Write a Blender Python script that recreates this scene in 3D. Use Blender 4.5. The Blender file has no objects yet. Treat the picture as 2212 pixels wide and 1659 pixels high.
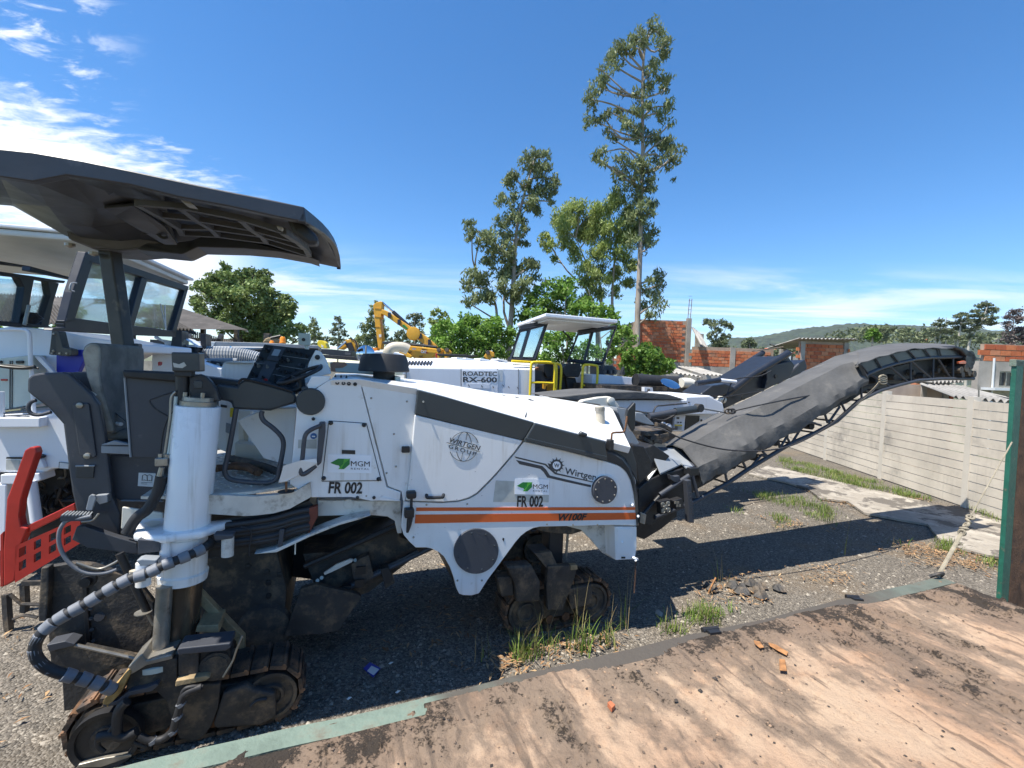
import bpy, bmesh, math, random
import numpy as np
from mathutils import Vector, Matrix, noise
random.seed(7)
rng = np.random.default_rng(7)
SC = bpy.context.scene
COL = SC.collection
# ------------------------------------------------------------------ camera
FPX = 983.0; EYE = 2.3; PITCH = math.radians(2.0); ROLL = math.atan(.035)
CX, CY = 1106.0, 829.5
cR, sR, cP, sP = math.cos(ROLL), math.sin(ROLL), math.cos(PITCH), math.sin(PITCH)
cam_d = bpy.data.cameras.new('camera'); cam = bpy.data.objects.new('camera', cam_d); COL.objects.link(cam)
cam_d.sensor_width = 36; cam_d.lens = FPX / 2212 * 36; cam_d.clip_end = 12000; cam_d.clip_start = .05
right = Vector((cR, sR * sP, sR * cP)); up = Vector((-sR, cR * sP, cR * cP)); fwd = Vector((0, cP, -sP))
M3 = Matrix((right, up, -fwd)).transposed()
cam.matrix_world = Matrix.Translation((0, 0, EYE)) @ M3.to_4x4()
SC.camera = cam
# ------------------------------------------------------------------ light
US = Vector((.935, .355, 0)).normalized(); NS = Vector((-US.y, US.x, 0))      # parked row: along / away from the trailer
SUN_EL = math.radians(66)
shd = (US + NS * .17).normalized()                                               # way the shadows run
sun_from = Vector((-shd.x * math.cos(SUN_EL), -shd.y * math.cos(SUN_EL), math.sin(SUN_EL)))
sd = bpy.data.lights.new('sun', 'SUN'); so = bpy.data.objects.new('sun', sd); COL.objects.link(so)
sd.energy = 4.5; sd.angle = math.radians(.5); sd.color = (1, .945, .85)
so.rotation_euler = sun_from.to_track_quat('Z', 'Y').to_euler()
W = bpy.data.worlds.new('World'); SC.world = W; W.use_nodes = True
nt = W.node_tree; nt.nodes.clear()
def nn(nt, t, **k):
    n = nt.nodes.new(t)
    for a, b in k.items(): setattr(n, a, b)
    return n
def mathn(nt, op, a, b=None, c=None):
    n = nn(nt, 'ShaderNodeMath', operation=op)
    for i, x in enumerate((a, b, c)):
        if x is None: continue
        if hasattr(x, 'is_linked'): nt.links.new(x, n.inputs[i])
        else: n.inputs[i].default_value = x
    return n.outputs[0]
sky = nn(nt, 'ShaderNodeTexSky', sky_type='NISHITA', sun_disc=False)
sky.sun_elevation = SUN_EL; sky.sun_rotation = math.atan2(sun_from.x, sun_from.y)
sky.altitude = 700; sky.air_density = 1.0; sky.dust_density = .0; sky.ozone_density = 4.5
hs = nn(nt, 'ShaderNodeHueSaturation'); hs.inputs['Saturation'].default_value = 1.24; hs.inputs['Value'].default_value = 1.0
nt.links.new(sky.outputs[0], hs.inputs['Color'])
tc = nn(nt, 'ShaderNodeTexCoord'); sep = nn(nt, 'ShaderNodeSeparateXYZ'); nt.links.new(tc.outputs['Generated'], sep.inputs[0])
X, Y, Z = sep.outputs
zz = mathn(nt, 'MAXIMUM', mathn(nt, 'ADD', Z, .06), .02)
cxy = nn(nt, 'ShaderNodeCombineXYZ')                 # flat cloud deck far overhead
nt.links.new(mathn(nt, 'DIVIDE', X, zz), cxy.inputs[0]); nt.links.new(mathn(nt, 'DIVIDE', Y, zz), cxy.inputs[1])
def wnoise(rot, scl, scale, detail, rough, dist=0.):
    mp = nn(nt, 'ShaderNodeMapping'); mp.inputs['Rotation'].default_value = (0, 0, rot); mp.inputs['Scale'].default_value = scl
    nt.links.new(cxy.outputs[0], mp.inputs[0])
    n = nn(nt, 'ShaderNodeTexNoise'); n.inputs['Scale'].default_value = scale; n.inputs['Detail'].default_value = detail
    n.inputs['Roughness'].default_value = rough; n.inputs['Distortion'].default_value = dist
    nt.links.new(mp.outputs[0], n.inputs[0]); return n.outputs[0]
def ramp(nt, fac, a, b):
    m = nn(nt, 'ShaderNodeMapRange', interpolation_type='SMOOTHSTEP')
    m.inputs[1].default_value = a; m.inputs[2].default_value = b
    nt.links.new(fac, m.inputs[0]); return m.outputs[0]
big = wnoise(.35, (1, 1, 1), .42, 2, .5)
puff = wnoise(.9, (1.0, 2.1, 1), 5.5, 7, .62, .4)
wisp = wnoise(.75, (.4, 1.0, 1), .7, 8, .62, 1.4)
# azimuth-dependent cover: thick puffs far left, thin veils low on the right, clear in the middle
az = mathn(nt, 'ARCTAN2', X, Y)                       # 0 ahead, negative to the left
left = ramp(nt, mathn(nt, 'MULTIPLY', az, -1.0), .42, .88)
dd = nn(nt, 'ShaderNodeVectorMath', operation='DOT_PRODUCT'); nt.links.new(tc.outputs['Generated'], dd.inputs[0])
ys_ = mathn(nt, 'MAXIMUM', Y, .1); XY = mathn(nt, 'DIVIDE', X, ys_); ZY = mathn(nt, 'DIVIDE', Z, ys_)
# a bank of cloud far left below a slanting front line, with puffs above it
line = mathn(nt, 'ADD', mathn(nt, 'SUBTRACT', mathn(nt, 'MULTIPLY_ADD', XY, -.4, .125), ZY), mathn(nt, 'MULTIPLY', mathn(nt, 'SUBTRACT', puff, .5), .34))
bank = mathn(nt, 'MULTIPLY', ramp(nt, line, -.03, .1), ramp(nt, mathn(nt, 'MULTIPLY', line, -1.0), -.42, -.22))
upper = mathn(nt, 'MULTIPLY', mathn(nt, 'MULTIPLY', ramp(nt, puff, .5, .72), ramp(nt, big, .42, .6)), ramp(nt, mathn(nt, 'MULTIPLY', XY, -1.0), .78, 1.05))
bankc = mathn(nt, 'MULTIPLY', bank, ramp(nt, mathn(nt, 'MULTIPLY', XY, -1.0), .50, .72))
vb = mathn(nt, 'MULTIPLY', ramp(nt, ZY, .035, .11), ramp(nt, mathn(nt, 'MULTIPLY', ZY, -1.0), -.27, -.16))
low = mathn(nt, 'MULTIPLY', vb, ramp(nt, wisp, .40, .66))
low = mathn(nt, 'MULTIPLY', low, mathn(nt, 'MULTIPLY_ADD', ramp(nt, mathn(nt, 'ABSOLUTE', mathn(nt, 'SUBTRACT', az, .0)), .16, .5), .55, .28))
clouds = mathn(nt, 'MINIMUM', mathn(nt, 'MAXIMUM', mathn(nt, 'MAXIMUM', upper, bankc), low), 1.0)
clouds = mathn(nt, 'MULTIPLY', clouds, ramp(nt, Z, .005, .05))
mixc = nn(nt, 'ShaderNodeMix', data_type='RGBA'); nt.links.new(clouds, mixc.inputs['Factor'])
nt.links.new(hs.outputs[0], mixc.inputs[6]); mixc.inputs[7].default_value = (5.6, 5.9, 6.4, 1)
bg = nn(nt, 'ShaderNodeBackground'); bg.inputs[1].default_value = .108
nt.links.new(mixc.outputs[2], bg.inputs[0])
wo = nn(nt, 'ShaderNodeOutputWorld'); nt.links.new(bg.outputs[0], wo.inputs[0])
vs = SC.view_settings; vs.view_transform = 'Standard'; vs.look = 'None'; vs.exposure = 0.98; vs.gamma = 1; vs.use_curve_mapping = False

# ------------------------------------------------------------------ measuring helpers (photo measurements -> metres)
K = {'0': (0, 0, 1.), '1': (0, 293.8, .35156), '2': (0, 691.3, .35156), '3': (0, 1075.8, .35156), '4': (604.9, 691.3, .35156),
     '5': (864.1, 553, .35156), '6': (1434.4, 639.4, .35156), '7': (1434.4, 1075.8, .35156), '8': (656.7, 1075.8, .35156),
     '9': (950.5, 17.3, .4582), 'a': (0, 518.4, .18751), 'b': (0, 777.7, .15626), 'c': (345.6, 674, .21876),
     'd': (604.9, 639.4, .21876), 'e': (1728.2, 639.4, .21876), 'f': (1296.1, 725.8, .21876)}
def ray(k, x, y):
    a, b, c = K[k]; px = a + x * c; py = b + y * c
    uu = (px - CX) / FPX; vv = -(py - CY) / FPX
    return right * uu + up * vv + fwd
EYEV = Vector((0, 0, EYE))
AX = Vector((-1.31, 2.87, 0)) + NS * .15              # foot of the machine's near side
class Frame:
    """a row of vehicles: u along it, n away from us"""
    def __init__(s, o, u):
        s.o = Vector(o); s.u = Vector(u).normalized(); s.n = Vector((-s.u.y, s.u.x, 0))
    def w(s, a, v, z): return s.o + s.u * a + s.n * v + Vector((0, 0, z))
    def p(s, k, x, y, v):
        r = ray(k, x, y); t = (s.n.dot(s.o + s.n * v)) / s.n.dot(r); return EYEV + r * t
FM = Frame(AX, US)
def PZ(k, x, y, z=0.):
    r = ray(k, x, y); return EYEV + r * ((z - EYE) / r.z)
def PY(k, x, y, yy):
    r = ray(k, x, y); return EYEV + r * (yy / r.y)

# ------------------------------------------------------------------ mesh helpers
ROOT = {}
def smoothpath(pts, m=4, closed=False):
    pts = [Vector(p) for p in pts]; out = []
    n = len(pts)
    for i in range(n if closed else n - 1):
        if closed: p0, p1, p2, p3 = pts[(i - 1) % n], pts[i], pts[(i + 1) % n], pts[(i + 2) % n]
        else: p0, p1, p2, p3 = pts[max(i - 1, 0)], pts[i], pts[i + 1], pts[min(i + 2, n - 1)]
        for j in range(m):
            t = j / m
            out.append(.5 * ((2 * p1) + (-p0 + p2) * t + (2 * p0 - 5 * p1 + 4 * p2 - p3) * t * t + (-p0 + 3 * p1 - 3 * p2 + p3) * t ** 3))
    if not closed: out.append(pts[-1])
    return out
class MB:
    def __init__(s): s.v = []; s.f = []
    def add(s, vs, fs):
        b = len(s.v); s.v += [Vector(p) for p in vs]; s.f += [tuple(i + b for i in f) for f in fs]; return s
    def prism(s, poly, off):
        poly = [Vector(p) for p in poly]; n = len(poly); off = Vector(off)
        fs = [tuple(range(n)), tuple(range(2 * n - 1, n - 1, -1))] + [(i, (i + 1) % n, n + (i + 1) % n, n + i) for i in range(n)]
        return s.add(poly + [p + off for p in poly], fs)
    def loft(s, secs, caps=True, closed=True):
        m = len(secs[0]); vs = [p for c in secs for p in c]; fs = []
        for i in range(len(secs) - 1):
            for j in range(m if closed else m - 1):
                k = (j + 1) % m; fs.append((i * m + j, i * m + k, (i + 1) * m + k, (i + 1) * m + j))
        if caps and closed: fs += [tuple(range(m)), tuple(range(len(vs) - 1, len(vs) - m - 1, -1))]
        return s.add(vs, fs)
    def box(s, c, dx, dy, dz):
        """centre and three half-extent vectors"""
        c, dx, dy, dz = map(Vector, (c, dx, dy, dz))
        vs = [c + dx * i + dy * j + dz * k for i in (-1, 1) for j in (-1, 1) for k in (-1, 1)]
        return s.add(vs, [(0, 1, 3, 2), (4, 6, 7, 5), (0, 4, 5, 1), (2, 3, 7, 6), (0, 2, 6, 4), (1, 5, 7, 3)])
    def fbox(s, F, s0, s1, v0, v1, z0, z1):
        return s.box(F.w((s0 + s1) / 2, (v0 + v1) / 2, (z0 + z1) / 2), F.u * abs(s1 - s0) / 2, F.n * abs(v1 - v0) / 2, (0, 0, abs(z1 - z0) / 2))
    def tube(s, pts, r, seg=8, caps=True, closed=False, rr=None, flat=1.):
        pts = [Vector(p) for p in pts]; n = len(pts); secs = []
        t0 = (pts[1] - pts[0]).normalized(); a = t0.orthogonal().normalized()
        for i, p in enumerate(pts):
            if closed: t = (pts[(i + 1) % n] - pts[i - 1]).normalized()
            else: t = (pts[min(i + 1, n - 1)] - pts[max(i - 1, 0)]).normalized()
            a = (a - t * a.dot(t))
            if a.length < 1e-6: a = t.orthogonal()
            a.normalize(); b = t.cross(a); q = rr[i] if rr else r
            secs.append([p + (a * math.cos(2 * math.pi * j / seg) * flat + b * math.sin(2 * math.pi * j / seg)) * q for j in range(seg)])
        if closed: secs.append(secs[0])
        return s.loft(secs, caps and not closed)
    def cyl(s, p0, p1, r0, r1=None, seg=20):
        r1 = r0 if r1 is None else r1
        return s.tube([p0, p1], r0, seg, rr=[r0, r1])
    def lathe(s, o, ax, prof, seg=24):
        """profile of (distance along axis, radius)"""
        o = Vector(o); ax = Vector(ax).normalized(); a = ax.orthogonal().normalized(); b = ax.cross(a)
        return s.loft([[o + ax * h + (a * math.cos(2 * math.pi * j / seg) + b * math.sin(2 * math.pi * j / seg)) * max(r, 1e-4) for j in range(seg)] for h, r in prof])
    def mesh(s, name, org, smooth=None, merge=False):
        me = bpy.data.meshes.new(name); me.from_pydata([tuple(p - org) for p in s.v], [], s.f)
        bm = bmesh.new(); bm.from_mesh(me)
        if merge: bmesh.ops.remove_doubles(bm, verts=bm.verts, dist=1e-4)
        bmesh.ops.recalc_face_normals(bm, faces=bm.faces)
        if smooth is not None:
            for f in bm.faces: f.smooth = True
            for e in bm.edges:
                if len(e.link_faces) == 2 and e.calc_face_angle(0) > math.radians(smooth): e.smooth = False
        bm.to_mesh(me); bm.free(); return me
    def build(s, name, mat, parent=None, bevel=0, smooth=None, label=None, kind=None, cat=None, group=None, bseg=2):
        r = ROOT.get(parent.name, parent) if parent else None
        org = r.location.copy() if r else Vector((0, 0, 0))
        if not parent:
            xs = [p.x for p in s.v]; ys = [p.y for p in s.v]; zs = [p.z for p in s.v]
            org = Vector(((min(xs) + max(xs)) / 2, (min(ys) + max(ys)) / 2, min(zs)))
        o = bpy.data.objects.new(name, s.mesh(name, org, smooth)); COL.objects.link(o)
        o.data.materials.append(mat)
        if parent: o.parent = parent; ROOT[o.name] = r
        else: o.location = org; ROOT[o.name] = o
        if bevel:
            b = o.modifiers.new('bevel', 'BEVEL'); b.width = bevel; b.segments = bseg; b.limit_method = 'ANGLE'; b.angle_limit = math.radians(35)
            b.harden_normals = False
        if label: o['label'] = label
        if kind: o['kind'] = kind
        if cat: o['category'] = cat
        if group: o['group'] = group
        return o
def thing(name, label, cat, loc, group=None):
    o = bpy.data.objects.new(name, None); COL.objects.link(o); o.location = loc; o.empty_display_size = .3
    o['label'] = label; o['category'] = cat
    if group: o['group'] = group
    ROOT[o.name] = o
    return o
def inst(src_mesh, name, parent, pos, rot=None, label=None):
    """an object that shares a mesh, placed in world space under parent"""
    o = bpy.data.objects.new(name, src_mesh); COL.objects.link(o)
    r = ROOT.get(parent.name, parent); o.parent = parent; ROOT[o.name] = r
    m = Matrix.Translation(Vector(pos) - r.location)
    if rot is not None: m = m @ rot.to_4x4()
    o.matrix_local = m
    if label: o['label'] = label
    return o
def slab(F, k, pts, v, th, name, mat, parent, bevel=.004, **kw):
    return MB().prism([F.p(k, x, y, v) for x, y in pts], F.n * th).build(name, mat, parent, bevel=bevel, **kw)
def frompx(F, k, pts, v): return [F.p(k, x, y, v) for x, y in pts]
def text_on(txt, L, Rr, T, mat, parent, off, name='lettering', bold=.0, shear=0.0, spacing=1., depth=.002):
    """flat lettering: L / Rr ends of its baseline, T the top left corner, off a small vector lifting it off the surface"""
    cu = bpy.data.curves.new('t', 'FONT'); cu.body = txt; cu.offset = bold; cu.shear = shear; cu.space_character = spacing; cu.resolution_u = 3
    to = bpy.data.objects.new('t', cu); COL.objects.link(to)
    dg = bpy.context.evaluated_depsgraph_get(); me = bpy.data.meshes.new_from_object(to.evaluated_get(dg))
    bpy.data.objects.remove(to); bpy.data.curves.remove(cu)
    xs = [v.co.x for v in me.vertices]; ys = [v.co.y for v in me.vertices]
    x0, x1 = min(xs), max(xs); y1 = max(ys); y0 = 0 if min(ys) > -.25 and 'g' not in txt else 0
    if 'g' in txt: y1 = max(ys)
    r = ROOT.get(parent.name, parent); org = r.location
    L, Rr, T, off = map(Vector, (L, Rr, T, off))
    for v in me.vertices:
        a = (v.co.x - x0) / (x1 - x0); b = (v.co.y - y0) / (y1 - y0)
        v.co = L + (Rr - L) * a + (T - L) * b + off - org
    me.name = name
    o = bpy.data.objects.new(name, me); COL.objects.link(o); me.materials.append(mat); o.parent = parent; ROOT[o.name] = r
    return o

# ------------------------------------------------------------------ materials
def lin(h):
    h = h.lstrip('#'); c = [int(h[i:i + 2], 16) / 255 for i in (0, 2, 4)]
    return tuple(x / 12.92 if x <= .04045 else ((x + .055) / 1.055) ** 2.4 for x in c) + (1,)
def C(*a): return tuple(a) + (1,)
def mat(name, col, rough=.5, metal=0., var=.15, vscale=3., dirt=None, dirt_amt=0., dscale=2., bump=0., bscale=40., spec=.5, col2=None, stretch=(1, 1, 1), coat=0., world=False, streak=0.):
    m = bpy.data.materials.new(name); m.use_nodes = True; t = m.node_tree; b = t.nodes['Principled BSDF']
    tc = nn(t, 'ShaderNodeTexCoord'); mp = nn(t, 'ShaderNodeMapping'); mp.inputs['Scale'].default_value = stretch
    t.links.new(nn(t, 'ShaderNodeNewGeometry').outputs['Position'] if world else tc.outputs['Object'], mp.inputs[0]); co = mp.outputs[0]
    def noise_(sc, det=5, ro=.6):
        n = nn(t, 'ShaderNodeTexNoise'); n.inputs['Scale'].default_value = sc; n.inputs['Detail'].default_value = det; n.inputs['Roughness'].default_value = ro
        t.links.new(co, n.inputs[0]); return n.outputs[0]
    n1 = noise_(vscale)
    mx = nn(t, 'ShaderNodeMix', data_type='RGBA'); t.links.new(ramp(t, n1, .3, .7), mx.inputs['Factor'])
    a = C(*[x * (1 - var) for x in col[:3]]); c2 = col2 or C(*[min(1, x * (1 + var * .6)) for x in col[:3]])
    mx.inputs[6].default_value = a; mx.inputs[7].default_value = c2; out = mx.outputs[2]
    if dirt is not None:
        n2 = noise_(dscale, 8, .68); m2 = nn(t, 'ShaderNodeMix', data_type='RGBA')
        t.links.new(mathn(t, 'MULTIPLY', ramp(t, n2, .72 - dirt_amt * .45, .82 - dirt_amt * .2), .9), m2.inputs['Factor'])
        t.links.new(out, m2.inputs[6]); m2.inputs[7].default_value = dirt; out = m2.outputs[2]
    if streak:
        ms = nn(t, 'ShaderNodeMapping'); ms.inputs['Scale'].default_value = (16, 16, .9); t.links.new(co, ms.inputs[0])
        n3 = nn(t, 'ShaderNodeTexNoise'); n3.inputs['Scale'].default_value = 1; n3.inputs['Detail'].default_value = 6; n3.inputs['Roughness'].default_value = .65; t.links.new(ms.outputs[0], n3.inputs[0])
        m4 = nn(t, 'ShaderNodeMix', data_type='RGBA'); t.links.new(mathn(t, 'MULTIPLY', mathn(t, 'MULTIPLY', ramp(t, n3.outputs[0], .5, .72), ramp(t, noise_(1.3), .4, .62)), streak), m4.inputs['Factor'])
        t.links.new(out, m4.inputs[6]); m4.inputs[7].default_value = dirt or C(.3, .27, .22); out = m4.outputs[2]
    t.links.new(out, b.inputs['Base Color']); b.inputs['Roughness'].default_value = rough; b.inputs['Metallic'].default_value = metal
    rv = noise_(vscale * 2.3); t.links.new(mathn(t, 'MULTIPLY_ADD', rv, .25, rough - .125), b.inputs['Roughness'])
    b.inputs['Specular IOR Level'].default_value = spec; b.inputs['Coat Weight'].default_value = coat
    if bump:
        bn = nn(t, 'ShaderNodeBump'); bn.inputs['Strength'].default_value = bump; bn.inputs['Distance'].default_value = .02
        t.links.new(noise_(bscale, 4, .6), bn.inputs['Height']); t.links.new(bn.outputs[0], b.inputs['Normal'])
    return m
GR = C(.16, .145, .12)
M = dict(
    white=mat('white_paint', C(.74, .745, .74), .32, var=.06, vscale=1.2, dirt=C(.42, .38, .31), dirt_amt=.2, dscale=6, bump=.03, bscale=8, coat=.15, streak=.55),
    whitedirty=mat('dirty_white_paint', C(.62, .60, .55), .5, var=.15, vscale=3, dirt=C(.2, .17, .13), dirt_amt=.5, dscale=9, bump=.08, bscale=30),
    whitecol=mat('white_column_paint', C(.8, .8, .8), .3, var=.05, vscale=1.5, dirt=C(.33, .28, .2), dirt_amt=.16, dscale=9, coat=.2, streak=.45),
    white2=mat('clean_white_paint', C(.76, .78, .82), .35, var=.05, vscale=.8, dirt=C(.5, .5, .48), dirt_amt=.15, dscale=2, streak=.3),
    cream=mat('cream_paint', C(.72, .68, .58), .4, var=.08, vscale=2, dirt=C(.4, .34, .25), dirt_amt=.25, dscale=5),
    beige=mat('beige_paint', C(.5, .45, .36), .5, var=.15, vscale=6, dirt=C(.22, .13, .07), dirt_amt=.3, dscale=8),
    palegreen=mat('pale_grey_green_paint', C(.5, .55, .5), .5, var=.1, vscale=4, dirt=C(.36, .15, .08), dirt_amt=.12, dscale=3),
    trim=mat('charcoal_trim', C(.032, .039, .044), .42, var=.1, vscale=2, dirt=C(.12, .115, .105), dirt_amt=.12, dscale=6, bump=.04, bscale=60, coat=.1),
    grey=mat('grey_machine_paint', C(.05, .054, .065), .5, var=.12, vscale=3, dirt=C(.17, .16, .15), dirt_amt=.22, dscale=7, bump=.06, bscale=70),
    greylit=mat('light_grey_paint', C(.26, .28, .30), .5, var=.12, vscale=3, dirt=C(.14, .13, .12), dirt_amt=.2, dscale=7),
    canopy=mat('canopy_plastic', C(.034, .037, .046), .38, var=.2, vscale=2, dirt=C(.12, .12, .13), dirt_amt=.28, dscale=3, bump=.12, bscale=6),
    black=mat('black_steel', C(.018, .018, .02), .5, var=.3, vscale=4, dirt=C(.075, .066, .055), dirt_amt=.35, dscale=6, bump=.15, bscale=30),
    dust=mat('dusty_black_steel', C(.035, .033, .032), .65, var=.3, vscale=5, dirt=C(.17, .125, .08), dirt_amt=.6, dscale=7, bump=.35, bscale=25),
    rubber=mat('black_rubber', C(.02, .02, .022), .6, var=.2, vscale=6, dirt=C(.09, .085, .08), dirt_amt=.3, dscale=12),
    sleeve=mat('grey_hose_sleeve', C(.17, .18, .2), .6, var=.2, vscale=9, dirt=C(.08, .075, .07), dirt_amt=.3, dscale=14),
    greased=mat('greasy_chrome_tube', C(.11, .075, .05), .3, .5, var=.35, vscale=3, dirt=C(.27, .2, .12), dirt_amt=.45, dscale=5, stretch=(1, 1, .25)),
    steel=mat('worn_steel', C(.32, .3, .26), .38, .6, var=.25, vscale=9, dirt=C(.13, .09, .06), dirt_amt=.35, dscale=12),
    chrome=mat('polished_steel', C(.7, .71, .72), .12, 1., var=.05),
    rust=mat('rusty_steel', C(.16, .075, .035), .8, var=.4, vscale=8, dirt=C(.04, .03, .025), dirt_amt=.45, dscale=12, bump=.4, bscale=40),
    tan=mat('tan_worn_metal', C(.33, .24, .13), .7, var=.3, vscale=9, dirt=C(.05, .04, .03), dirt_amt=.45, dscale=10, bump=.2, bscale=40),
    orange=mat('orange_stripe', C(.62, .115, .025), .4, var=.07, vscale=3),
    amber=mat('amber_lens', C(.85, .25, .01), .25, var=.05),
    red=mat('red_paint', C(.42, .024, .016), .42, var=.15, vscale=5, dirt=C(.3, .05, .04), dirt_amt=.3, dscale=8),
    yellow=mat('yellow_paint', C(.72, .55, .02), .4, var=.05),
    excav=mat('excavator_yellow', C(.62, .32, .025), .45, var=.12, vscale=2, dirt=C(.25, .15, .05), dirt_amt=.3, dscale=4),
    blue=mat('blue_panel', C(.008, .02, .33), .4, var=.08),
    bluetarp=mat('blue_plastic_sheet', C(.02, .22, .5), .35, var=.3, vscale=8),
    green=mat('green_column_paint', C(.018, .12, .08), .5, var=.2, vscale=5, dirt=C(.2, .16, .11), dirt_amt=.3, dscale=14, bump=.2, bscale=30),
    greenpale=mat('chalky_green_paint', C(.15, .2, .16), .8, var=.25, vscale=6, dirt=C(.13, .10, .07), dirt_amt=.5, dscale=6, bump=.4, bscale=25),
    ink=mat('black_vinyl', C(.016, .017, .019), .45, var=.1),
    inkgrey=mat('grey_vinyl', C(.05, .055, .062), .45, var=.1),
    vgreen=mat('green_vinyl', C(.01, .19, .035), .4, var=.05), vgreen2=mat('light_green_vinyl', C(.09, .38, .04), .4, var=.05),
    sticker=mat('white_sticker', C(.82, .84, .87), .35, var=.02), stickgrey=mat('old_sticker_residue', C(.46, .46, .42), .6, var=.15, vscale=12),
    panel=mat('control_panel_face', C(.03, .038, .042), .45, var=.25, vscale=12), panel2=mat('control_panel_inset', C(.065, .075, .09), .4, var=.1),
    screen=mat('display_glass', C(.3, .36, .42), .15, var=.1), paper=mat('pale_label', C(.6, .62, .62), .5, var=.08),
    bluesign=mat('blue_label', C(.02, .11, .3), .4, var=.05), seat=mat('worn_seat_cloth', C(.2, .19, .17), .9, var=.3, vscale=7, dirt=C(.2, .185, .15), dirt_amt=.3, dscale=5, bump=.3, bscale=120),
    tarp=mat('grey_tarpaulin', C(.088, .086, .083), .78, var=.2, vscale=2.5, dirt=C(.16, .15, .135), dirt_amt=.35, dscale=3, bump=.8, bscale=6),
    frame=mat('dark_window_frame', C(.016, .02, .03), .4, var=.1), shoe=mat('rusted_track_shoe', C(.045,.036,.03), .7, var=.4, vscale=6, dirt=C(.27,.14,.07), dirt_amt=.6, dscale=5, bump=.4, bscale=40),
    mudtan=mat('ochre_muddy_steel', C(.42, .26, .09), .75, var=.35, vscale=9, dirt=C(.06, .045, .03), dirt_amt=.4, dscale=9, bump=.3, bscale=40),
    wood=mat('wood_chip', C(.34, .16, .06), .8, var=.4, vscale=20),
    rope=mat('dusty_strap', C(.3, .26, .19), .9, var=.25, vscale=12, bump=.4, bscale=60),
)
def glass_mat(name, tint, alpha_mix=.75):
    m = bpy.data.materials.new(name); m.use_nodes = True; t = m.node_tree; t.nodes.remove(t.nodes['Principled BSDF'])
    tr = nn(t, 'ShaderNodeBsdfTransparent'); tr.inputs[0].default_value = tint
    gl = nn(t, 'ShaderNodeBsdfGlossy'); gl.inputs['Roughness'].default_value = .03; gl.inputs[0].default_value = (.9, .95, 1, 1)
    df = nn(t, 'ShaderNodeBsdfDiffuse'); df.inputs[0].default_value = (.5, .52, .5, 1)
    mx = nn(t, 'ShaderNodeMixShader'); fr = nn(t, 'ShaderNodeFresnel'); fr.inputs[0].default_value = 1.5
    t.links.new(mathn(t, 'MAXIMUM', mathn(t, 'MULTIPLY_ADD', fr.outputs[0], .6, 1 - alpha_mix), 0.0), mx.inputs[0]); t.links.new(tr.outputs[0], mx.inputs[1]); t.links.new(gl.outputs[0], mx.inputs[2])
    m3 = nn(t, 'ShaderNodeMixShader'); m3.inputs[0].default_value = .02; t.links.new(mx.outputs[0], m3.inputs[1]); t.links.new(df.outputs[0], m3.inputs[2])
    t.links.new(m3.outputs[0], t.nodes['Material Output'].inputs[0]); return m
M['glass'] = glass_mat('cab_glass', (.86, .92, .92, 1), 1.02)
M['glassrefl'] = glass_mat('reflecting_cab_glass', (.5, .65, .72, 1), .6)
M['mirror'] = mat('mirror_glass', C(.6, .65, .7), .05, 1., var=.02)
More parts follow.
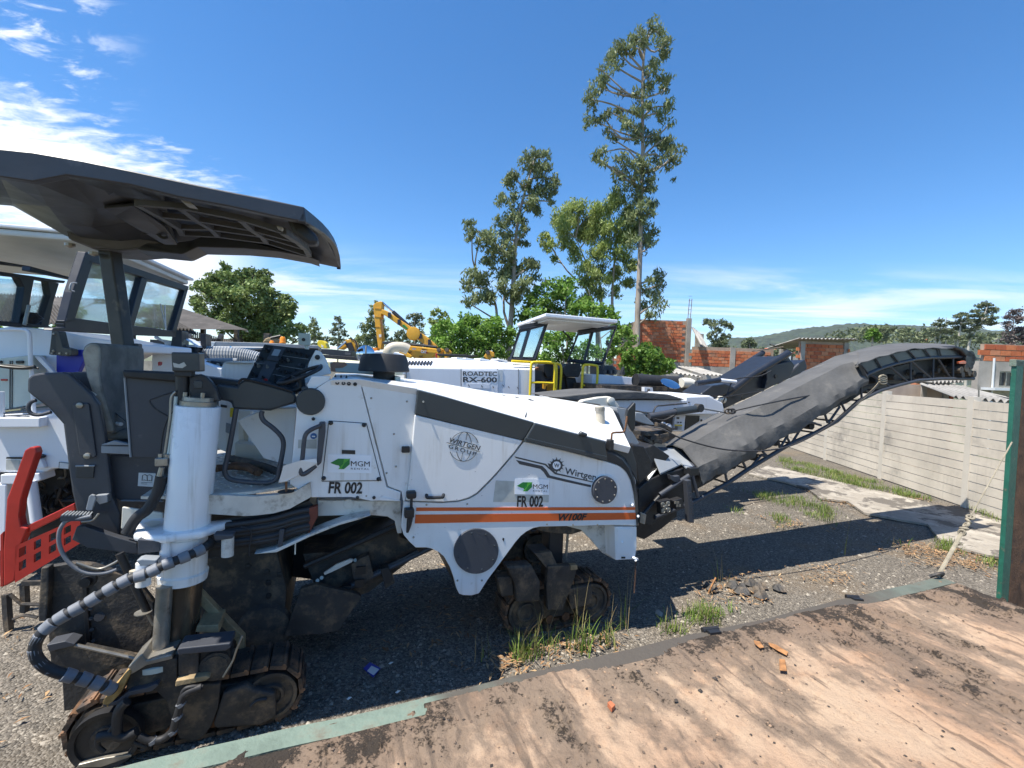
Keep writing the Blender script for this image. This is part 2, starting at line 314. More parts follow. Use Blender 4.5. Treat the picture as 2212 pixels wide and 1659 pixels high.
# ------------------------------------------------------------------ ground
def ground_mat(name, kind):
    m = bpy.data.materials.new(name); m.use_nodes = True; t = m.node_tree; b = t.nodes['Principled BSDF']
    tc = nn(t, 'ShaderNodeTexCoord'); co = tc.outputs['Object']; b.inputs['Roughness'].default_value = .9; b.inputs['Specular IOR Level'].default_value = .25
    def noi(sc, det=5, ro=.6, src=None):
        n = nn(t, 'ShaderNodeTexNoise'); n.inputs['Scale'].default_value = sc; n.inputs['Detail'].default_value = det; n.inputs['Roughness'].default_value = ro
        t.links.new(src or co, n.inputs[0]); return n.outputs[0]
    def mix(f, a, c):
        x = nn(t, 'ShaderNodeMix', data_type='RGBA'); t.links.new(f, x.inputs['Factor'])
        for i, q in ((6, a), (7, c)):
            if isinstance(q, tuple): x.inputs[i].default_value = q
            else: t.links.new(q, x.inputs[i])
        return x.outputs[2]
    def stretched(rot, sx, sy):
        mp = nn(t, 'ShaderNodeMapping'); mp.inputs['Rotation'].default_value = (0, 0, rot); mp.inputs['Scale'].default_value = (sx, sy, 1)
        t.links.new(co, mp.inputs[0]); return mp.outputs[0]
    bn = nn(t, 'ShaderNodeBump'); bn.inputs['Distance'].default_value = .03
    if kind == 'gravel':
        v = nn(t, 'ShaderNodeTexVoronoi'); v.inputs['Scale'].default_value = 65; t.links.new(co, v.inputs[0])
        v2 = nn(t, 'ShaderNodeTexVoronoi'); v2.inputs['Scale'].default_value = 150; t.links.new(co, v2.inputs[0])
        g = nn(t, 'ShaderNodeSeparateColor'); t.links.new(v.outputs['Color'], g.inputs[0])
        g2 = nn(t, 'ShaderNodeSeparateColor'); t.links.new(v2.outputs['Color'], g2.inputs[0])
        a = mix(g.outputs[0], C(.075, .067, .056), C(.29, .255, .21)); a = mix(mathn(t, 'MULTIPLY', g2.outputs[1], .55), a, C(.1, .088, .073))
        a = mix(mathn(t, 'MULTIPLY', ramp(t, noi(.9, 6), .5, .66), .55), a, C(.2, .15, .1))
        a = mix(mathn(t, 'MULTIPLY', ramp(t, noi(.35, 5), .52, .7), .6), a, C(.09, .078, .063))
        a = mix(mathn(t, 'MULTIPLY', ramp(t, noi(5, 7, .7), .6, .72), .5), a, C(.09, .08, .07))
        bn.inputs['Strength'].default_value = .7
        t.links.new(mathn(t, 'SUBTRACT', 1.0, v.outputs['Distance']), bn.inputs['Height'])
    elif kind == 'concrete':
        a = mix(ramp(t, noi(2.2, 7, .65), .35, .7), C(.27, .24, .2), C(.42, .38, .32)); a = mix(mathn(t, 'MULTIPLY', ramp(t, noi(7, 8, .7), .52, .66), .8), a, C(.2, .18, .155))
        a = mix(ramp(t, noi(1.3, 8, .72), .50, .55), a, C(.13, .115, .098)); bn.inputs['Strength'].default_value = .3; t.links.new(noi(30), bn.inputs['Height'])
    elif kind == 'dirt':                                  # pink sand and tar crust on the trailer floor, scraped crossways
        sx = -math.atan2(.368, .93)
        p2 = noi(9, 7, .7); fine = noi(70, 5, .75)
        at = nn(t, 'ShaderNodeAttribute', attribute_name='tar'); tr_ = at.outputs['Fac']; at2 = nn(t, 'ShaderNodeAttribute', attribute_name='brown'); at3 = nn(t, 'ShaderNodeAttribute', attribute_name='streak')
        base = mix(ramp(t, noi(1.3, 6), .35, .65), C(.42, .27, .175), C(.46, .33, .225)); base = mix(mathn(t, 'MULTIPLY', ramp(t, noi(3.5, 7), .52, .75), .55), base, C(.42, .225, .12))
        base = mix(mathn(t, 'MULTIPLY', ramp(t, p2, .5, .72), .4), base, C(.34, .225, .15))
        base = mix(mathn(t, 'MULTIPLY', ramp(t, at3.outputs['Fac'], .45, .8), .75), base, C(.15, .105, .075))
        stain = mathn(t, 'MULTIPLY', ramp(t, mathn(t, 'ADD', tr_, mathn(t, 'MULTIPLY', mathn(t, 'SUBTRACT', p2, .5), .7)), .22, .5), .72)
        a = mix(stain, base, C(.14, .108, .082))
        blk = mathn(t, 'MULTIPLY', ramp(t, mathn(t, 'ADD', tr_, mathn(t, 'ADD', mathn(t, 'MULTIPLY', mathn(t, 'SUBTRACT', fine, .5), 1.1), mathn(t, 'MULTIPLY', mathn(t, 'SUBTRACT', p2, .5), 1.3))), .66, .86), .88)
        a = mix(blk, a, C(.03, .026, .022))
        a = mix(mathn(t, 'MULTIPLY', at2.outputs['Fac'], .65), a, C(.13, .078, .05))
        a = mix(mathn(t, 'MULTIPLY', ramp(t, fine, .57, .7), .5), a, C(.1, .07, .05))
        s2 = fine
        bn.inputs['Strength'].default_value = .8; bn.inputs['Distance'].default_value = .02
        t.links.new(mathn(t, 'ADD', noi(45, 6, .75), mathn(t, 'MULTIPLY', mathn(t, 'MULTIPLY', blk, fine), 1.2)), bn.inputs['Height'])
    t.links.new(a, b.inputs['Base Color']); t.links.new(bn.outputs[0], b.inputs['Normal']); return m
M['gravel'] = ground_mat('gravel_ground', 'gravel'); M['conc'] = ground_mat('broken_concrete', 'concrete'); M['dirt'] = ground_mat('sand_and_tar_crust', 'dirt')
def grid_obj(name, F, s0, s1, v0, v1, ds, zf, mt, parent=None, kind=None):
    ns = int((s1 - s0) / ds) + 1; nv = int((v1 - v0) / ds) + 1
    S, V = np.meshgrid(np.linspace(s0, s1, ns), np.linspace(v0, v1, nv), indexing='ij')
    Zg = zf(S, V); P_ = np.stack([F.o.x + F.u.x * S + F.n.x * V, F.o.y + F.u.y * S + F.n.y * V, Zg], -1).reshape(-1, 3)
    org = np.array(ROOT.get(parent.name, parent).location) if parent else np.zeros(3)
    i = np.arange(ns - 1)[:, None] * nv + np.arange(nv - 1)[None]; q = np.stack([i, i + nv, i + nv + 1, i + 1], -1).reshape(-1, 4)
    me = bpy.data.meshes.new(name); me.vertices.add(len(P_)); me.vertices.foreach_set('co', (P_ - org).ravel().astype('f4'))
    me.loops.add(q.size); me.loops.foreach_set('vertex_index', q.ravel().astype('i4')); me.polygons.add(len(q))
    me.polygons.foreach_set('loop_start', np.arange(0, q.size, 4, dtype='i4')); me.polygons.foreach_set('loop_total', np.full(len(q), 4, 'i4'))
    me.polygons.foreach_set('use_smooth', np.ones(len(q), bool)); me.update(); me.validate(); me.materials.append(mt)
    o = bpy.data.objects.new(name, me); COL.objects.link(o)
    if parent: o.parent = parent; ROOT[o.name] = ROOT.get(parent.name, parent)
    if kind: o['kind'] = kind
    return o
def fbm(x, y, sc, oct=4, seed=0, sy=None):
    r = np.random.default_rng(seed); out = np.zeros_like(x); amp = 1.; tot = 0
    for k in range(oct):
        for j in range(5):
            a = r.uniform(0, 2 * np.pi); ph = r.uniform(0, 6.28); f = sc * 2 ** k * r.uniform(.7, 1.3)
            out += amp * np.sin(f * (x * np.cos(a) + y * np.sin(a) * (sy or 1)) + ph) / 5
        tot += amp; amp *= .55
    return out / tot
F0 = Frame((0, 0, 0), (1, 0, 0))
zg = lambda S, V: .012 * fbm(S, V, 1.3, 4, 3) + .03 * np.clip(fbm(S, V, .5, 3, 5), -.3, 1) * (np.hypot(S, V) > 1) - .012
grid_obj('ground', F0, -14, 15, 1.0, 24, .06, zg, M['gravel'], kind='structure')
MB().add([(-2600, -400, -.05), (2600, -400, -.05), (2600, 2600, -.05), (-2600, 2600, -.05)], [(0, 1, 2, 3)]).build('terrain', mat('scrubby_land', C(.11, .12, .06), .95, var=.4, vscale=.02, dirt=C(.25, .2, .13), dirt_amt=.4, dscale=.01), kind='structure')
def sheet(name, pts, z, mt, kind='structure', th=.0):
    return MB().prism([PZ(k, x, y, z) for k, x, y in pts], (0, 0, -.035)).build(name, mt, kind=kind)
sheet('concrete_path', [('6', 520, 1090), ('6', 640, 1040), ('6', 900, 1100), ('6', 1250, 1180), ('6', 1700, 1285), ('6', 2150, 1400), ('6', 2150, 1600), ('6', 2050, 1590), ('6', 1890, 1520), ('6', 1700, 1500), ('6', 1620, 1400), ('6', 1440, 1370), ('6', 1230, 1330), ('6', 1130, 1260), ('6', 960, 1240), ('6', 880, 1180), ('6', 740, 1140), ('6', 600, 1110)], .035, M['conc'])
MB().prism([PZ('7', x, y, .036) for x, y in [(1800, 300), (1880, 250), (2120, 290), (2140, 380), (1990, 350)]], (0, 0, -.03)).build('concrete_slab', M['conc'], kind='structure')

# loose stones
def scatter_stones(n, name):
    """crushed stone where the yard is open to view, finer far off"""
    pts = []
    while len(pts) < n:
        d = 2.6 + 9 * random.random() ** 1.5; a = random.uniform(-.95, .9); x, y = d * math.tan(a), d
        if x > 8: continue
        pts.append((x, y))
    o8 = np.array([(1, 0, 0), (0, 1, 0), (-1, 0, 0), (0, -1, 0), (0, 0, 1), (0, 0, -.4)]); tf = np.array([(0, 1, 4), (1, 2, 4), (2, 3, 4), (3, 0, 4)])
    P_ = np.array(pts); n = len(P_); size = rng.lognormal(math.log(.0062), .45, n) * (1 + .05 * P_[:, 1])
    V = o8[None] * rng.uniform(.5, 1.4, (n, 6, 3)); ang = rng.uniform(0, 6.28, n); c, s = np.cos(ang), np.sin(ang)
    Vx = V[..., 0] * c[:, None] - V[..., 1] * s[:, None]; Vy = V[..., 0] * s[:, None] + V[..., 1] * c[:, None]
    zb = zg(P_[:, 0], P_[:, 1])
    V = np.stack([Vx * size[:, None] + P_[:, :1], Vy * size[:, None] + P_[:, 1:2], V[..., 2] * size[:, None] * .7 + zb[:, None]], -1).reshape(-1, 3)
    Fc = (tf[None] + np.arange(n)[:, None, None] * 6).reshape(-1, 3)
    return npmesh(name, V, Fc)
def npmesh(name, V, Fc, mt=None, kind='stuff', parent=None, org=None):
    k = Fc.shape[1]; me = bpy.data.meshes.new(name); org = np.array(org if org is not None else (0, 0, 0))
    me.vertices.add(len(V)); me.vertices.foreach_set('co', (V - org).ravel().astype('f4'))
    me.loops.add(Fc.size); me.loops.foreach_set('vertex_index', Fc.ravel().astype('i4')); me.polygons.add(len(Fc))
    me.polygons.foreach_set('loop_start', np.arange(0, Fc.size, k, dtype='i4')); me.polygons.foreach_set('loop_total', np.full(len(Fc), k, 'i4'))
    me.update(); me.validate(); o = bpy.data.objects.new(name, me); COL.objects.link(o)
    if mt: me.materials.append(mt)
    if kind: o['kind'] = kind
    if parent: o.parent = parent; ROOT[o.name] = ROOT.get(parent.name, parent)
    return o
def island_mat(name, cols, rough=.8, trans=0., var_scale=.6):
    """each loose piece its own shade"""
    m = bpy.data.materials.new(name); m.use_nodes = True; t = m.node_tree; b = t.nodes['Principled BSDF']; b.inputs['Roughness'].default_value = rough
    g = nn(t, 'ShaderNodeNewGeometry'); r = nn(t, 'ShaderNodeValToRGB'); t.links.new(g.outputs['Random Per Island'], r.inputs[0])
    e = r.color_ramp.elements
    while len(e) < len(cols): e.new(.5)
    for i, c in enumerate(cols): e[i].position = i / (len(cols) - 1); e[i].color = c
    b.inputs['Specular IOR Level'].default_value = .3
    tc = nn(t, 'ShaderNodeTexCoord'); n = nn(t, 'ShaderNodeTexNoise'); n.inputs['Scale'].default_value = var_scale; n.inputs['Detail'].default_value = 3
    t.links.new(tc.outputs['Object'], n.inputs[0]); h = nn(t, 'ShaderNodeHueSaturation'); t.links.new(r.outputs[0], h.inputs['Color'])
    t.links.new(mathn(t, 'MULTIPLY_ADD', ramp(t, n.outputs[0], .3, .7), .5, .72), h.inputs['Value'])
    t.links.new(h.outputs[0], b.inputs['Base Color'])
    if trans:
        tl = nn(t, 'ShaderNodeBsdfTranslucent'); t.links.new(h.outputs[0], tl.inputs[0]); mx = nn(t, 'ShaderNodeMixShader'); mx.inputs[0].default_value = trans
        t.links.new(b.outputs[0], mx.inputs[1]); t.links.new(tl.outputs[0], mx.inputs[2]); t.links.new(mx.outputs[0], t.nodes['Material Output'].inputs[0])
    return m
st = scatter_stones(70000, 'gravel'); st.data.materials.append(island_mat('crushed_stone', [C(.075, .067, .056), C(.14, .122, .1), C(.23, .2, .165), C(.36, .325, .27)], var_scale=1.5))

# dry leaves, chips of bark
def blades(name, pts, hmin, hmax, wid, mt, bend=.5, kind='stuff', parent=None, org=None, per=1):
    n = len(pts); P_ = np.array(pts); V = []; Fc = []
    h = rng.uniform(hmin, hmax, n); a = rng.uniform(0, 6.28, n); w = wid * rng.uniform(.6, 1.3, n); b = rng.uniform(.1, bend, n)
    dx, dy = np.cos(a), np.sin(a); px, py = -dy, dx; out = np.zeros((n, 7, 3))
    for i, f in enumerate((0, .45, .8)):
        ww = w * (1, .8, .45)[i]; off = b * h * f * f; zz_ = h * f * (1 - .25 * f * b)
        for sgn, j in ((-1, 0), (1, 1)):
            out[:, i * 2 + j] = np.stack([P_[:, 0] + dx * off + px * ww * sgn, P_[:, 1] + dy * off + py * ww * sgn, P_[:, 2] + zz_], -1)
    out[:, 6] = np.stack([P_[:, 0] + dx * b * h, P_[:, 1] + dy * b * h, P_[:, 2] + h * (1 - .25 * b)], -1)
    tr = np.array([(0, 1, 3), (0, 3, 2), (2, 3, 5), (2, 5, 4), (4, 5, 6)])
    return npmesh(name, out.reshape(-1, 3), (tr[None] + np.arange(n)[:, None, None] * 7).reshape(-1, 3), mt, kind, parent, org)
GRASS = island_mat('grass_blades', [C(.06, .11, .015), C(.11, .19, .03), C(.2, .28, .06), C(.33, .3, .12)], trans=.3, var_scale=3)
DRYG = island_mat('dry_grass', [C(.26, .2, .1), C(.36, .28, .15), C(.2, .2, .07)], trans=.2)
LEAFD = island_mat('fallen_leaves', [C(.2, .1, .045), C(.34, .2, .1), C(.42, .29, .16), C(.14, .08, .04)], var_scale=3)
def inpoly(k, poly, n, z=0.02):
    """random points inside a patch of the yard outlined on the photo"""
    Pw = [PZ(k, x, y, z) for x, y in poly]; xs = [p.x for p in Pw]; ys = [p.y for p in Pw]; out = []
    while len(out) < n:
        x, y = random.uniform(min(xs), max(xs)), random.uniform(min(ys), max(ys)); c = False
        for i in range(len(Pw)):
            a, b = Pw[i], Pw[i - 1]
            if (a.y > y) != (b.y > y) and x < (b.x - a.x) * (y - a.y) / (b.y - a.y) + a.x: c = not c
        if c: out.append((x, y, z))
    return out
def clumped(pts, frac=.5, r=.07):
    pts = [p for p in pts if noise.noise(Vector((p[0] * 2.2, p[1] * 2.2, 3))) + random.gauss(0, .18) > -.02]
    base = random.sample(pts, max(1, int(len(pts) * .05))); out = []
    for p in pts:
        if random.random() < frac:
            q = random.choice(base); out.append((q[0] + random.gauss(0, r), q[1] + random.gauss(0, r), p[2]))
        else: out.append(p)
    return out
gp = []
gp += clumped(inpoly('6', [(700, 990), (760, 1000), (1150, 1100), (1650, 1240), (1650, 1275), (1350, 1210), (980, 1130), (720, 1050)], 8500), .6)
gp += clumped(inpoly('6', [(1900, 1300), (2090, 1350), (2090, 1410), (1980, 1370)], 500), .5)
gp += clumped(inpoly('6', [(540, 1210), (700, 1220), (1000, 1270), (1060, 1400), (960, 1410), (820, 1320), (600, 1250)], 3000), .75)
gp += clumped(inpoly('6', [(640, 1330), (770, 1340), (780, 1420), (700, 1430)], 450), .8)
gp += clumped(inpoly('6', [(400, 1310), (460, 1310), (470, 1340), (420, 1350)], 120), .8)
gp += clumped(inpoly('7', [(1660, 260), (1760, 270), (1760, 330), (1680, 320)], 300), .6) + clumped(inpoly('7', [(1970, 380), (2060, 390), (2060, 450), (1980, 440)], 300), .6)
gp += clumped(inpoly('7', [(0, 760), (300, 660), (420, 700), (330, 760), (120, 810), (0, 850)], 800), .85, .05)
blades('grass', gp, .03, .12, .0035, GRASS, .9)
dp = clumped(inpoly('6', [(560, 1350), (860, 1390), (1280, 1400), (1400, 1420), (1100, 1440), (620, 1420)], 900), .3) + clumped(inpoly('6', [(740, 1160), (1290, 1300), (1200, 1320), (900, 1230)], 800), .3)
dp += inpoly('6', [(1380, 1210), (1640, 1250), (1560, 1265), (1400, 1230)], 260)
dp += inpoly('7', [(1340, 300), (1500, 270), (1900, 330), (2060, 420), (2040, 480), (1850, 450), (1600, 420), (1400, 370)], 1500) + inpoly('7', [(200, 560), (330, 480), (640, 450), (700, 560), (560, 640), (300, 730)], 420)
dp += inpoly('7', [(830, 420), (1150, 400), (1250, 560), (1080, 560), (860, 500)], 220) + inpoly('8', [(1030, 970), (1500, 900), (1900, 830), (1900, 900), (1500, 1010), (1050, 1130)], 420)
dp += inpoly('8', [(700, 300), (1500, 900), (900, 1100), (300, 1000)], 260) + inpoly('3', [(0, 700), (300, 800), (350, 1300), (0, 1600)], 60)
dp = [(x + random.gauss(0, .09), y + random.gauss(0, .07), z) for x, y, z in dp]; dp = [q for q in dp if noise.noise(Vector((q[0] * 3, q[1] * 3, 9))) + random.gauss(0, .25) > -.05]
n = len(dp); P_ = np.array(dp); a = rng.uniform(0, 6.28, n); L = rng.uniform(.012, .045, n); w = L * rng.uniform(.12, .3, n); tl = rng.uniform(-.3, .6, (n, 2)) * L[:, None]
dx, dy = np.cos(a) * L, np.sin(a) * L; ex, ey = -np.sin(a) * w, np.cos(a) * w
V = np.stack([np.stack([P_[:, 0] - dx, P_[:, 1] - dy, P_[:, 2] + 0 * a], -1), np.stack([P_[:, 0] + ex, P_[:, 1] + ey, P_[:, 2] + .01 + 0 * a], -1),
              np.stack([P_[:, 0] + dx, P_[:, 1] + dy, P_[:, 2] + np.abs(tl[:, 0])], -1), np.stack([P_[:, 0] - ex, P_[:, 1] - ey, P_[:, 2] + .012 + 0 * a], -1)], 1).reshape(-1, 3)
npmesh('dry_leaves', V, (np.array([(0, 1, 2, 3)])[None] + np.arange(n)[:, None, None] * 4).reshape(-1, 4), LEAFD)
# standing weeds along the trailer, each its own plant
def weed(k, x, y, n, hh, label, spread=.05, dry=.15):
    p = PZ(k, x, y, .0); t = thing('weed', label, 'weed', p, 'weeds growing beside the trailer')
    g = [(p.x + random.gauss(0, spread), p.y + random.gauss(0, spread), .0) for _ in range(n)]
    g = g[:int(n * .6)]; blades('leaf_blades', g, hh * .2, hh * .8, .0045, GRASS, .9, None, t, p)
    g = [(p.x + random.gauss(0, spread * .7), p.y + random.gauss(0, spread * .7), .0) for _ in range(max(3, n // 9))]
    blades('seed_stalks', g, hh * .9, hh * 1.6, .0022, DRYG, .5, None, t, p)
for a_ in [('8', 1340, 980, 90, .34, 'leftmost dense green weed tuft rising against the dark front track'), ('8', 1420, 960, 70, .3, 'green weed tuft with dry brown foot in front of the front track'),
           ('8', 1500, 900, 36, .3, 'thin weed with branching seed heads before the front track shoes'), ('8', 1690, 930, 90, .4, 'tall weed tuft with long seed stalks right of the front track'),
           ('8', 1860, 900, 55, .3, 'low spreading weed tuft at the edge of the machine shadow by the trailer'), ('8', 1940, 800, 14, .45, 'lone broad arching grass plant on a dirt clod beneath the hanging chain'),
           ('8', 1110, 1000, 10, .2, 'tiny sprout at the edge of the dark shade near the green rail'), ('7', 240, 740, 60, .22, 'green weed clump among wood chips beside the trailer rail'),
           ('7', 40, 810, 60, .2, 'yellowish weed clump against the trailer rail left of the wood chips'), ('7', 1110, 350, 4, .5, 'pair of tall thin seed stalks standing in the conveyor shadow'),
           ('7', 1420, 290, 22, .22, 'small weed at the sunlit edge of the conveyor shadow'), ('7', 340, 520, 8, .45, 'spindly weed rising from the black asphalt lump'), ('6', 990, 1350, 70, .3, 'bright upright grass tuft standing in the open yard')]:
    weed(*a_)
for q in [(700, 985), (960, 1030), (1050, 1060), (1330, 1140), (1470, 1180), (1590, 1200)]:
    pass
# black asphalt lump with chips on it
p0 = PZ('7', 500, 560, 0); mb = MB()
for i in range(26):
    c = p0 + Vector((random.gauss(0, .2), random.gauss(0, .1), .02)); r = random.uniform(.03, .085)
    o_ = [c + Vector((math.cos(a) * r * random.uniform(.7, 1.2), math.sin(a) * r * random.uniform(.7, 1.2), 0)) for a in [j * 1.05 for j in range(6)]]
    mb.add(o_ + [c + Vector((r * .3, 0, r * .8)), c + Vector((-r * .3, r * .2, r * .7))], [(0, 1, 6), (1, 2, 6), (2, 7, 6), (2, 3, 7), (3, 4, 7), (4, 5, 7), (5, 6, 7), (5, 0, 6)])
mb.build('asphalt_rubble', M['dust'], kind='stuff')
t = thing('wood_stick', 'reddish brown stick leaning out of the asphalt lump', 'stick', PZ('7', 290, 560, 0))
MB().tube([PZ('7', 272, 590, 0) + Vector((0, 0, .01)), PZ('7', 290, 545, .08), PZ('7', 318, 490, .16)], .011, 5).build('stick', M['wood'], t)
ct = PZ('8', 415, 1050, .012); t = thing('food_packet', 'blue and white printed packet lying in the machine shade', 'packet', ct)
cn = [PZ('8', x, y, .015) for x, y in [(365, 1045), (405, 1008), (470, 1045), (425, 1098)]]
MB().prism(cn, (0, 0, -.006)).build('packet', M['blue'], t); MB().prism([PZ('8', x, y, .018) for x, y in [(388, 1062), (415, 1030), (462, 1052), (428, 1088)]], (0, 0, -.002)).build('printed_face', M['paper'], t)
for (x, y, lb) in [(532, 1018, 'small white scrap of paper right of the blue packet'), (575, 1195, 'small pale scrap near the green rail'), (275, 1235, 'crumpled clear plastic scrap in the shade')]:
    c = PZ('8', x, y, .01); r = .018; MB().add([c + Vector((-r, 0, 0)), c + Vector((0, -r * .8, .003)), c + Vector((r * 1.2, .2 * r, .012)), c + Vector((.2 * r, r, .004)), c + Vector((0, 0, .015))], [(0, 1, 4), (1, 2, 4), (2, 3, 4), (3, 0, 4)]).build('litter_scrap', M['paper'], label=lb, cat='litter')

# ------------------------------------------------------------------ trailer
ZD = .8
FD = Frame((-1.405, 1.6, 0), (.93, .368, 0))
tr = thing('lowbed_trailer', 'lowbed trailer floor caked with sand and tar, green side rail, in the foreground', 'trailer', FD.w(2, -1.5, 0))
bm_ = MB().fbox(FD, -2.6, 5.12, -3.4, -.11, ZD - .07, ZD - .02); bm_.build('deck_plate', M['rust'], tr)
rail = MB()
xs = np.linspace(-2.6, 5.12, 60)
secs = []
for s in xs:
    w_ = .004 * math.sin(s * 5.3) + .003 * math.sin(s * 13.); b_ = .004 * math.sin(s * 3.1 + 1)
    secs.append([FD.w(s, -.115, ZD - .05), FD.w(s, -.115 + w_, ZD + .003 + b_), FD.w(s, -.02 + w_, ZD + .006 + b_), FD.w(s, .0 + w_, ZD - .012 + b_), FD.w(s, .002, ZD - .2), FD.w(s, -.02, ZD - .24), FD.w(s, -.115, ZD - .24)])
rail.loft(secs)
gm = M['greenpale'].copy(); gm.name = 'rail_paint_worn'
t_ = gm.node_tree; b_ = t_.nodes['Principled BSDF']; src = b_.inputs['Base Color'].links[0].from_socket
tcn = nn(t_, 'ShaderNodeTexCoord'); se = nn(t_, 'ShaderNodeSeparateXYZ'); t_.links.new(tcn.outputs['Object'], se.inputs[0])
nz = nn(t_, 'ShaderNodeTexNoise'); nz.inputs['Scale'].default_value = 4; nz.inputs['Detail'].default_value = 7; t_.links.new(tcn.outputs['Object'], nz.inputs[0])
al = mathn(t_, 'ADD', mathn(t_, 'ADD', mathn(t_, 'MULTIPLY', se.outputs[0], .93), mathn(t_, 'MULTIPLY', se.outputs[1], .368)), mathn(t_, 'MULTIPLY', nz.outputs[0], 1.2))
far_ = mathn(t_, 'SUBTRACT', 1.0, ramp(t_, al, 2.6, 3.3))
mxx = nn(t_, 'ShaderNodeMix', data_type='RGBA'); t_.links.new(mathn(t_, 'MULTIPLY', ramp(t_, al, -.55, .15), mathn(t_, 'MULTIPLY_ADD', far_, .45, .5)), mxx.inputs['Factor'])
t_.links.new(src, mxx.inputs[6]); mxx.inputs[7].default_value = C(.07, .056, .045); t_.links.new(mxx.outputs[2], b_.inputs['Base Color'])
rail.build('side_rail', gm, tr, smooth=40)
def vnoise(x, y, seed):
    r = np.random.default_rng(seed); T = r.random((256, 256)); xi = np.floor(x).astype(int); yi = np.floor(y).astype(int); fx = x - xi; fy = y - yi
    fx = fx * fx * (3 - 2 * fx); fy = fy * fy * (3 - 2 * fy); g = lambda a, b: T[a % 256, b % 256]
    return (g(xi, yi) * (1 - fx) + g(xi + 1, yi) * fx) * (1 - fy) + (g(xi, yi + 1) * (1 - fx) + g(xi + 1, yi + 1) * fx) * fy
def vf(S, V, fs, fv, oc, seed, gain=.55):
    o = 0; a = 1; tt = 0
    for k in range(oc): o = o + a * vnoise(S * fs * 2 ** k + 50.3 * k + 40, V * fv * 2 ** k + 17.7 * k + 90, seed + k); tt += a; a *= gain
    return o / tt
sst = lambda x, a, b: np.clip((x - a) / (b - a), 0, 1) ** 2 * (3 - 2 * np.clip((x - a) / (b - a), 0, 1))
def masks(S, V):
    sk = S + .12 * vf(S, V, 1.5, 1.5, 3, 5); big_ = vf(sk, V, 1.6, 1.1, 7, 40, .62); mid = vf(sk, V, 7, 1.6, 5, 60, .6)
    edge = sst(V, -.75, -.12); left_ = sst(-S, -2.4, -.2)
    tar = np.clip(((.52 * big_ + .36 * mid + .12 * vf(S, V, 26, 12, 3, 66, .6)) - .5) * 2.3 + .38 + .22 * edge + .22 * left_ - .10 * sst(S, 2, 4) * sst(-V, .5, 1.2), 0, 1)
    strk = sst(vf(sk, V, 34, 2.2, 4, 80, .6) * .7 + .3 * vf(sk, V, 3, 2, 4, 90), .5, .72)
    br = sst(-V + .12 * (vf(S, V, 3, 3, 5, 30) - .5), 1.27, 1.33) * sst(S + .5 * vf(S, V, 2, 2, 3, 33), 2.3, 2.9)
    return tar, strk, br
def zd(S, V):
    S = np.asarray(S, float); V = np.asarray(V, float); tar, strk, br = masks(S, V)
    cov = sst(S + .7 * (vf(S, V, 4, 4, 4, 71) - .5), .9, 1.2) * sst(4.3 - S + .5 * (vf(S, V, 5, 5, 3, 73) - .5), 0, .2) * sst(-V + .05 * (vf(S, V, 12, 12, 4, 75) - .5), .01, .03); cov = np.maximum(cov, sst(vf(S, V, 7, 9, 5, 140, .65), .56, .6) * (V < -.015)); cov = cov * sst(-V + .03 * (vf(S, V, 16, 16, 4, 150) - .5), .045, .06); cov = np.where(V < -.118, 1, cov)
    e = sst(-V, .12, .2)
    rough = vf(S, V, 45, 45, 3, 100, .65) - .5; crust = sst(vf(S, V, 13, 9, 4, 110, .6), .5, .56)
    lump = sst(vf(S, V, 24, 24, 3, 120), .64, .75) * sst(tar, .4, .7)
    return ZD + np.where(cov > .4, .0065, -.014) + .002 * rough + e * (.006 * crust + .008 * rough * (.35 + tar) + .022 * lump - .006 * strk + .012 * (vf(S, V, 3, 3, 3, 130) - .5) - .012 * br)
dc = grid_obj('dirt_crust', FD, -1.9, 5.1, -2.3, -.01, .0095, zd, M['dirt'], tr)
ns_, nv_ = int(7.0 / .0095) + 1, int(2.29 / .0095) + 1
Sg, Vg = np.meshgrid(np.linspace(-1.9, 5.1, ns_), np.linspace(-2.3, -.01, nv_), indexing='ij')
for nm, ar in zip(('tar', 'streak', 'brown'), masks(Sg, Vg)):
    at_ = dc.data.attributes.new(nm, 'FLOAT', 'POINT'); at_.data.foreach_set('value', ar.ravel().astype('f4')) if len(at_.data) == ar.size else print('size', len(at_.data), ar.size)
for x0, x1, y0, y1 in [(1118, 1195, 606, 612), (235, 330, 812, 802)]:
    a = PZ('7', x0, y0, ZD + .012); b = PZ('7', x1, y1, ZD + .012); 
    MB().tube([a, b], .016, 8).build('tie_down_bar', M['black'], tr); MB().box((a + b) / 2 - FD.n * .03 + Vector((0, 0, -.004)), (b - a) * .35, FD.n * .016, (0, 0, .012)).build('tie_down_slot', M['ink'], tr)
cl = MB()
for i in range(1100):                                          # loose crumbs lying on the trailer floor
    s = random.uniform(-1, 4.5); v = -.13 - 1.7 * random.random() ** 1.3; r = random.uniform(.002, .008) * (1.6 if random.random() < .08 else 1); c = FD.w(s, v, float(zd(np.array(s), np.array(v))) + r * .3)
    a = random.uniform(0, 6); ax = Vector((math.cos(a), math.sin(a), random.uniform(-.2, .2))) * r * 1.4; ay = Vector((-math.sin(a), math.cos(a), 0)) * r
    cl.add([c + ax, c + ay, c - ax * .8, c - ay, c + Vector((0, 0, r * .8))], [(0, 1, 4), (1, 2, 4), (2, 3, 4), (3, 0, 4)])
o = cl.build('crumbs', island_mat('tar_and_brick_crumbs', [C(.03, .027, .025), C(.07, .055, .045), C(.2, .14, .1), C(.34, .22, .14)]), tr); o['kind'] = 'stuff'
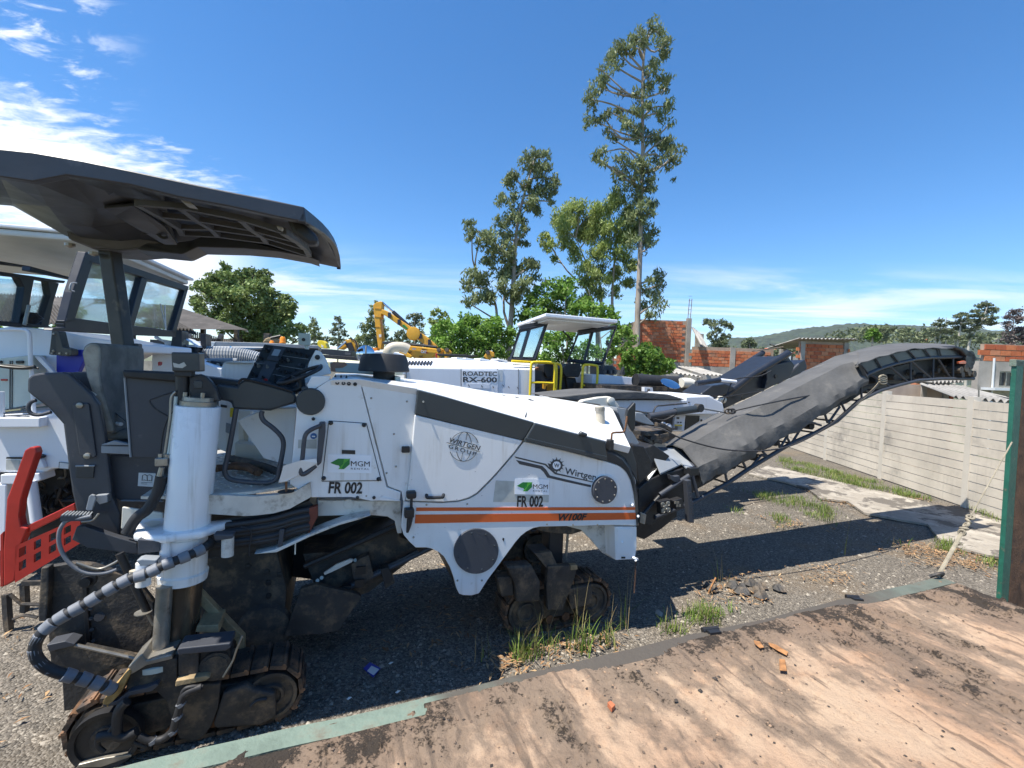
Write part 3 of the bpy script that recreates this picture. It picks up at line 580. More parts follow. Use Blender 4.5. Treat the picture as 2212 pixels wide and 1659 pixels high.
for pts_, col_, lb in [([(708, 985), (745, 990), (755, 1060), (710, 1055)], 'wood', 'orange flake of wood on the trailer floor near the chequered patch'), ([(640, 885), (690, 900), (765, 945), (755, 965), (690, 930), (650, 905)], 'wood', 'long curled orange bark strip on the trailer floor'), ([(550, 872), (590, 880), (615, 915), (590, 920), (560, 895)], 'wood', 'short orange bark strip left of the long one')]:
    MB().prism([PZ('7', x, y, ZD + .028) for x, y in pts_], (0, 0, -.006)).build('bark_piece', M['wood'], label=lb, cat='bark', bevel=.003)
MB().prism([PZ('8', x, y, ZD + .03) for x, y in [(1865, 1255), (1885, 1245), (1912, 1270), (1892, 1290)]], (0, 0, -.02)).build('brick_shard', mat('brick_shard', C(.45, .14, .06), .8), label='small orange brick shard on the trailer floor in front of the machine', cat='brick shard')
# green post past the trailer's end
gp0 = PZ('7', 2110, 575, 0.45)
Fg = Frame((gp0.x, gp0.y, 0), Vector((.93, .368, 0)))
t = thing('green_post', 'chipped green steel post with rusty side at the right edge of the picture', 'post', Vector((gp0.x, gp0.y, 0)))
post_a = [Fg.p('0', x, y, 0) for x, y in [(2197, 779), (2320, 790), (2270, 1285), (2165, 1272)]]
a0 = post_a[0]; a3 = post_a[3]; wv = Fg.u; nv = Fg.n * .035
MB().prism([a0, a0 + wv * .12, a3 + wv * .13 + Vector((0, 0, -.5)), a3 + Vector((0, 0, -.5))], nv).build('post_tube', M['green'], t, bevel=.004)
MB().prism([a0 + wv * .122, a0 + wv * .5, a3 + wv * .5 + Vector((0, 0, -.5)), a3 + wv * .132 + Vector((0, 0, -.5))], nv * .6).build('rusty_plate', M['rust'], t)
MB().prism([a0 - wv * .01 + Vector((0, 0, .01)), a0 + wv * .14 + Vector((0, 0, .01)), a0 + wv * .14 + Vector((0, 0, -.05)), a0 - wv * .01 + Vector((0, 0, -.05))], nv * 1.3).build('top_cap', M['greenpale'], t, bevel=.004)
# strap tied to the trailer corner
t = thing('tie_strap', 'dusty knotted strap running from the trailer corner up towards the green post', 'strap', PZ('7', 1680, 480, ZD))
r0 = PZ('7', 1680, 485, ZD + .01); r1 = Fg.p('7', 2212, -480, .0) if False else PY('0', 2186, 955, r0.y + .35)
def along(f): return r0.lerp(r1, f)
MB().tube([r0, along(.1), along(.3)], .013, 7, flat=.45).build('strap_tail', M['rope'], t)
MB().tube([along(.28), along(.6), along(1.)], .0055, 6).build('cord', M['rope'], t)
mb = MB()
for i in range(5):
    q = along(.31 + i * .028); ang = i * 1.3; ax = Vector((math.cos(ang), .4, math.sin(ang))).normalized()
    mb.tube(smoothpath([q + ax.orthogonal().normalized() * .018 * math.cos(w) + ax.cross(ax.orthogonal()).normalized() * .022 * math.sin(w) for w in [k * .785 for k in range(8)]], 2, True), .01, 6, closed=True)
mb.build('knot', M['rope'], t, smooth=60)
MB().tube(smoothpath([r0 + Vector((-.06, 0, 0)), r0 + Vector((-.02, -.02, .03)), r0 + Vector((.06, .02, .02)), r0 + Vector((.05, .05, -.03))]), .014, 6).build('hook', M['dust'], t)

# ------------------------------------------------------------------ concrete panel wall
wa = PZ('0', 2088, 1095); wb = PZ('0', 1905, 1033); FWL = Frame(wa, wb - wa); SPN = (wb - wa).length; WH = 2.0
wall = thing('concrete_wall', 'stained prefabricated concrete panel wall with slotted posts along the yard', 'wall', wa)
WC = mat('wall_board_concrete', C(.6, .535, .44), .85, var=.16, vscale=1.1, dirt=C(.24, .215, .185), dirt_amt=.42, dscale=.75, bump=.2, bscale=25, world=True, streak=.3)
PC_ = mat('wall_post_concrete', C(.57, .52, .44), .85, var=.1, vscale=2, dirt=C(.3, .27, .23), dirt_amt=.3, dscale=2, bump=.15, bscale=30, world=True)
NB = 12; bh = WH / NB
bmesh_ = MB().box((0, 0, 0), (SPN / 2 - .03, 0, 0), (0, .018, 0), (0, 0, bh / 2 - .007)).mesh('board', Vector((0, 0, 0))); bmesh_.materials.append(WC)
pm = MB().box((0, 0, WH / 2 + .02), (.065, 0, 0), (0, .06, 0), (0, 0, WH / 2 + .05)).mesh('wall_post', Vector((0, 0, 0))); pm.materials.append(PC_)
Rw = Matrix((FWL.u, FWL.n, Vector((0, 0, 1)))).transposed()
for k in range(-2, 6):
    inst(pm, 'wall_post', wall, FWL.w(k * SPN, 0, 0), Rw)
    if k < 5:
        for j in range(NB):
            inst(bmesh_, 'wall_board', wall, FWL.w((k + .5) * SPN, .035 + random.uniform(-.006, .006), (j + .5) * bh + random.uniform(-.002, .002)), Rw)
for zc, off in ((1.96, -.09), (1.9, -.08)):
    MB().tube(smoothpath([FWL.w(s, off, zc + .03 * math.sin(s * 2.3)) for s in np.linspace(-5, 5.5, 12)]), .009, 5).build('cable', M['rubber'], wall)

# ------------------------------------------------------------------ brick buildings
def brickmats():
    out = []
    for c in ((.46, .125, .045), (.52, .165, .065), (.40, .10, .04), (.50, .2, .1)):
        out.append(mat('hollow_clay_brick', C(*c), .85, var=.15, vscale=8, dirt=C(.28, .15, .09), dirt_amt=.35, dscale=1.3, world=True))
    return out
BMS = brickmats()
MORT = mat('mortar', C(.36, .27, .2), .9, var=.15, vscale=6); PLAST = mat('stained_plaster', C(.34, .31, .27), .9, var=.25, vscale=1.2, dirt=C(.13, .12, .1), dirt_amt=.35, dscale=1.3)
FIBRO = mat('fibre_cement_sheet', C(.36, .34, .31), .9, var=.25, vscale=1.2, dirt=C(.12, .11, .1), dirt_amt=.4, dscale=1.5)
def brick_face(parent, F, s0, s1, z0, z1, L, h, top=None, dep=.06, back=.12):
    """backing wall with every brick standing proud of the joints"""
    MB().fbox(F, s0, s1, .03, .03 + back, z0, z1).build('mortar_wall', MORT, parent)
    ms = []
    for m_ in BMS:
        me = MB().box((0, 0, 0), (L / 2 - .012, 0, 0), (0, .035, 0), (0, 0, h / 2 - .012)).mesh('brick', Vector((0, 0, 0))); me.materials.append(m_); ms.append(me)
    Rr_ = Matrix((F.u, F.n, Vector((0, 0, 1)))).transposed(); cnt = 0
    nz_ = int((z1 - z0) / h); 
    for j in range(nz_):
        s = s0 + (L / 2 if j % 2 == 0 else 0); 
        while s + L / 2 <= s1 + .01:
            if cnt < 296: inst(random.choice(ms), 'brick', parent, F.w(s, .03 + random.uniform(-.006, .006), z0 + (j + .5) * h), Rr_); cnt += 1
            s += L
def corrug(p00, p10, p01, waves, amp, name, mt, parent, th=.012):
    """sheet from p00 along p10 (waves across) and down p01"""
    p00, p10, p01 = map(Vector, (p00, p10, p01)); nrm = (p10 - p00).cross(p01 - p00).normalized(); n = waves * 6; mb = MB()
    A_ = []; 
    for off in (0, th):
        for e in (Vector((0, 0, 0)), p01 - p00):
            A_.append([p00 + (p10 - p00) * (i / n) + e + nrm * (amp * math.sin(i / 6 * 2 * math.pi) + off) for i in range(n + 1)])
    secs = [[A_[0][i], A_[1][i], A_[3][i], A_[2][i]] for i in range(n + 1)]
    return mb.loft(secs).build(name, mt, parent)
# tall unfinished brick house behind the trees
def P26(x, y, k='5', Y=26.): return PY(k, x, y, Y)
a = P26(1470, 403); b = P26(1762, 388); base = P26(1762, 655).z; base0 = P26(1762, 712).z
h1 = thing('brick_house', 'tall unfinished orange brick house wall with concrete column and rebar behind the trees', 'house', Vector((a.x, 26, 0)))
Fh = Frame((a.x, 26., 0), (1, 0, 0)); wid = b.x - a.x
brick_face(h1, Fh, 0, wid, base, b.z - .1, .33, .165)
MB().fbox(Fh, 0, wid, 0.005, .15, 0, base - .01).build('plaster_base', PLAST, h1)
MB().fbox(Fh, 0, wid + .3, .17, 5, 0, b.z - .12).build('house_block', MORT, h1)
MB().fbox(Fh, wid + .01, wid + .26, -.08, .14, 0, b.z + .05).build('concrete_column', PLAST, h1)
for dx_ in (.06, .2): MB().tube([Fh.w(wid + dx_, 0, b.z), Fh.w(wid + dx_ + .04, 0, P26(1775, 262).z)], .018, 5).build('rebar', M['rust'], h1)
for q in range(5): MB().tube([Fh.w(wid + .05, 0, b.z + .3 + q * .25), Fh.w(wid + .23, 0, b.z + .3 + q * .25)], .01, 4).build('rebar_tie', M['rust'], h1)
cr = P26(1790, 437); cr2 = P26(1893, 462); cr3 = P26(1780, 548)
corrug((wid + a.x + .28, 25.9, cr.z), (cr2.x, 27.2, cr2.z), (wid + a.x + .3, 24.6, cr3.z), 6, .05, 'roof_sheet', FIBRO, h1)
MB().fbox(Fh, cr2.x - a.x - .3, cr2.x - a.x + .15, .9, 1.1, 0, P26(1880, 470).z).build('plaster_pier', PLAST, h1)
bl = P26(1325, 560); h0 = thing('brick_annex', 'low piece of orange brick wall left of the tall house, behind the tree trunks', 'wall', Vector((bl.x, 25.5, 0)))
brick_face(h0, Frame((bl.x, 25.6, 0), (1, 0, 0)), 0, a.x - bl.x - .05, P26(1325, 700).z, bl.z, .33, .165)
c0 = P26(1778, 553); c1 = P26(2260, 600); hz = c0.z
yw = thing('brick_boundary_wall', 'long orange brick wall on a plaster base right of the tall house', 'wall', Vector((c0.x, 25.5, 0)))
Fy = Frame((c0.x, 25.5, 0), (1, -.02, 0)); ww = c1.x - c0.x; zb_ = P26(1778, 675).z
brick_face(yw, Fy, 0, ww, zb_, hz - .05, .36, .18); MB().fbox(Fy, 0, ww, .0, .16, 0, zb_ - .01).build('plaster_base', PLAST, yw)
for q in (2000, 2300): s_ = P26(q, 600).x - c0.x; MB().fbox(Fy, s_, s_ + .28, -.05, .16, 0, hz - .03).build('concrete_pier', PLAST, yw)
MB().tube([Fy.w(4.5, .5, hz + .25), Fy.w(ww + 1.5, .8, hz - .1)], .03, 5).build('rail', M['dust'], yw)
# low tin roofs in front of it
for (x0, y0, x1, y1, Yd, lb) in [(1640, 712, 1850, 742, 19., 'low grey corrugated lean-to roof by the round shrub'), (1860, 728, 2010, 738, 19.6, 'second low corrugated roof beside the conveyor')]:
    p, q = PY('5', x0, y0, Yd), PY('5', x1, y1, Yd); t = thing('lean_to', lb, 'shed', Vector((p.x, Yd, 0)))
    corrug(p, q, (p.x, Yd + 3, p.z + .35), int((q.x - p.x) / .17), .035, 'roof_sheet', FIBRO, t); MB().fbox(Frame((p.x, Yd + .5, 0), (1, 0, 0)), .1, q.x - p.x - .1, 0, .15, 0, p.z - .35).build('wall_panel', PLAST, t)
    for f in (.02, .98): MB().fbox(Frame((p.x, Yd + .15, 0), (1, 0, 0)), (q.x - p.x) * f - .05, (q.x - p.x) * f + .05, 0, .1, 0, q.z - .06).build('roof_post', PLAST, t)
# brick shed with corrugated roof above the conveyor
Ys = 23.; e0 = PY('6', 838, 300, Ys); e1 = PY('6', 1140, 262, Ys); sh = thing('brick_shed', 'orange brick shed with a corrugated roof rising behind the black conveyor', 'shed', Vector((e0.x, Ys, 0)))
Fs = Frame((e0.x, Ys, 0), (1, 0, 0)); ws = e1.x - e0.x; zt = PY('6', 1000, 282, Ys).z
brick_face(sh, Fs, 0, ws, .9, zt, .36, .185); MB().fbox(Fs, 0, ws, .02, .16, 0, .89).build('plaster_base', PLAST, sh)
for f in (.02, ws - .25): MB().fbox(Fs, f, f + .22, -.03, .02, 0, zt).build('concrete_column', PLAST, sh)
Fs2 = Frame(Fs.w(ws, 0, 0), Vector((.38, 1, 0))); 
Fs2.n = Vector((Fs2.u.y, -Fs2.u.x, 0)) * -1
brick_face(sh, Fs2, .0, 5.5, .9, zt - .02, .36, .185)
corrug(Fs.w(-.3, -.35, zt + .1), Fs.w(ws + .15, -.35, zt + .16), Fs.w(-.3 + 1.5, 5.2, zt - .1), int(ws / .16), .04, 'roof_sheet', FIBRO, sh)
corrug(Fs.w(ws + .15, -.35, zt + .16), Fs.w(ws + 2.4, 5.2, zt - .02), Fs.w(ws - .8, -.35, zt + .155), 6, .02, 'roof_edge', FIBRO, sh)
# right hand house: brick over grey render with a window
Yr = 15.; g0 = PY('e', 1800, 470, Yr); g1 = PY('e', 2400, 452, Yr); zb2 = PY('e', 1800, 640, Yr).z
rh = thing('rendered_house', 'house with orange brick above grey render and a dark window behind the wall', 'house', Vector((g0.x, Yr, 0)))
Fr = Frame((g0.x, Yr, 0), (1, .03, 0)); wr = g1.x - g0.x
brick_face(rh, Fr, 0.1, wr, zb2, g0.z, .36, .185); wx0 = PY('e', 1955, 800, Yr).x - g0.x; wz0, wz1 = PY('e', 1955, 895, Yr).z, PY('e', 1955, 740, Yr).z
x_l = PY('e', 1745, 700, Yr).x - g0.x
for (sa, sb, za, zb3) in [(x_l, wx0, 0, zb2), (wx0, wr, 0, wz0), (wx0, wr, wz1, zb2)]: MB().fbox(Fr, sa, sb, -.06, .14, za, zb3 - .01).build('rendered_wall', PLAST, rh)
MB().fbox(Fr, wx0, wr, .05, .09, wz0, wz1).build('window_pane', mat('dark_window_glass', C(.05, .055, .06), .15), rh); 
for f in (0, .5, 1.): MB().fbox(Fr, wx0 + .55 * f, wx0 + .55 * f + .035, -.01, .05, wz0, wz1).build('window_frame', M['steel'], rh)
for f in (0, 1.): MB().fbox(Fr, wx0, wr, -.02, .045, wz0 + (wz1 - wz0 - .04) * f, wz0 + (wz1 - wz0 - .04) * f + .04).build('window_frame', M['steel'], rh)
sgm = PY('e', 1890, 600, Yr).x - g0.x; MB().tube([Fr.w(sgm, -.1, 0), Fr.w(sgm, -.1, zb2 + .1)], .03, 8).build('drain_pipe', M['paper'], rh)
MB().fbox(Fr, x_l + .1, wr, -.5, -.07, PY('e', 1800, 925, Yr).z, PY('e', 1800, 900, Yr).z).build('window_ledge', M['paper'], rh)
# low roofs leaning on the concrete wall
Yl = 12.; q0, q1 = PY('e', 860, 880, Yl), PY('e', 1500, 880, Yl)
lo = thing('low_outbuilding', 'low rendered outbuilding with sagging corrugated roof just behind the concrete wall', 'shed', Vector((q0.x, Yl, 0)))
Fl = Frame((q0.x, Yl, 0), (1, 0, 0)); wl = q1.x - q0.x; ztl = PY('e', 1300, 862, Yl).z
MB().fbox(Fl, 0, wl, 0, .15, 0, ztl - .06).build('rendered_wall', mat('pinkish_render', C(.42, .33, .26), .9, var=.2, vscale=2, dirt=C(.3, .12, .07), dirt_amt=.3, dscale=3), lo)
for f in (.52, .86): MB().fbox(Fl, wl * f, wl * f + .14, -.04, -.002, 0, ztl - .07).build('pilaster', PLAST, lo)
MB().fbox(Fl, wl * .96, wl + .02, -.05, -.003, 0, ztl - .05).build('brick_pier', BMS[2], lo)
corrug(Fl.w(.9, -.3, ztl + .02), Fl.w(wl * 1.0, -.3, ztl + .08), Fl.w(.9, 3, ztl + .3), 8, .04, 'roof_sheet', FIBRO, lo)
e_ = PY('e', 2090, 1010, 10.5); s_ = PY('e', 1380, 845, Yl)
corrug(s_, (s_.x + .9, Yl + 2.2, s_.z + .05), e_, 7, .035, 'roof_slope', FIBRO, lo)
corrug(PY('e', 1520, 1000, 9.9), PY('e', 2120, 1050, 9.3), PY('e', 1520, 1000, 9.9) + Vector((1.2, 2.2, .25)), 8, .04, 'low_roof_sheet', FIBRO, lo)
MB().tube([PY('e', 1765, 1020, 9.6), PY('e', 1765, 880, 9.6)], .015, 6).build('vent_pipe', M['steel'], lo)
# open shed with dark roof on the left
Yh = 21.; sd_ = thing('open_shed', 'long open shed with dark sheet roof and ribbed metal end wall behind the left machines', 'shed', Vector((-18, Yh, 0)))
r_a = PY('1', -260, 955, Yh); r_b = PY('1', 1060, 1040, Yh); r_c = PY('1', 1520, 1190, Yh - 1.5)
DR = mat('dark_roof_sheets', C(.07, .062, .055), .85, var=.3, vscale=1.5, dirt=C(.2, .17, .15), dirt_amt=.35, dscale=2)
e_l = PY('1', -260, 1130, Yh - 5); e_r = PY('1', 1000, 1185, Yh - 3)
corrug(e_l, e_r + Vector((1.2, 0, 0)), e_l + (r_a - e_l), 60, .05, 'roof_sheet', DR, sd_)
MB().add([r_b, r_c, e_r, e_r + Vector((0, 2, -.1)), r_a, e_l], [(0, 1, 2), (0, 2, 3), (4, 0, 2, 5)]).build('roof_end', DR, sd_)
MB().add([r_c, r_c + Vector((.05, 0, -.12)), r_b + Vector((.05, 0, -.12)), r_b], [(0, 1, 2, 3)]).build('barge_board', FIBRO, sd_)
w0 = PY('c', 215, 160, Yh - .5); w1 = PY('c', 745, 180, Yh - .5); zt_ = w0.z; zb3 = 0
mb = MB(); nst = 26
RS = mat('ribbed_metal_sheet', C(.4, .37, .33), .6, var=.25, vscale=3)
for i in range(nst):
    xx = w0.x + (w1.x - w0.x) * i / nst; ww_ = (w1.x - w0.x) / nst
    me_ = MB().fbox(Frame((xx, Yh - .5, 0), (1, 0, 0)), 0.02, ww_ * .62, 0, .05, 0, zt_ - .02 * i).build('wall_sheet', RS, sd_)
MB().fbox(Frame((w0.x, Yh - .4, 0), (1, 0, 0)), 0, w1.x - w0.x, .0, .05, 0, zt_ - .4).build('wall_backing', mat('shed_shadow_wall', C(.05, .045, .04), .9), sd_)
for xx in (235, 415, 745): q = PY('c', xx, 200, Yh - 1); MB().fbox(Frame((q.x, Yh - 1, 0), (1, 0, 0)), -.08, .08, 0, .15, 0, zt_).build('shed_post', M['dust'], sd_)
for xx in (-9, -14, -19, -24): MB().fbox(Frame((xx * 1.0, Yh - 4.4, 0), (1, 0, 0)), -.1, .1, 0, .2, 0, e_l.z - .05).build('shed_post', M['dust'], sd_)
# ------------------------------------------------------------------ hills
def hills():
    prof = [('0', 1300, 775), ('0', 1450, 765), ('0', 1560, 737), ('6', 420, 255), ('6', 560, 250), ('6', 700, 225), ('6', 850, 195), ('6', 1000, 182), ('6', 1150, 168), ('6', 1300, 178), ('6', 1420, 178), ('6', 1640, 188), ('6', 1800, 200), ('6', 2050, 215), ('6', 2300, 245), ('0', 2350, 760)]
    Yd = 1400.; P3 = [PY(k, x, y, Yd) for k, x, y in prof]; xs_ = np.array([p.x for p in P3]); zs_ = np.array([p.z for p in P3])
    nx, ny = 360, 60; X_ = np.linspace(xs_[0] - 300, xs_[-1] + 1500, nx); T_ = np.linspace(0, 1, ny); XX, TT = np.meshgrid(X_, T_, indexing='ij')
    top = np.interp(XX, xs_, zs_, left=20, right=zs_[-1] * .8); fall = np.sin(np.clip(TT, 0, .62) / .62 * np.pi / 2) ** 1.2 * np.where(TT > .62, np.cos((TT - .62) / .38 * np.pi / 2), 1)
    YY = Yd - 520 + TT * 850; ridge = fbm(XX, YY, .012, 4, 31) * 9 * fall
    spur = np.abs(fbm(XX, YY * .25, .018, 3, 44)) * 26 * np.sin(np.pi * np.clip(TT / .62, 0, 1))
    Z_ = top * fall + ridge * .5 - spur + rng.normal(0, 1.6, XX.shape) * (fall > .05)
    i = np.arange(nx - 1)[:, None] * ny + np.arange(ny - 1)[None]; q = np.stack([i, i + ny, i + ny + 1, i + 1], -1).reshape(-1, 4)
    hm = mat('forested_hillside', C(.028, .042, .02), .95, var=.4, vscale=.03, dirt=C(.055, .07, .03), dirt_amt=.5, dscale=.02, bump=0)
    o = npmesh('hills', np.stack([XX, YY, Z_ - 3], -1).reshape(-1, 3), q, hm, 'structure')
    for p_ in o.data.polygons: p_.use_smooth = False
hills()
for i, (x, y) in enumerate([(650, 322), (690, 330), (735, 342), (770, 336), (805, 347), (1590, 272), (1620, 268)]):
    d = 420.; p = PY('6', x, y + 6, d); t = thing('distant_house', ['pale distant house at the foot of the hill, leftmost in the row', 'second small distant house from the left below the hill', 'distant house with reddish roof above the dark conveyor end', 'fourth tiny distant house below the hill', 'last tiny pale distant house left of the brick shed', 'tiny distant house among trees right of the brick shed', 'tiny pale house beside the pale tree trunks far off'][i], 'house', Vector((p.x, d, 0)), 'houses at the foot of the hill')
    Fq = Frame((p.x, d, 0), (1, 0, 0)); MB().fbox(Fq, -3.5, 3.5, 0, 6, 0, p.z).build('wall', [M['paper'], PLAST, BMS[1]][i % 3], t)
    MB().prism([Fq.w(-4, -.5, p.z), Fq.w(4, -.5, p.z), Fq.w(0, -.5, p.z + 1.6)], (0, 7, 0)).build('roof', BMS[2], t)
    MB().fbox(Fq, -.6, .6, -.05, -.01, p.z - 2.4, p.z - 1).build('window', M['ink'], t)

hz_ = MB().box((0, 1125, 130), (2700, 0, 0), (0, 1575, 0), (0, 0, 131.2)); hm_ = bpy.data.materials.new('air'); hm_.use_nodes = True; ht = hm_.node_tree; ht.nodes.remove(ht.nodes['Principled BSDF'])
pv_ = nn(ht, 'ShaderNodeVolumePrincipled'); pv_.inputs['Color'].default_value = (.82, .9, 1, 1); pv_.inputs['Density'].default_value = .00009; pv_.inputs['Anisotropy'].default_value = .2
ht.links.new(pv_.outputs[0], ht.nodes['Material Output'].inputs['Volume']); hz_.build('haze', hm_, kind='stuff')
SC.cycles.volume_bounces = 0
# ================================================================== the milling machine in the foreground
F = FM
mm = thing('milling_machine', 'white milling machine with black canopy, orange stripes and long conveyor, nearest the trailer', 'milling machine', F.w(.9, .8, 0))
def bolt(p, ax, r, mt, parent, name='bolt', h=.012, seg=6):
    return MB().cyl(p, Vector(p) + Vector(ax) * h, r, r * .9, seg).build(name, mt, parent)
BK = -F.n                                                # towards us
# ---- hull behind the panels
hull_top = [('4', 300, 376), ('4', 487, 370), ('4', 845, 430), ('4', 1010, 478), ('4', 1560, 638), ('4', 2000, 755), ('4', 2158, 795)]
near = [F.p(k, x, y, .04) for k, x, y in hull_top]
low = [F.p('4', x, y, .04) for x, y in [(2185, 900), (2195, 1240), (1560, 1250), (800, 1190), (748, 1060), (200, 1060), (120, 700), (215, 460)]]
MB().prism(near + low, F.n * .5).build('hull', M['white'], mm, bevel=.008)
# sloping bonnet: near edge just above the dark band, ridge further in
def sv(k, x, y, v): return F.p(k, x, y, v)
edge = [sv('4', x, y, -.02) for x, y in [(310, 366), (487, 361), (845, 421), (1010, 466), (1290, 548), (1560, 626), (2000, 741), (2156, 782)]]
ridge = [sv('4', x, y, .62) for x, y in [(330, 346), (500, 345), (880, 385), (1030, 400), (1290, 445), (1540, 488), (1870, 512), (2042, 540)]]
far_ = [p + F.n * .95 + Vector((0, 0, .0)) for p in ridge]; farb = [p + F.n * .98 + Vector((0, 0, -.35)) for p in ridge]; neb = [p + Vector((0, 0, -.06)) + F.n * .03 for p in edge]
mb = MB()
secs = [[neb[i], edge[i], ridge[i], far_[i], farb[i]] for i in range(len(edge))]
mb.loft(secs[:3]); mb.build('bonnet_rear', M['white'], mm, bevel=.006, smooth=30)
MB().loft(secs[2:6]).build('bonnet', M['white'], mm, bevel=.006, smooth=30)
MB().loft(secs[5:]).build('bonnet_front', M['white'], mm, bevel=.006, smooth=30)
ps = sv('4', 1530, 500, .60); pe = sv('4', 1508, 603, .03)
MB().box((ps + pe) / 2 + Vector((0, 0, .004)), (pe - ps) / 2, F.u * .006, (0, 0, .004)).build('seam', M['ink'], mm)
for i in range(9):                                        # louvres in the bonnet
    f = i / 8; a = sv('4', 885 + 640 * f, 392 + 97 * f, .60); d1 = (sv('4', 930 + 620 * f, 404 + 90 * f, .55) - a)
    MB().prism([a + Vector((0, 0, .003)), a + F.u * .075 + Vector((0, 0, -.018)), a + F.u * .075 + BK * .035 + Vector((0, 0, -.035)), a + BK * .012 + Vector((0, 0, .0))], (0, 0, .008)).build('louvre', M['inkgrey'], mm)
# ---- side panels
slab(F, '4', [(300, 372), (487, 366), (655, 1028), (742, 1058), (736, 1106), (560, 1112), (440, 1088), (195, 1090), (60, 1008), (72, 880), (104, 545), (170, 455), (200, 438)], 0, .04, 'rear_side_panel', M['white'], mm)
slab(F, '4', [(185, 440), (300, 371), (310, 345), (195, 345), (165, 400)], .02, .03, 'chamfer_panel', M['white'], mm)
slab(F, '4', [(493, 367), (846, 428), (829, 580), (789, 1000), (770, 1112), (757, 1112), (747, 1054), (664, 1022)], .004, .04, 'middle_side_panel', M['white'], mm)
slab(F, '4', [(829, 583), (1492, 742), (1440, 812), (1382, 880), (1330, 940), (1288, 985), (1210, 1063), (1160, 1092), (1100, 1110), (1000, 1118), (776, 1111), (792, 1000)], -.03, .034, 'engine_side_door', M['white'], mm, bevel=.006)
slab(F, '4', [(848, 431), (1010, 471), (1290, 552), (1560, 630), (1494, 740), (1260, 688), (830, 579)], -.034, .05, 'dark_side_band', M['trim'], mm, bevel=.006)
b2 = slab(F, '4', [(1566, 633), (2003, 746), (2014, 868), (1760, 800), (1502, 741)], -.05, .07, 'dark_front_band', M['trim'], mm, bevel=.01)
slab(F, '4', [(1510, 722), (2010, 838), (2013, 868), (1502, 741)], -.062, .02, 'band_lip', M['trim'], mm, bevel=.004)
MB().lathe(sv('4', 1838, 695, -.06), F.u + Vector((0, 0, -.25)), [(0, .012), (.01, .02), (.07, .014), (.075, 0)], 10).build('vent_nozzle', M['trim'], mm, smooth=40)
MB().cyl(sv('4', 880, 502, -.03), sv('4', 880, 502, -.05), .008, seg=8).build('bolt', M['steel'], mm)
lower = [('0', 873, 1083), ('4', 745, 1270), ('4', 760, 1320), ('0', 884, 1170), ('0', 898, 1183), ('0', 921, 1183), ('0', 931, 1185), ('0', 948, 1193), ('0', 959, 1202), ('0', 973, 1227), ('0', 981, 1250), ('0', 987, 1273), ('0', 992, 1283), ('0', 1001, 1286), ('0', 1019, 1286.5), ('0', 1035, 1282), ('0', 1054, 1252), ('0', 1086, 1209), ('0', 1114, 1171), ('0', 1125, 1158), ('0', 1138, 1148), ('0', 1152, 1141), ('0', 1166, 1138), ('0', 1325, 1134.5), ('4', 2062, 1262), ('4', 2196, 1264)]
uppr = [('4', 2194, 1130), ('4', 2176, 1030), ('4', 2150, 960), ('4', 2115, 915), ('4', 2070, 890), ('4', 2012, 872), ('4', 1760, 805), ('4', 1500, 747), ('4', 1446, 818), ('4', 1386, 888), ('4', 1334, 948), ('4', 1292, 993), ('4', 1214, 1071), ('4', 1164, 1099), ('4', 1101, 1117), ('4', 1000, 1125), ('4', 777, 1118)]
MB().prism([F.p(k, x, y, -.012) for k, x, y in lower + uppr], F.n * .045).build('lower_side_panel', M['white'], mm, bevel=.005)
# front cowl: charcoal trim sweeping down the front corner
cp = [(2000, 790), (2060, 812), (2110, 845), (2150, 905), (2178, 985), (2195, 1080), (2200, 1180), (2202, 1262)]
ci = [(2008, 868), (2052, 880), (2092, 898), (2128, 935), (2154, 985), (2172, 1060), (2184, 1170), (2190, 1262)]
mb = MB(); secs = []
for (x, y), (x2, y2) in zip(cp, ci):
    secs.append([sv('4', x2, y2, -.018), sv('4', (x * .7 + x2 * .3), y * .7 + y2 * .3, -.03), sv('4', x + 3, y, .02), sv('4', x + 3, y, .55), sv('4', x2, y2, .55)])
mb.loft(secs).build('front_cowl', M['trim'], mm, smooth=50)
slab(F, '4', [(2010, 745), (2160, 782), (2190, 880), (2198, 1000), (2120, 850), (2060, 815), (2005, 795)], .03, .5, 'front_corner', M['trim'], mm)
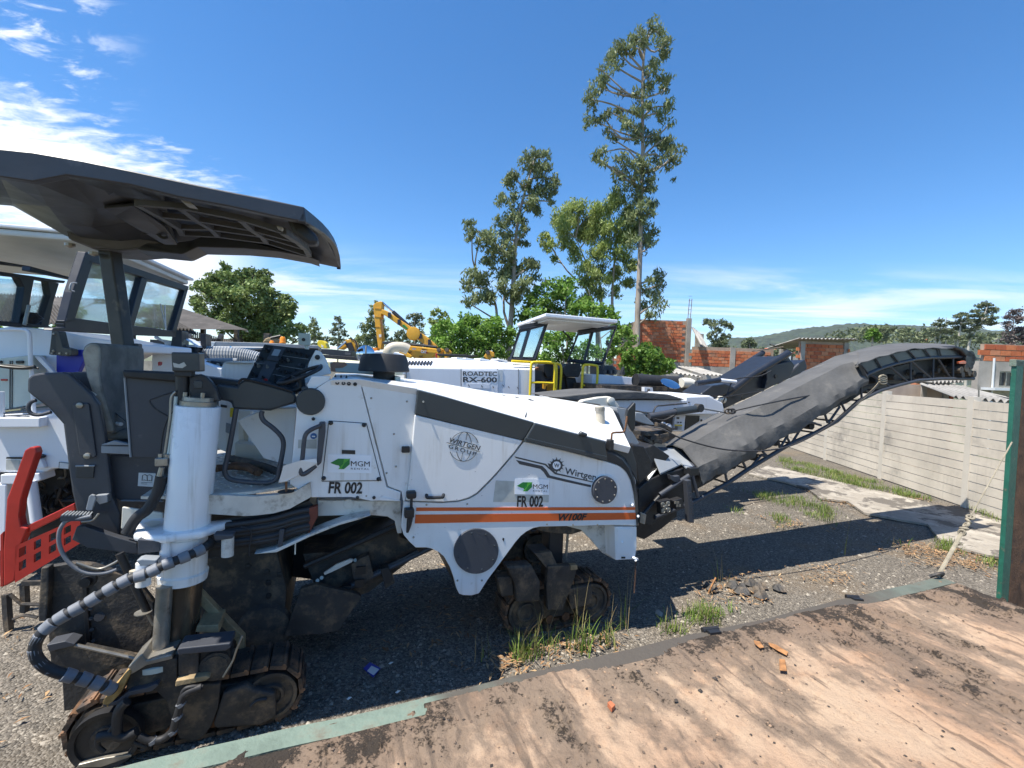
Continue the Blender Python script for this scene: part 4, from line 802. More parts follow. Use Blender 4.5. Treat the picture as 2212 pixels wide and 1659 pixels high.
# stripes
slab(F, '4', [(838, 1152.5), (2187, 1150), (2187, 1167), (836, 1174)], -.0155, .004, 'orange_stripe', M['orange'], mm, bevel=0)
slab(F, '4', [(833, 1196), (2187, 1184), (2187, 1225), (828, 1250)], -.0155, .004, 'orange_stripe', M['orange'], mm, bevel=0)
def mtext(txt, l, r, t, v, mt, bold=.02, shear=0, sp=1., name='lettering'):
    return text_on(txt, sv('4', *l, v), sv('4', *r, v), sv('4', *t, v), mt, mm, BK * .0025, name, bold, shear, sp)
mtext('W100F', (1712, 1232), (1888, 1228), (1712, 1190), -.0165, M['ink'], .035, .35)
mtext('FR 002', (1455, 1145), (1615, 1145), (1458, 1078), -.013, M['ink'], .03, .0, 1.0)
mtext('FR 002', (296, 1062), (503, 1064), (304, 992), -.001, M['ink'], .03)
def sticker(x0, y0, x1, y1, dy, v, gs):
    """rental firm's sticker"""
    slab(F, '4', [(x0, y0), (x1, y0 + dy), (x1, y1 + dy), (x0, y1)], v, .003, 'sticker', M['sticker'], mm, bevel=0)
    w, h = x1 - x0, y1 - y0
    def q(a, b): return (x0 + a * w, y0 + b * h + dy * a)
    o = v - .002
    for pts, mt in [([(.06, .47), (.28, .22), (.58, .22), (.42, .62), (.34, .62), (.22, .58)], 'vgreen'), ([(.30, .62), (.36, .78), (.5, .5), (.62, .2), (.5, .25)], 'vgreen'), ([(.44, .22), (.6, .22), (.6, .48), (.42, .8), (.28, .8), (.42, .5)], 'vgreen2'), ([(.46, .45), (.6, .24), (.6, .52), (.44, .8), (.36, .8)], 'vgreen')]:
        pts = [(.06 + (a_ - .06) * .82, b_) for a_, b_ in pts]
        slab(F, '4', [q(*p) for p in pts], o, .001, 'logo_mark', M[mt], mm, bevel=0); o -= .0012
    mtext('MGM', q(.53, .62), q(.96, .62), q(.53, .33), v, M['ink'], .0)
    mtext('RENTAL', q(.53, .81), q(.95, .81), q(.53, .71), v, M['ink'], .0, 0, 1.3)
# access door with knobs
slab(F, '4', [(302, 622), (528, 637), (619, 984), (260, 988)], -.008, .01, 'access_door', M['white'], mm, bevel=.003)
for a_, b_ in [((302, 619), (531, 634)), ((531, 634), (622, 986)), ((622, 987), (257, 991)), ((257, 990), (300, 620))]:
    MB().tube([sv('4', *a_, -.002), sv('4', *b_, -.002)], .0022, 5).build('door_gap', M['ink'], mm)
for x, y in [(312, 632), (516, 645), (606, 977), (268, 972)]: MB().lathe(sv('4', x, y, -.008), BK, [(0, .016), (.012, .014), (.02, .006)], 8).build('door_knob', M['ink'], mm, smooth=40)
slab(F, '4', [(380, 798), (462, 801), (462, 825), (380, 822)], -.012, .004, 'door_slot', M['ink'], mm, bevel=0)
sticker(293, 826, 562, 936, 6, -.011, 1)
slab(F, '4', [(1326, 986), (1655, 1000), (1650, 1120), (1310, 1117)], -.0145, .002, 'sticker_residue', M['stickgrey'], mm, bevel=0)
sticker(1442, 974, 1653, 1070, 5, -.0185, .8)
for x, y in [(352, 385), (390, 388), (423, 391), (461, 394)]: MB().lathe(sv('4', x, y, 0), BK, [(0, .013), (.01, .013), (.011, .006), (.004, .005)], 10).build('rubber_grommet', M['ink'], mm, smooth=40)
for x, y in [(340, 352), (375, 354), (408, 357)]: MB().cyl(sv('4', x, y, .03), sv('4', x, y, .03) + Vector((0, 0, .02)), .008, .002, 8).build('bolt', M['ink'], mm)
for x, y in [(475, 1090), (577, 1090), (205, 607), (148, 560)]: MB().lathe(sv('4', x, y, 0), BK, [(0, .012), (.012, .011), (.016, .004)], 8).build('bolt', M['ink'], mm, smooth=40)
# latch, handle, lamp cable
MB().box(sv('4', 772, 795, -.012), F.u * .028, F.n * .016, (0, 0, .022)).build('door_latch', M['ink'], mm, bevel=.006)
MB().tube(smoothpath([sv('4', 900, 1075, -.03), sv('4', 903, 1088, -.055), sv('4', 915, 1092, -.06), sv('4', 988, 1090, -.06), sv('4', 1001, 1086, -.055), sv('4', 1005, 1073, -.03)], 3), .012, 8).build('door_handle', M['ink'], mm, smooth=60)
MB().box(sv('4', 806, 1072, -.05), F.u * .034, F.n * .03, (0, 0, .026)).build('socket_box', M['ink'], mm, bevel=.012)
MB().tube([sv('4', 808, 1090, -.05), sv('4', 806, 1160, -.045)], .01, 8).build('socket_cable', M['rubber'], mm)
MB().box(sv('4', 793, 1183, -.05), F.u * .033, F.n * .028, (0, 0, .032)).build('plug_body', M['ink'], mm, bevel=.006)
MB().tube([sv('4', 800, 1205, -.05), sv('4', 792, 1260, -.045), sv('4', 782, 1305, -.04)], .016, 8, rr=[.022, .018, .009]).build('plug_tail', M['rubber'], mm, smooth=60)
# maker's globe badge
gc = (1130, 778)
def gp_(dx, dy): return sv('4', gc[0] + dx, gc[1] + dy + dx * .0, -.033)
for rx, h0, h1 in [(88, 1.28, -1.28), (45, 1.2, -1.2)]:
    for side in (0, 1):
        pts = []
        for i in range(15):
            th = math.radians(198 + 146 * i / 14 if side == 0 else 20 + 140 * i / 14)
            pts.append(gp_(math.cos(th) * rx + (8 if side == 0 else -8) * .3, math.sin(th) * 90))
        MB().tube(pts, .0024, 4, flat=1.).build('globe_line', M['inkgrey'], mm)
for dy0, dy1 in ((-90, -40), (38, 90)): MB().tube([gp_(22 if dy0 < 0 else -8, dy0), gp_(12 if dy0 < 0 else -18, dy1)], .0024, 4).build('globe_line', M['inkgrey'], mm)
MB().tube([gp_(-106, -26), gp_(98, 30)], .0024, 4).build('globe_line', M['inkgrey'], mm)
mtext('WIRTGEN', (1040, 752), (1228, 803), (1046, 722), -.0315, M['inkgrey'], .014, .25)
mtext('GROUP', (1035, 786), (1200, 836), (1040, 762), -.0315, M['inkgrey'], .004, .0, 1.35)
# speed-line decal with cutter wheel
for pts in ([(1442, 838), (1635, 884), (1655, 905), (1700, 940), (1930, 994), (1930, 1000), (1690, 948), (1645, 908), (1628, 892), (1448, 848)],
            [(1450, 860), (1612, 897), (1636, 920), (1658, 955), (1760, 980), (1925, 1018), (1923, 1031), (1750, 993), (1642, 968), (1620, 935), (1600, 915), (1472, 886)],
            [(1645, 880), (1665, 885), (1690, 925), (1660, 915)]):
    slab(F, '4', pts, -.0145, .002, 'speed_line', M['inkgrey'], mm, bevel=0)
wc = (1700, 893); pts = []
for i in range(12):
    a0 = i * math.pi / 6
    pts += [(wc[0] + 50 * math.cos(a0), wc[1] + 50 * math.sin(a0)), (wc[0] + 36 * math.cos(a0 + .1), wc[1] + 36 * math.sin(a0 + .1)), (wc[0] + 38 * math.cos(a0 + .45), wc[1] + 38 * math.sin(a0 + .45))]
slab(F, '4', pts, -.0155, .003, 'cutter_wheel_mark', M['inkgrey'], mm, bevel=0)
slab(F, '4', [(wc[0] + 25 * math.cos(i * .52), wc[1] + 25 * math.sin(i * .52)) for i in range(12)], -.0165, .002, 'mark_centre', M['sticker'], mm, bevel=0)
mtext('W', (1683, 904), (1716, 906), (1683, 880), -.0165, M['inkgrey'], .02)
mtext('Wirtgen', (1748, 944), (1940, 985), (1752, 905), -.012, M['inkgrey'], .014)
# round covers
def cover(x, y, rx, ry, v, th, nb, name='round_cover', mt='grey', label=None):
    c = sv('4', x, y, v); ax = (sv('4', x + rx, y, v) - c); az = Vector((0, 0, (sv('4', x, y - ry, v) - c).z)); n_ = 40
    ring = [c + ax * math.cos(2 * math.pi * i / n_) + az * math.sin(2 * math.pi * i / n_) for i in range(n_)]
    o = MB().prism(ring, F.n * th).build(name, M[mt], mm, bevel=.004)
    if label: o['label'] = label
    for i in range(nb):
        a = 2 * math.pi * (i + .4) / nb; p = c + ax * math.cos(a) * .84 + az * math.sin(a) * .84
        MB().lathe(p, BK, [(0, .008), (.004, .007), (.006, .002)], 6).build('cover_bolt', M['steel'] if rx < 100 else M['trim'], o)
cover(1209, 1422, 135, 139, -.03, .02, 8)
cover(2000, 1048, 88, 100, -.022, .012, 0, 'cover_boss', 'white'); cover(2001, 1047, 72, 84, -.06, .045, 9, label='small round front cover with bright bolts')
MB().prism(frompx(F, '4', [(1370, 1338), (1378, 1342), (1375, 1362), (1366, 1348)], -.015), F.n * .004).build('paint_chip', M['ink'], mm)
# bonnet pipe and mirror
pb = sv('5', 1232, 1036, .3); pt_ = sv('5', 1228, 925, .3)
MB().cyl(pb, pt_, .042, .042, 20).build('filler_pipe', M['beige'], mm, smooth=40); MB().cyl(pt_ - Vector((0, 0, .04)), pt_ - Vector((0, 0, .01)), .047, .047, 20).build('pipe_clamp', M['steel'], mm, smooth=40)
MB().tube(smoothpath([sv('5', 1298, 1190, -.04), sv('5', 1300, 1110, -.05), sv('5', 1310, 1086, -.05), sv('5', 1370, 1082, -.06), sv('5', 1384, 1060, -.06), sv('5', 1396, 985, -.06)], 3), .009, 7).build('mirror_arm', M['rust'], mm, smooth=60)
mo = MB().prism(frompx(F, '5', [(1394, 980), (1402, 945), (1442, 900), (1450, 905), (1446, 1060), (1430, 1085), (1418, 1070), (1398, 1030)], -.05), F.n * .04).build('mirror', M['ink'], mm, bevel=.008)
MB().box(sv('5', 1290, 1160, -.04), F.u * .02, F.n * .03, (0, 0, .045)).build('mirror_hinge', M['ink'], mm, bevel=.004)
for i in range(46):                                       # chips and scratches, thickest low down
    x = random.uniform(790, 2150); y = random.choice([random.uniform(1260, 1330), random.uniform(880, 1120), random.uniform(760, 1250)])
    if y > 1262 and x > 1480: continue
    if y < 880 and x > 1300: continue
    l_ = random.uniform(2, 9); a_ = random.uniform(-.6, .6); v_ = -.0125 if y > 1120 or x > 1520 else -.0305
    if 1190 < y < 1262: continue
    MB().prism([sv('4', x, y, v_), sv('4', x + l_, y + l_ * a_, v_), sv('4', x + l_ * .9, y + l_ * a_ + 1.6, v_), sv('4', x + 1, y + 1.8, v_)], F.n * .002).build('paint_scratch', random.choice([M['inkgrey'], M['rust'], M['stickgrey']]), mm)
for x, y in [(1640, 1255), (1800, 1258), (1950, 1258), (900, 1135), (1150, 1130), (820, 1335), (1090, 1600), (1240, 1600), (700, 700), (712, 900), (560, 480), (530, 1080), (655, 940), (780, 500)]:
    MB().lathe(sv('4', x, y, -.012 if y > 1120 else .004 if x > 500 else 0), BK, [(0, .008), (.004, .007), (.006, .002)], 8).build('panel_rivet', M['steel'], mm)
# tool box under the front corner
slab(F, '4', [(2056, 1270), (2192, 1270), (2192, 1400), (2180, 1470), (2062, 1476)], 0, .22, 'tool_box', M['white'], mm, bevel=.006)
slab(F, '4', [(2072, 1282), (2163, 1284), (2155, 1438), (2070, 1444)], -.006, .008, 'tool_box_door', M['white'], mm, bevel=.003)
slab(F, '4', [(2098, 1455), (2122, 1455), (2122, 1466), (2098, 1466)], -.004, .004, 'drain_slot', M['ink'], mm, bevel=0)
MB().cyl(sv('4', 2103, 1365, -.006), sv('4', 2103, 1365, -.02), .009, seg=8).build('box_latch', M['sticker'], mm)
slab(F, '4', [(1745, 1262), (2056, 1264), (2056, 1472), (1980, 1430), (1905, 1345), (1850, 1290)], .16, .02, 'front_bracket', M['whitedirty'], mm)
slab(F, '4', [(1560, 1268), (1905, 1266), (1850, 1300), (1790, 1318), (1640, 1305), (1585, 1290)], .2, .05, 'under_plate', M['dust'], mm)
# hanging chain
for i in range(20):
    a = sv('4', 2188 - i * .6, 1470 + i * 10.5, -.01); ang = i % 2 * 1.57; ax = (F.u * math.cos(ang) + F.n * math.sin(ang))
    MB().tube([a + ax * .006 * math.cos(w) + Vector((0, 0, .0125)) * math.sin(w) for w in [k * 1.047 for k in range(6)]], .0022, 4, closed=True).build('chain_link', M['rust'], mm)
MB().tube(smoothpath([sv('4', 2165, 1455, -.01), sv('4', 2180, 1465, -.03), sv('4', 2195, 1470, -.01)]), .012, 6).build('chain_hook', M['sticker'], mm)
for x, y in [(2165, 1135), (2200, 1205), (2185, 1475)]: MB().cyl(sv('4', x, y, -.01), sv('4', x, y, -.04), .014, .01, 8).build('catch', M['sticker'], mm)
# ---- air intake cap and worn duct
MB().lathe(sv('d', 1025, 822, .5), (0, 0, 1), [(0, .085), (.06, .085), (.062, .195), (.07, .2), (.16, .185), (.2, .165), (.21, .0)], 32).build('air_intake_cap', M['rubber'], mm, smooth=40)
c_ = sv('d', 1067, 690, .85); r_ = (sv('d', 1120, 690, .85) - sv('d', 1015, 690, .85)).length / 2
pz = lambda y: Vector((0, 0, sv('d', 1067, y, .85).z - c_.z))
MB().tube(smoothpath([c_ + pz(760), c_, c_ + pz(600), c_ + pz(545), c_ + pz(505) + F.u * .04, c_ + pz(500) + F.u * .12, c_ + pz(520) + F.u * .17], 4), r_, 18).build('exhaust_pipe', M['beige'], mm, smooth=60)
slab(F, 'd', [(492, 650), (610, 655), (930, 676), (1215, 720), (1215, 785), (900, 778), (500, 745)], .72, .3, 'worn_duct', M['palegreen'], mm, bevel=.01)
slab(F, 'd', [(500, 668), (530, 650), (640, 655), (668, 680), (620, 708), (545, 712), (550, 750), (505, 745)], .714, .004, 'rust_patch', mat('surface_rust', C(.42, .22, .14), .8, var=.3, vscale=20), mm, bevel=0)
MB().fbox(F, .62, .66, .4, .9, 2.12, 2.2).build('duct_bracket', M['palegreen'], mm)
# ---- operator platform
flr = [F.w(-.95, .18, 1.41), F.w(-.6, .03, 1.43), F.w(-.3, .0, 1.45), F.w(.02, .02, 1.48), F.w(.14, .12, 1.49), F.w(.14, 1.75, 1.49), F.w(-.95, 1.75, 1.41)]
MB().prism(flr, (0, 0, -.018)).build('platform_floor', mat('chequer_plate', C(.5, .48, .43), .45, .3, var=.2, vscale=4, dirt=C(.22, .16, .11), dirt_amt=.45, dscale=5, bump=.5, bscale=60), mm)
cpn = MB()
for i in range(17):                                       # tread pattern pressed into the plate
    for j in range(24):
        p = F.w(-.85 + i * .058 + (j % 2) * .029, .1 + j * .058, 1.424 + i * .0038); ax = (F.u + F.n * (1 if j % 2 else -1)).normalized() * .017
        cpn.prism([p - ax, p + ax.cross(Vector((0, 0, 1))) * .25, p + ax, p - ax.cross(Vector((0, 0, 1))) * .25], (0, 0, .006))
o = cpn.build('tread_pattern', M['whitedirty'], mm); o['kind'] = 'stuff'
rimo = [('2', 1260, 1075), ('2', 1400, 1078), ('2', 1560, 1085), ('2', 1700, 1075), ('2', 1820, 1050), ('2', 1905, 1000), ('2', 1915, 1085), ('2', 1780, 1160), ('2', 1640, 1195), ('2', 1500, 1205), ('2', 1260, 1190)]
secs = []
for (a_, b_) in zip(rimo[:6], [rimo[10], rimo[9], ('2', 1580, 1200), ('2', 1680, 1188), rimo[7], rimo[6]]):
    p, q = F.p(*a_, -.03), F.p(*b_, -.01); secs.append([p, q, q + F.n * .03, p + F.n * .05])
MB().loft(secs).build('platform_rim', M['whitedirty'], mm, smooth=50)
slab(F, '2', [(1690, 1410), (1900, 1318), (2000, 1275), (2110, 1235), (2215, 1210), (2280, 1200), (2210, 1226), (2080, 1262), (1900, 1334), (1700, 1428), (1560, 1440)], -.02, .12, 'lower_flange', M['whitedirty'], mm)
slab(F, '4', [(232, 1108), (742, 1114), (748, 1310), (722, 1312), (706, 1235), (660, 1208), (520, 1195), (400, 1200), (232, 1205)], .1, .06, 'frame_side', M['whitedirty'], mm)
slab(F, '4', [(150, 1150), (740, 1190), (735, 1330), (560, 1450), (240, 1600), (-60, 1560), (-60, 1180)], .95, .4, 'added_dark_slab', M['black'], mm)  # black slab added to darken the gap where lit ground showed through
slab(F, '4', [(612, 1082), (736, 1108), (742, 1114), (612, 1110)], -.004, .02, 'frame_lip', M['white'], mm)
MB().lathe(sv('4', 420, 1130, .1), BK, [(0, .035), (.004, .035), (.006, .03)], 20).build('plug_boss', M['whitedirty'], mm)
slab(F, '4', [(178, 1158), (232, 1140), (232, 1208), (175, 1320)], .0, .05, 'red_bracket', mat('red_oxide', C(.16, .035, .02), .6, var=.2), mm)
# hoses on the platform
for pts in ([(1330, 905), (1400, 900), (1450, 885), (1500, 900), (1570, 940)], [(1420, 890), (1500, 890), (1560, 915), (1600, 935)], [(1330, 920), (1420, 905), (1520, 915), (1590, 945)]):
    MB().tube(smoothpath([PZ('2', x, y, 1.49) for x, y in pts], 4), .019, 8).build('loose_hose', M['rust'], mm, smooth=60)
MB().tube(smoothpath([PZ('2', x, y, 1.48) for x, y in [(1400, 850), (1500, 870), (1620, 900), (1720, 940)]]), .03, 8).build('drain_hose', M['dust'], mm, smooth=60)
# cabinets behind the platform
slab(F, '2', [(1345, 470), (1440, 400), (1640, 420), (1850, 380), (1860, 500), (1830, 640), (1800, 880), (1620, 850), (1430, 830), (1340, 790)], 1.25, .25, 'platform_cabinet', M['white'], mm)
slab(F, '2', [(1465, 555), (1592, 560), (1540, 752), (1465, 748)], 1.235, .02, 'cabinet_recess', M['cream'], mm); slab(F, '2', [(1490, 600), (1575, 600), (1540, 740), (1500, 745)], 1.225, .01, 'recess_strip', M['beige'], mm)
MB().tube([sv('2', 1625, 560, 1.22), sv('2', 1610, 780, 1.22)], .11, 20).build('round_tank', M['white'], mm, smooth=50)
slab(F, '2', [(1440, 755), (1540, 765), (1640, 785), (1640, 870), (1560, 855), (1440, 838)], 1.05, .18, 'battery_box', M['cream'], mm, bevel=.01)
slab(F, '2', [(1640, 785), (1785, 800), (1780, 885), (1640, 868)], 1.0, .12, 'vent_box', M['whitedirty'], mm)
for i in range(5): slab(F, '2', [(1650, 815 + i * 12), (1772, 827 + i * 12), (1772, 832 + i * 12), (1650, 820 + i * 12)], .995, .006, 'vent_slot', M['ink'], mm, bevel=0)
slab(F, '2', [(1415, 540), (1445, 540), (1440, 600), (1412, 595)], 1.23, .01, 'yellow_label', M['yellow'], mm, bevel=0)
slab(F, '2', [(1388, 630), (1430, 645), (1425, 705), (1385, 690)], 1.235, .01, 'socket_plate', M['greylit'], mm)
slab(F, '2', [(1355, 518), (1395, 525), (1393, 540), (1355, 535)], 1.235, .01, 'vent_label', M['ink'], mm)
slab(F, 'c', [(625, 500), (930, 500), (900, 700), (600, 680), (605, 560)], .95, .5, 'console_pedestal', M['white'], mm, bevel=.01)
slab(F, 'c', [(625, 498), (650, 492), (935, 480), (930, 505)], .9, .5, 'pedestal_top', M['white'], mm)
slab(F, '4', [(-260, 620), (-80, 545), (100, 540), (72, 900), (-100, 850)], .35, .3, 'inner_column_panel', M['white'], mm)
slab(F, '4', [(112, 735), (225, 735), (225, 790), (110, 788)], -.003, .003, 'faded_label', M['stickgrey'], mm, bevel=0)
MB().cyl(sv('4', 206, 713, -.001), sv('4', 206, 713, -.005), .02, seg=20).build('blue_label', M['bluesign'], mm); slab(F, '4', [(196, 711), (216, 712), (216, 719), (196, 718)], -.007, .001, 'label_bar', M['sticker'], mm, bevel=0)
# ---- control console
A0, B0, C0, D0 = sv('c', 1030, 318, .75), sv('c', 1530, 374, .62), sv('c', 1312, 765, .38), sv('c', 850, 662, .5)
nrm = (B0 - A0).cross(D0 - A0).normalized(); nrm = nrm if nrm.dot(EYEV - A0) > 0 else -nrm
def cf(a, b, h=.0): return A0 + (B0 - A0) * a + (D0 + (C0 - D0) * a - A0 - (B0 - A0) * a) * b + nrm * h
MB().prism([A0, B0, C0, D0], -nrm * .05).build('console_face', M['panel'], mm, bevel=.004)
MB().prism([A0 - nrm * .052, B0 - nrm * .052, C0 - nrm * .052, D0 - nrm * .052], -nrm * .12).build('console_box', M['white'], mm, bevel=.012)
wp = [('c', 1535, 375), ('c', 1582, 388), ('c', 1640, 470), ('c', 1692, 610), ('c', 1560, 640), ('c', 1345, 770), ('c', 1330, 760)]
MB().prism([F.p(k, x, y, .55) for k, x, y in wp], F.n * .12).build('console_side', M['white'], mm, bevel=.008)
MB().lathe(sv('c', 1555, 447, .55), BK, [(0, .02), (.03, .018), (.035, .01)], 10).build('console_knob', M['ink'], mm); MB().lathe(sv('c', 1590, 530, .55), BK, [(0, .014), (.03, .01)], 6).build('console_knob', M['ink'], mm)
def cpatch(a0, a1, b0, b1, h, name, mt, th=.004):
    MB().prism([cf(a0, b0, h), cf(a1, b0, h), cf(a1, b1, h), cf(a0, b1, h)], nrm * -th).build(name, mt, mm, bevel=.0015)
cpatch(.2, .44, .04, .42, .006, 'display_bezel', M['panel2'], .008); cpatch(.25, .38, .12, .3, .009, 'display', M['screen']); cpatch(.2, .44, .45, .95, .003, 'console_inset', M['panel2'])
kn = [(.03, .42), (.1, .42), (.5, .13), (.58, .14), (.7, .16), (.8, .17), (.93, .2), (.5, .35), (.56, .36), (.62, .37), (.68, .38), (.5, .4), (.57, .41), (.88, .6), (.58, .66), (.7, .66), (.8, .68), (.9, .7), (.3, .62), (.33, .9), (.6, .9), (.68, .9), (.76, .9), (.86, .9), (.08, .85), (.16, .88), (.05, .62), (.12, .63), (.1, .1), (.14, .2), (.94, .45), (.47, .55), (.55, .82), (.9, .84)]
for i, (a, b) in enumerate(kn):
    r = random.choice([.009, .012, .014]); p = cf(a, b, 0); MB().lathe(p, nrm, [(0, r), (.012, r), (.014, r * .6), (.028, r * .55), (.03, 0)], 8).build('control_knob', M['ink'] if i % 9 else M['steel'], mm, smooth=40)
for a, b in [(.03, .14), (.12, .12), (.12, .52), (.87, .42), (.2, .5), (.5, .6)]: MB().cyl(cf(a, b), cf(a, b, .003), .014, seg=12).build('indicator_lamp', M['panel2'], mm)
MB().lathe(cf(.42, .97, 0), nrm, [(0, .008), (.015, .008), (.016, .014), (.025, .014), (.028, .005)], 14).build('emergency_button', M['red'], mm, smooth=40)
for b in (.26, .52, .76): MB().tube([cf(.46, b, .003), cf(.98, b, .003)], .0018, 4).build('panel_seam', M['greylit'], mm)
MB().tube([cf(0, .55, .003), cf(.2, .55, .003)], .0018, 4).build('panel_seam', M['greylit'], mm)
MB().tube([cf(.4, .3, 0), cf(.47, .36, .04)], .005, 6).build('toggle_lever', M['ink'], mm)
for i in range(4): slab(F, 'c', [(825 + i * 105, 718 + i * 16), (900 + i * 105, 730 + i * 16), (905 + i * 105, 745 + i * 16), (825 + i * 105, 734 + i * 16)], .17, .01, 'tray_slot', M['stickgrey'], mm)
# steering wheel
w0_, w1_ = sv('c', 1170, 700, .25), sv('c', 1588, 545, .25); wcn = (w0_ + w1_) / 2; e1_ = (w1_ - w0_) / 2; e2 = F.n * e1_.length * .98 + Vector((0, 0, .02))
MB().tube([wcn + e1_ * math.cos(w) + e2 * math.sin(w) for w in [k * math.pi / 18 for k in range(36)]], .015, 8, closed=True).build('steering_wheel', M['rubber'], mm, smooth=60)
hub = wcn + Vector((0, 0, -.035)); 
for a in (0, 2.1, 4.2): MB().tube([hub, wcn + e1_ * math.cos(a) + e2 * math.sin(a)], .01, 6).build('wheel_spoke', M['rubber'], mm)
MB().tube([wcn + Vector((0, 0, -.01)), sv('c', 1400, 740, .25), sv('c', 1330, 770, .25)], .03, 10).build('steering_column', M['ink'], mm, smooth=60)
# horn drum under the wheel
dc = sv('c', 1488, 886, -.02); rr_ = (sv('c', 1632, 886, -.02) - dc).length
MB().lathe(dc, F.n, [(-.004, 0), (-.004, rr_ * .93), (.004, rr_), (.14, rr_), (.15, rr_ * .95), (.15, 0)], 36).build('round_drum', M['trim'], mm, smooth=40)
slab(F, 'c', [(1395, 745), (1500, 735), (1590, 745), (1600, 775), (1400, 785)], .04, .08, 'drum_bracket', M['trim'], mm)
# arm rest rail and tray
slab(F, '2', [(745, 312), (760, 308), (1095, 322), (1200, 340), (1465, 372), (1462, 418), (1200, 392), (760, 355)], .2, .14, 'arm_rail', M['black'], mm, bevel=.012)
slab(F, '2', [(1330, 392), (1455, 408), (1470, 385), (1500, 365), (1530, 365), (1800, 440), (1822, 470), (1818, 510), (1660, 558), (1430, 548), (1418, 505), (1345, 490), (1300, 495)], .14, .3, 'console_tray', M['trim'], mm, bevel=.015)
MB().tube(smoothpath([sv('2', 1460, 395, .13), sv('2', 1475, 372, .13), sv('2', 1520, 365, .13), sv('2', 1700, 408, .13), sv('2', 1800, 440, .13)]), .009, 6).build('tray_rail', M['black'], mm)
slab(F, '2', [(765, 352), (1100, 375), (1080, 560), (1045, 700), (1010, 852), (803, 842)], .24, .03, 'side_guard', M['grey'], mm, bevel=.004)
MB().tube([sv('2', 766, 356, .235), sv('2', 803, 842, .235)], .006, 5).build('guard_edge', M['greylit'], mm)
# hinge mast on the column
mast = sv('2', 1122, 320, .03), sv('2', 1118, 510, .03)
MB().cyl(mast[1] + Vector((0, 0, -.03)), mast[0], .036, .036, 16).build('mast_post', M['black'], mm, smooth=40)
slab(F, '2', [(1165, 500), (1165, 365), (1185, 342), (1225, 333), (1265, 345), (1300, 380), (1330, 430), (1352, 500)], .0, .05, 'hinge_plate', M['black'], mm, bevel=.008)
slab(F, '2', [(1195, 372), (1240, 372), (1245, 395), (1240, 420), (1195, 420), (1188, 395)], -.006, .008, 'hinge_boss', M['trim'], mm)
slab(F, '2', [(1050, 197), (1222, 200), (1225, 318), (1056, 316)], -.03, .13, 'junction_box', M['trim'], mm, bevel=.008)
slab(F, '2', [(1062, 262), (1100, 272), (1130, 258), (1145, 280), (1120, 296), (1068, 290)], -.0325, .003, 'scuffed_patch', M['stickgrey'], mm, bevel=0)
MB().box(sv('2', 1135, 330, .02), F.u * .045, F.n * .04, (0, 0, .016)).build('mast_cap', M['black'], mm, bevel=.004)
ctop = sv('2', 1218, 527, .02); cbot = sv('2', 1146, 1330, .02); axc = (ctop - cbot).normalized()
RC = (sv('2', 1361, 540, .02) - sv('2', 1074, 530, .02)).length / 2 * .985
MB().lathe(ctop, axc, [(-.01, RC * .8), (.03, RC * .8), (.032, RC * .72), (.055, RC * .7), (.056, 0)], 30).build('column_collar', M['steel'], mm, smooth=40)
for i in range(4): 
    a = i * 1.57 + .5; MB().cyl(ctop + (F.u * math.cos(a) + F.n * math.sin(a)) * RC * .6 + axc * .05, ctop + (F.u * math.cos(a) + F.n * math.sin(a)) * RC * .6 + axc * .085, .012, seg=6).build('bolt', M['steel'], mm)
MB().lathe(cbot, axc, [(0, RC), ((ctop - cbot).length - .006, RC), ((ctop - cbot).length, RC * .96), ((ctop - cbot).length + .002, 0)], 48).build('lift_column', M['whitecol'], mm, smooth=40)
# casting round the column
cst = sv('2', 1120, 1290, .04)
def ell(c, ru, rn): return [c + F.u * ru * math.cos(w) + F.n * rn * math.sin(w) for w in [k * math.pi / 12 for k in range(24)]]
cpl = [sv('2', x, 1250, v) for x, v in [(818, .02), (822, -.06), (900, -.13), (1020, -.15), (1250, -.12), (1330, -.05), (1430, .05), (1425, .2), (1300, .3), (1000, .32), (850, .2)]]
zc_ = sv('2', 820, 1290, .0).z
cpl = [Vector((p.x, p.y, zc_)) for p in cpl]
MB().prism(cpl, (0, 0, -.05)).build('column_flange', M['whitecol'], mm, bevel=.018)
b0_ = sv('3', 1125, 500, .02); t0_ = sv('3', 1140, 230, .02)
MB().lathe(b0_, (t0_ - b0_), [(-.0, RC * .8), (0, RC * 1.06), (.05, RC * 1.1), (.06, RC * 1.02), (.2, RC * 1.02), ((t0_ - b0_).length, RC * 1.06)], 40).build('lower_bearing', M['whitecol'], mm, smooth=40)
slab(F, '3', [(985, 250), (1040, 250), (1045, 400), (1000, 470), (960, 440)], -.13, .1, 'casting_rib', M['whitecol'], mm, bevel=.015)
slab(F, '3', [(845, 255), (985, 265), (980, 330), (845, 345)], -.14, .06, 'hose_bracket', M['grey'], mm, bevel=.004)
slab(F, '3', [(835, 385), (870, 375), (965, 380), (950, 410), (860, 420)], -.2, .07, 'roller_bracket', M['greylit'], mm, bevel=.006)
MB().cyl(sv('3', 882, 395, -.16), sv('3', 880, 535, -.16), .037, .037, 18).build('guide_roller', M['whitecol'], mm, smooth=40)
MB().cyl(sv('3', 1400, 235, -.1), sv('3', 1398, 355, -.1), .034, .034, 18).build('guide_roller', M['whitedirty'], mm, smooth=40)
slab(F, '3', [(1310, 225), (1435, 225), (1430, 250), (1320, 265)], -.14, .07, 'roller_bracket', M['grey'], mm, bevel=.006)
MB().cyl(sv('3', 820, 445, -.13), sv('3', 820, 475, -.13), .02, .02, 10).build('bolt_head', M['beige'], mm)
slab(F, '2', [(750, 1150), (1000, 1185), (1000, 1285), (742, 1282)], .2, .02, 'rear_plate', M['cream'], mm)
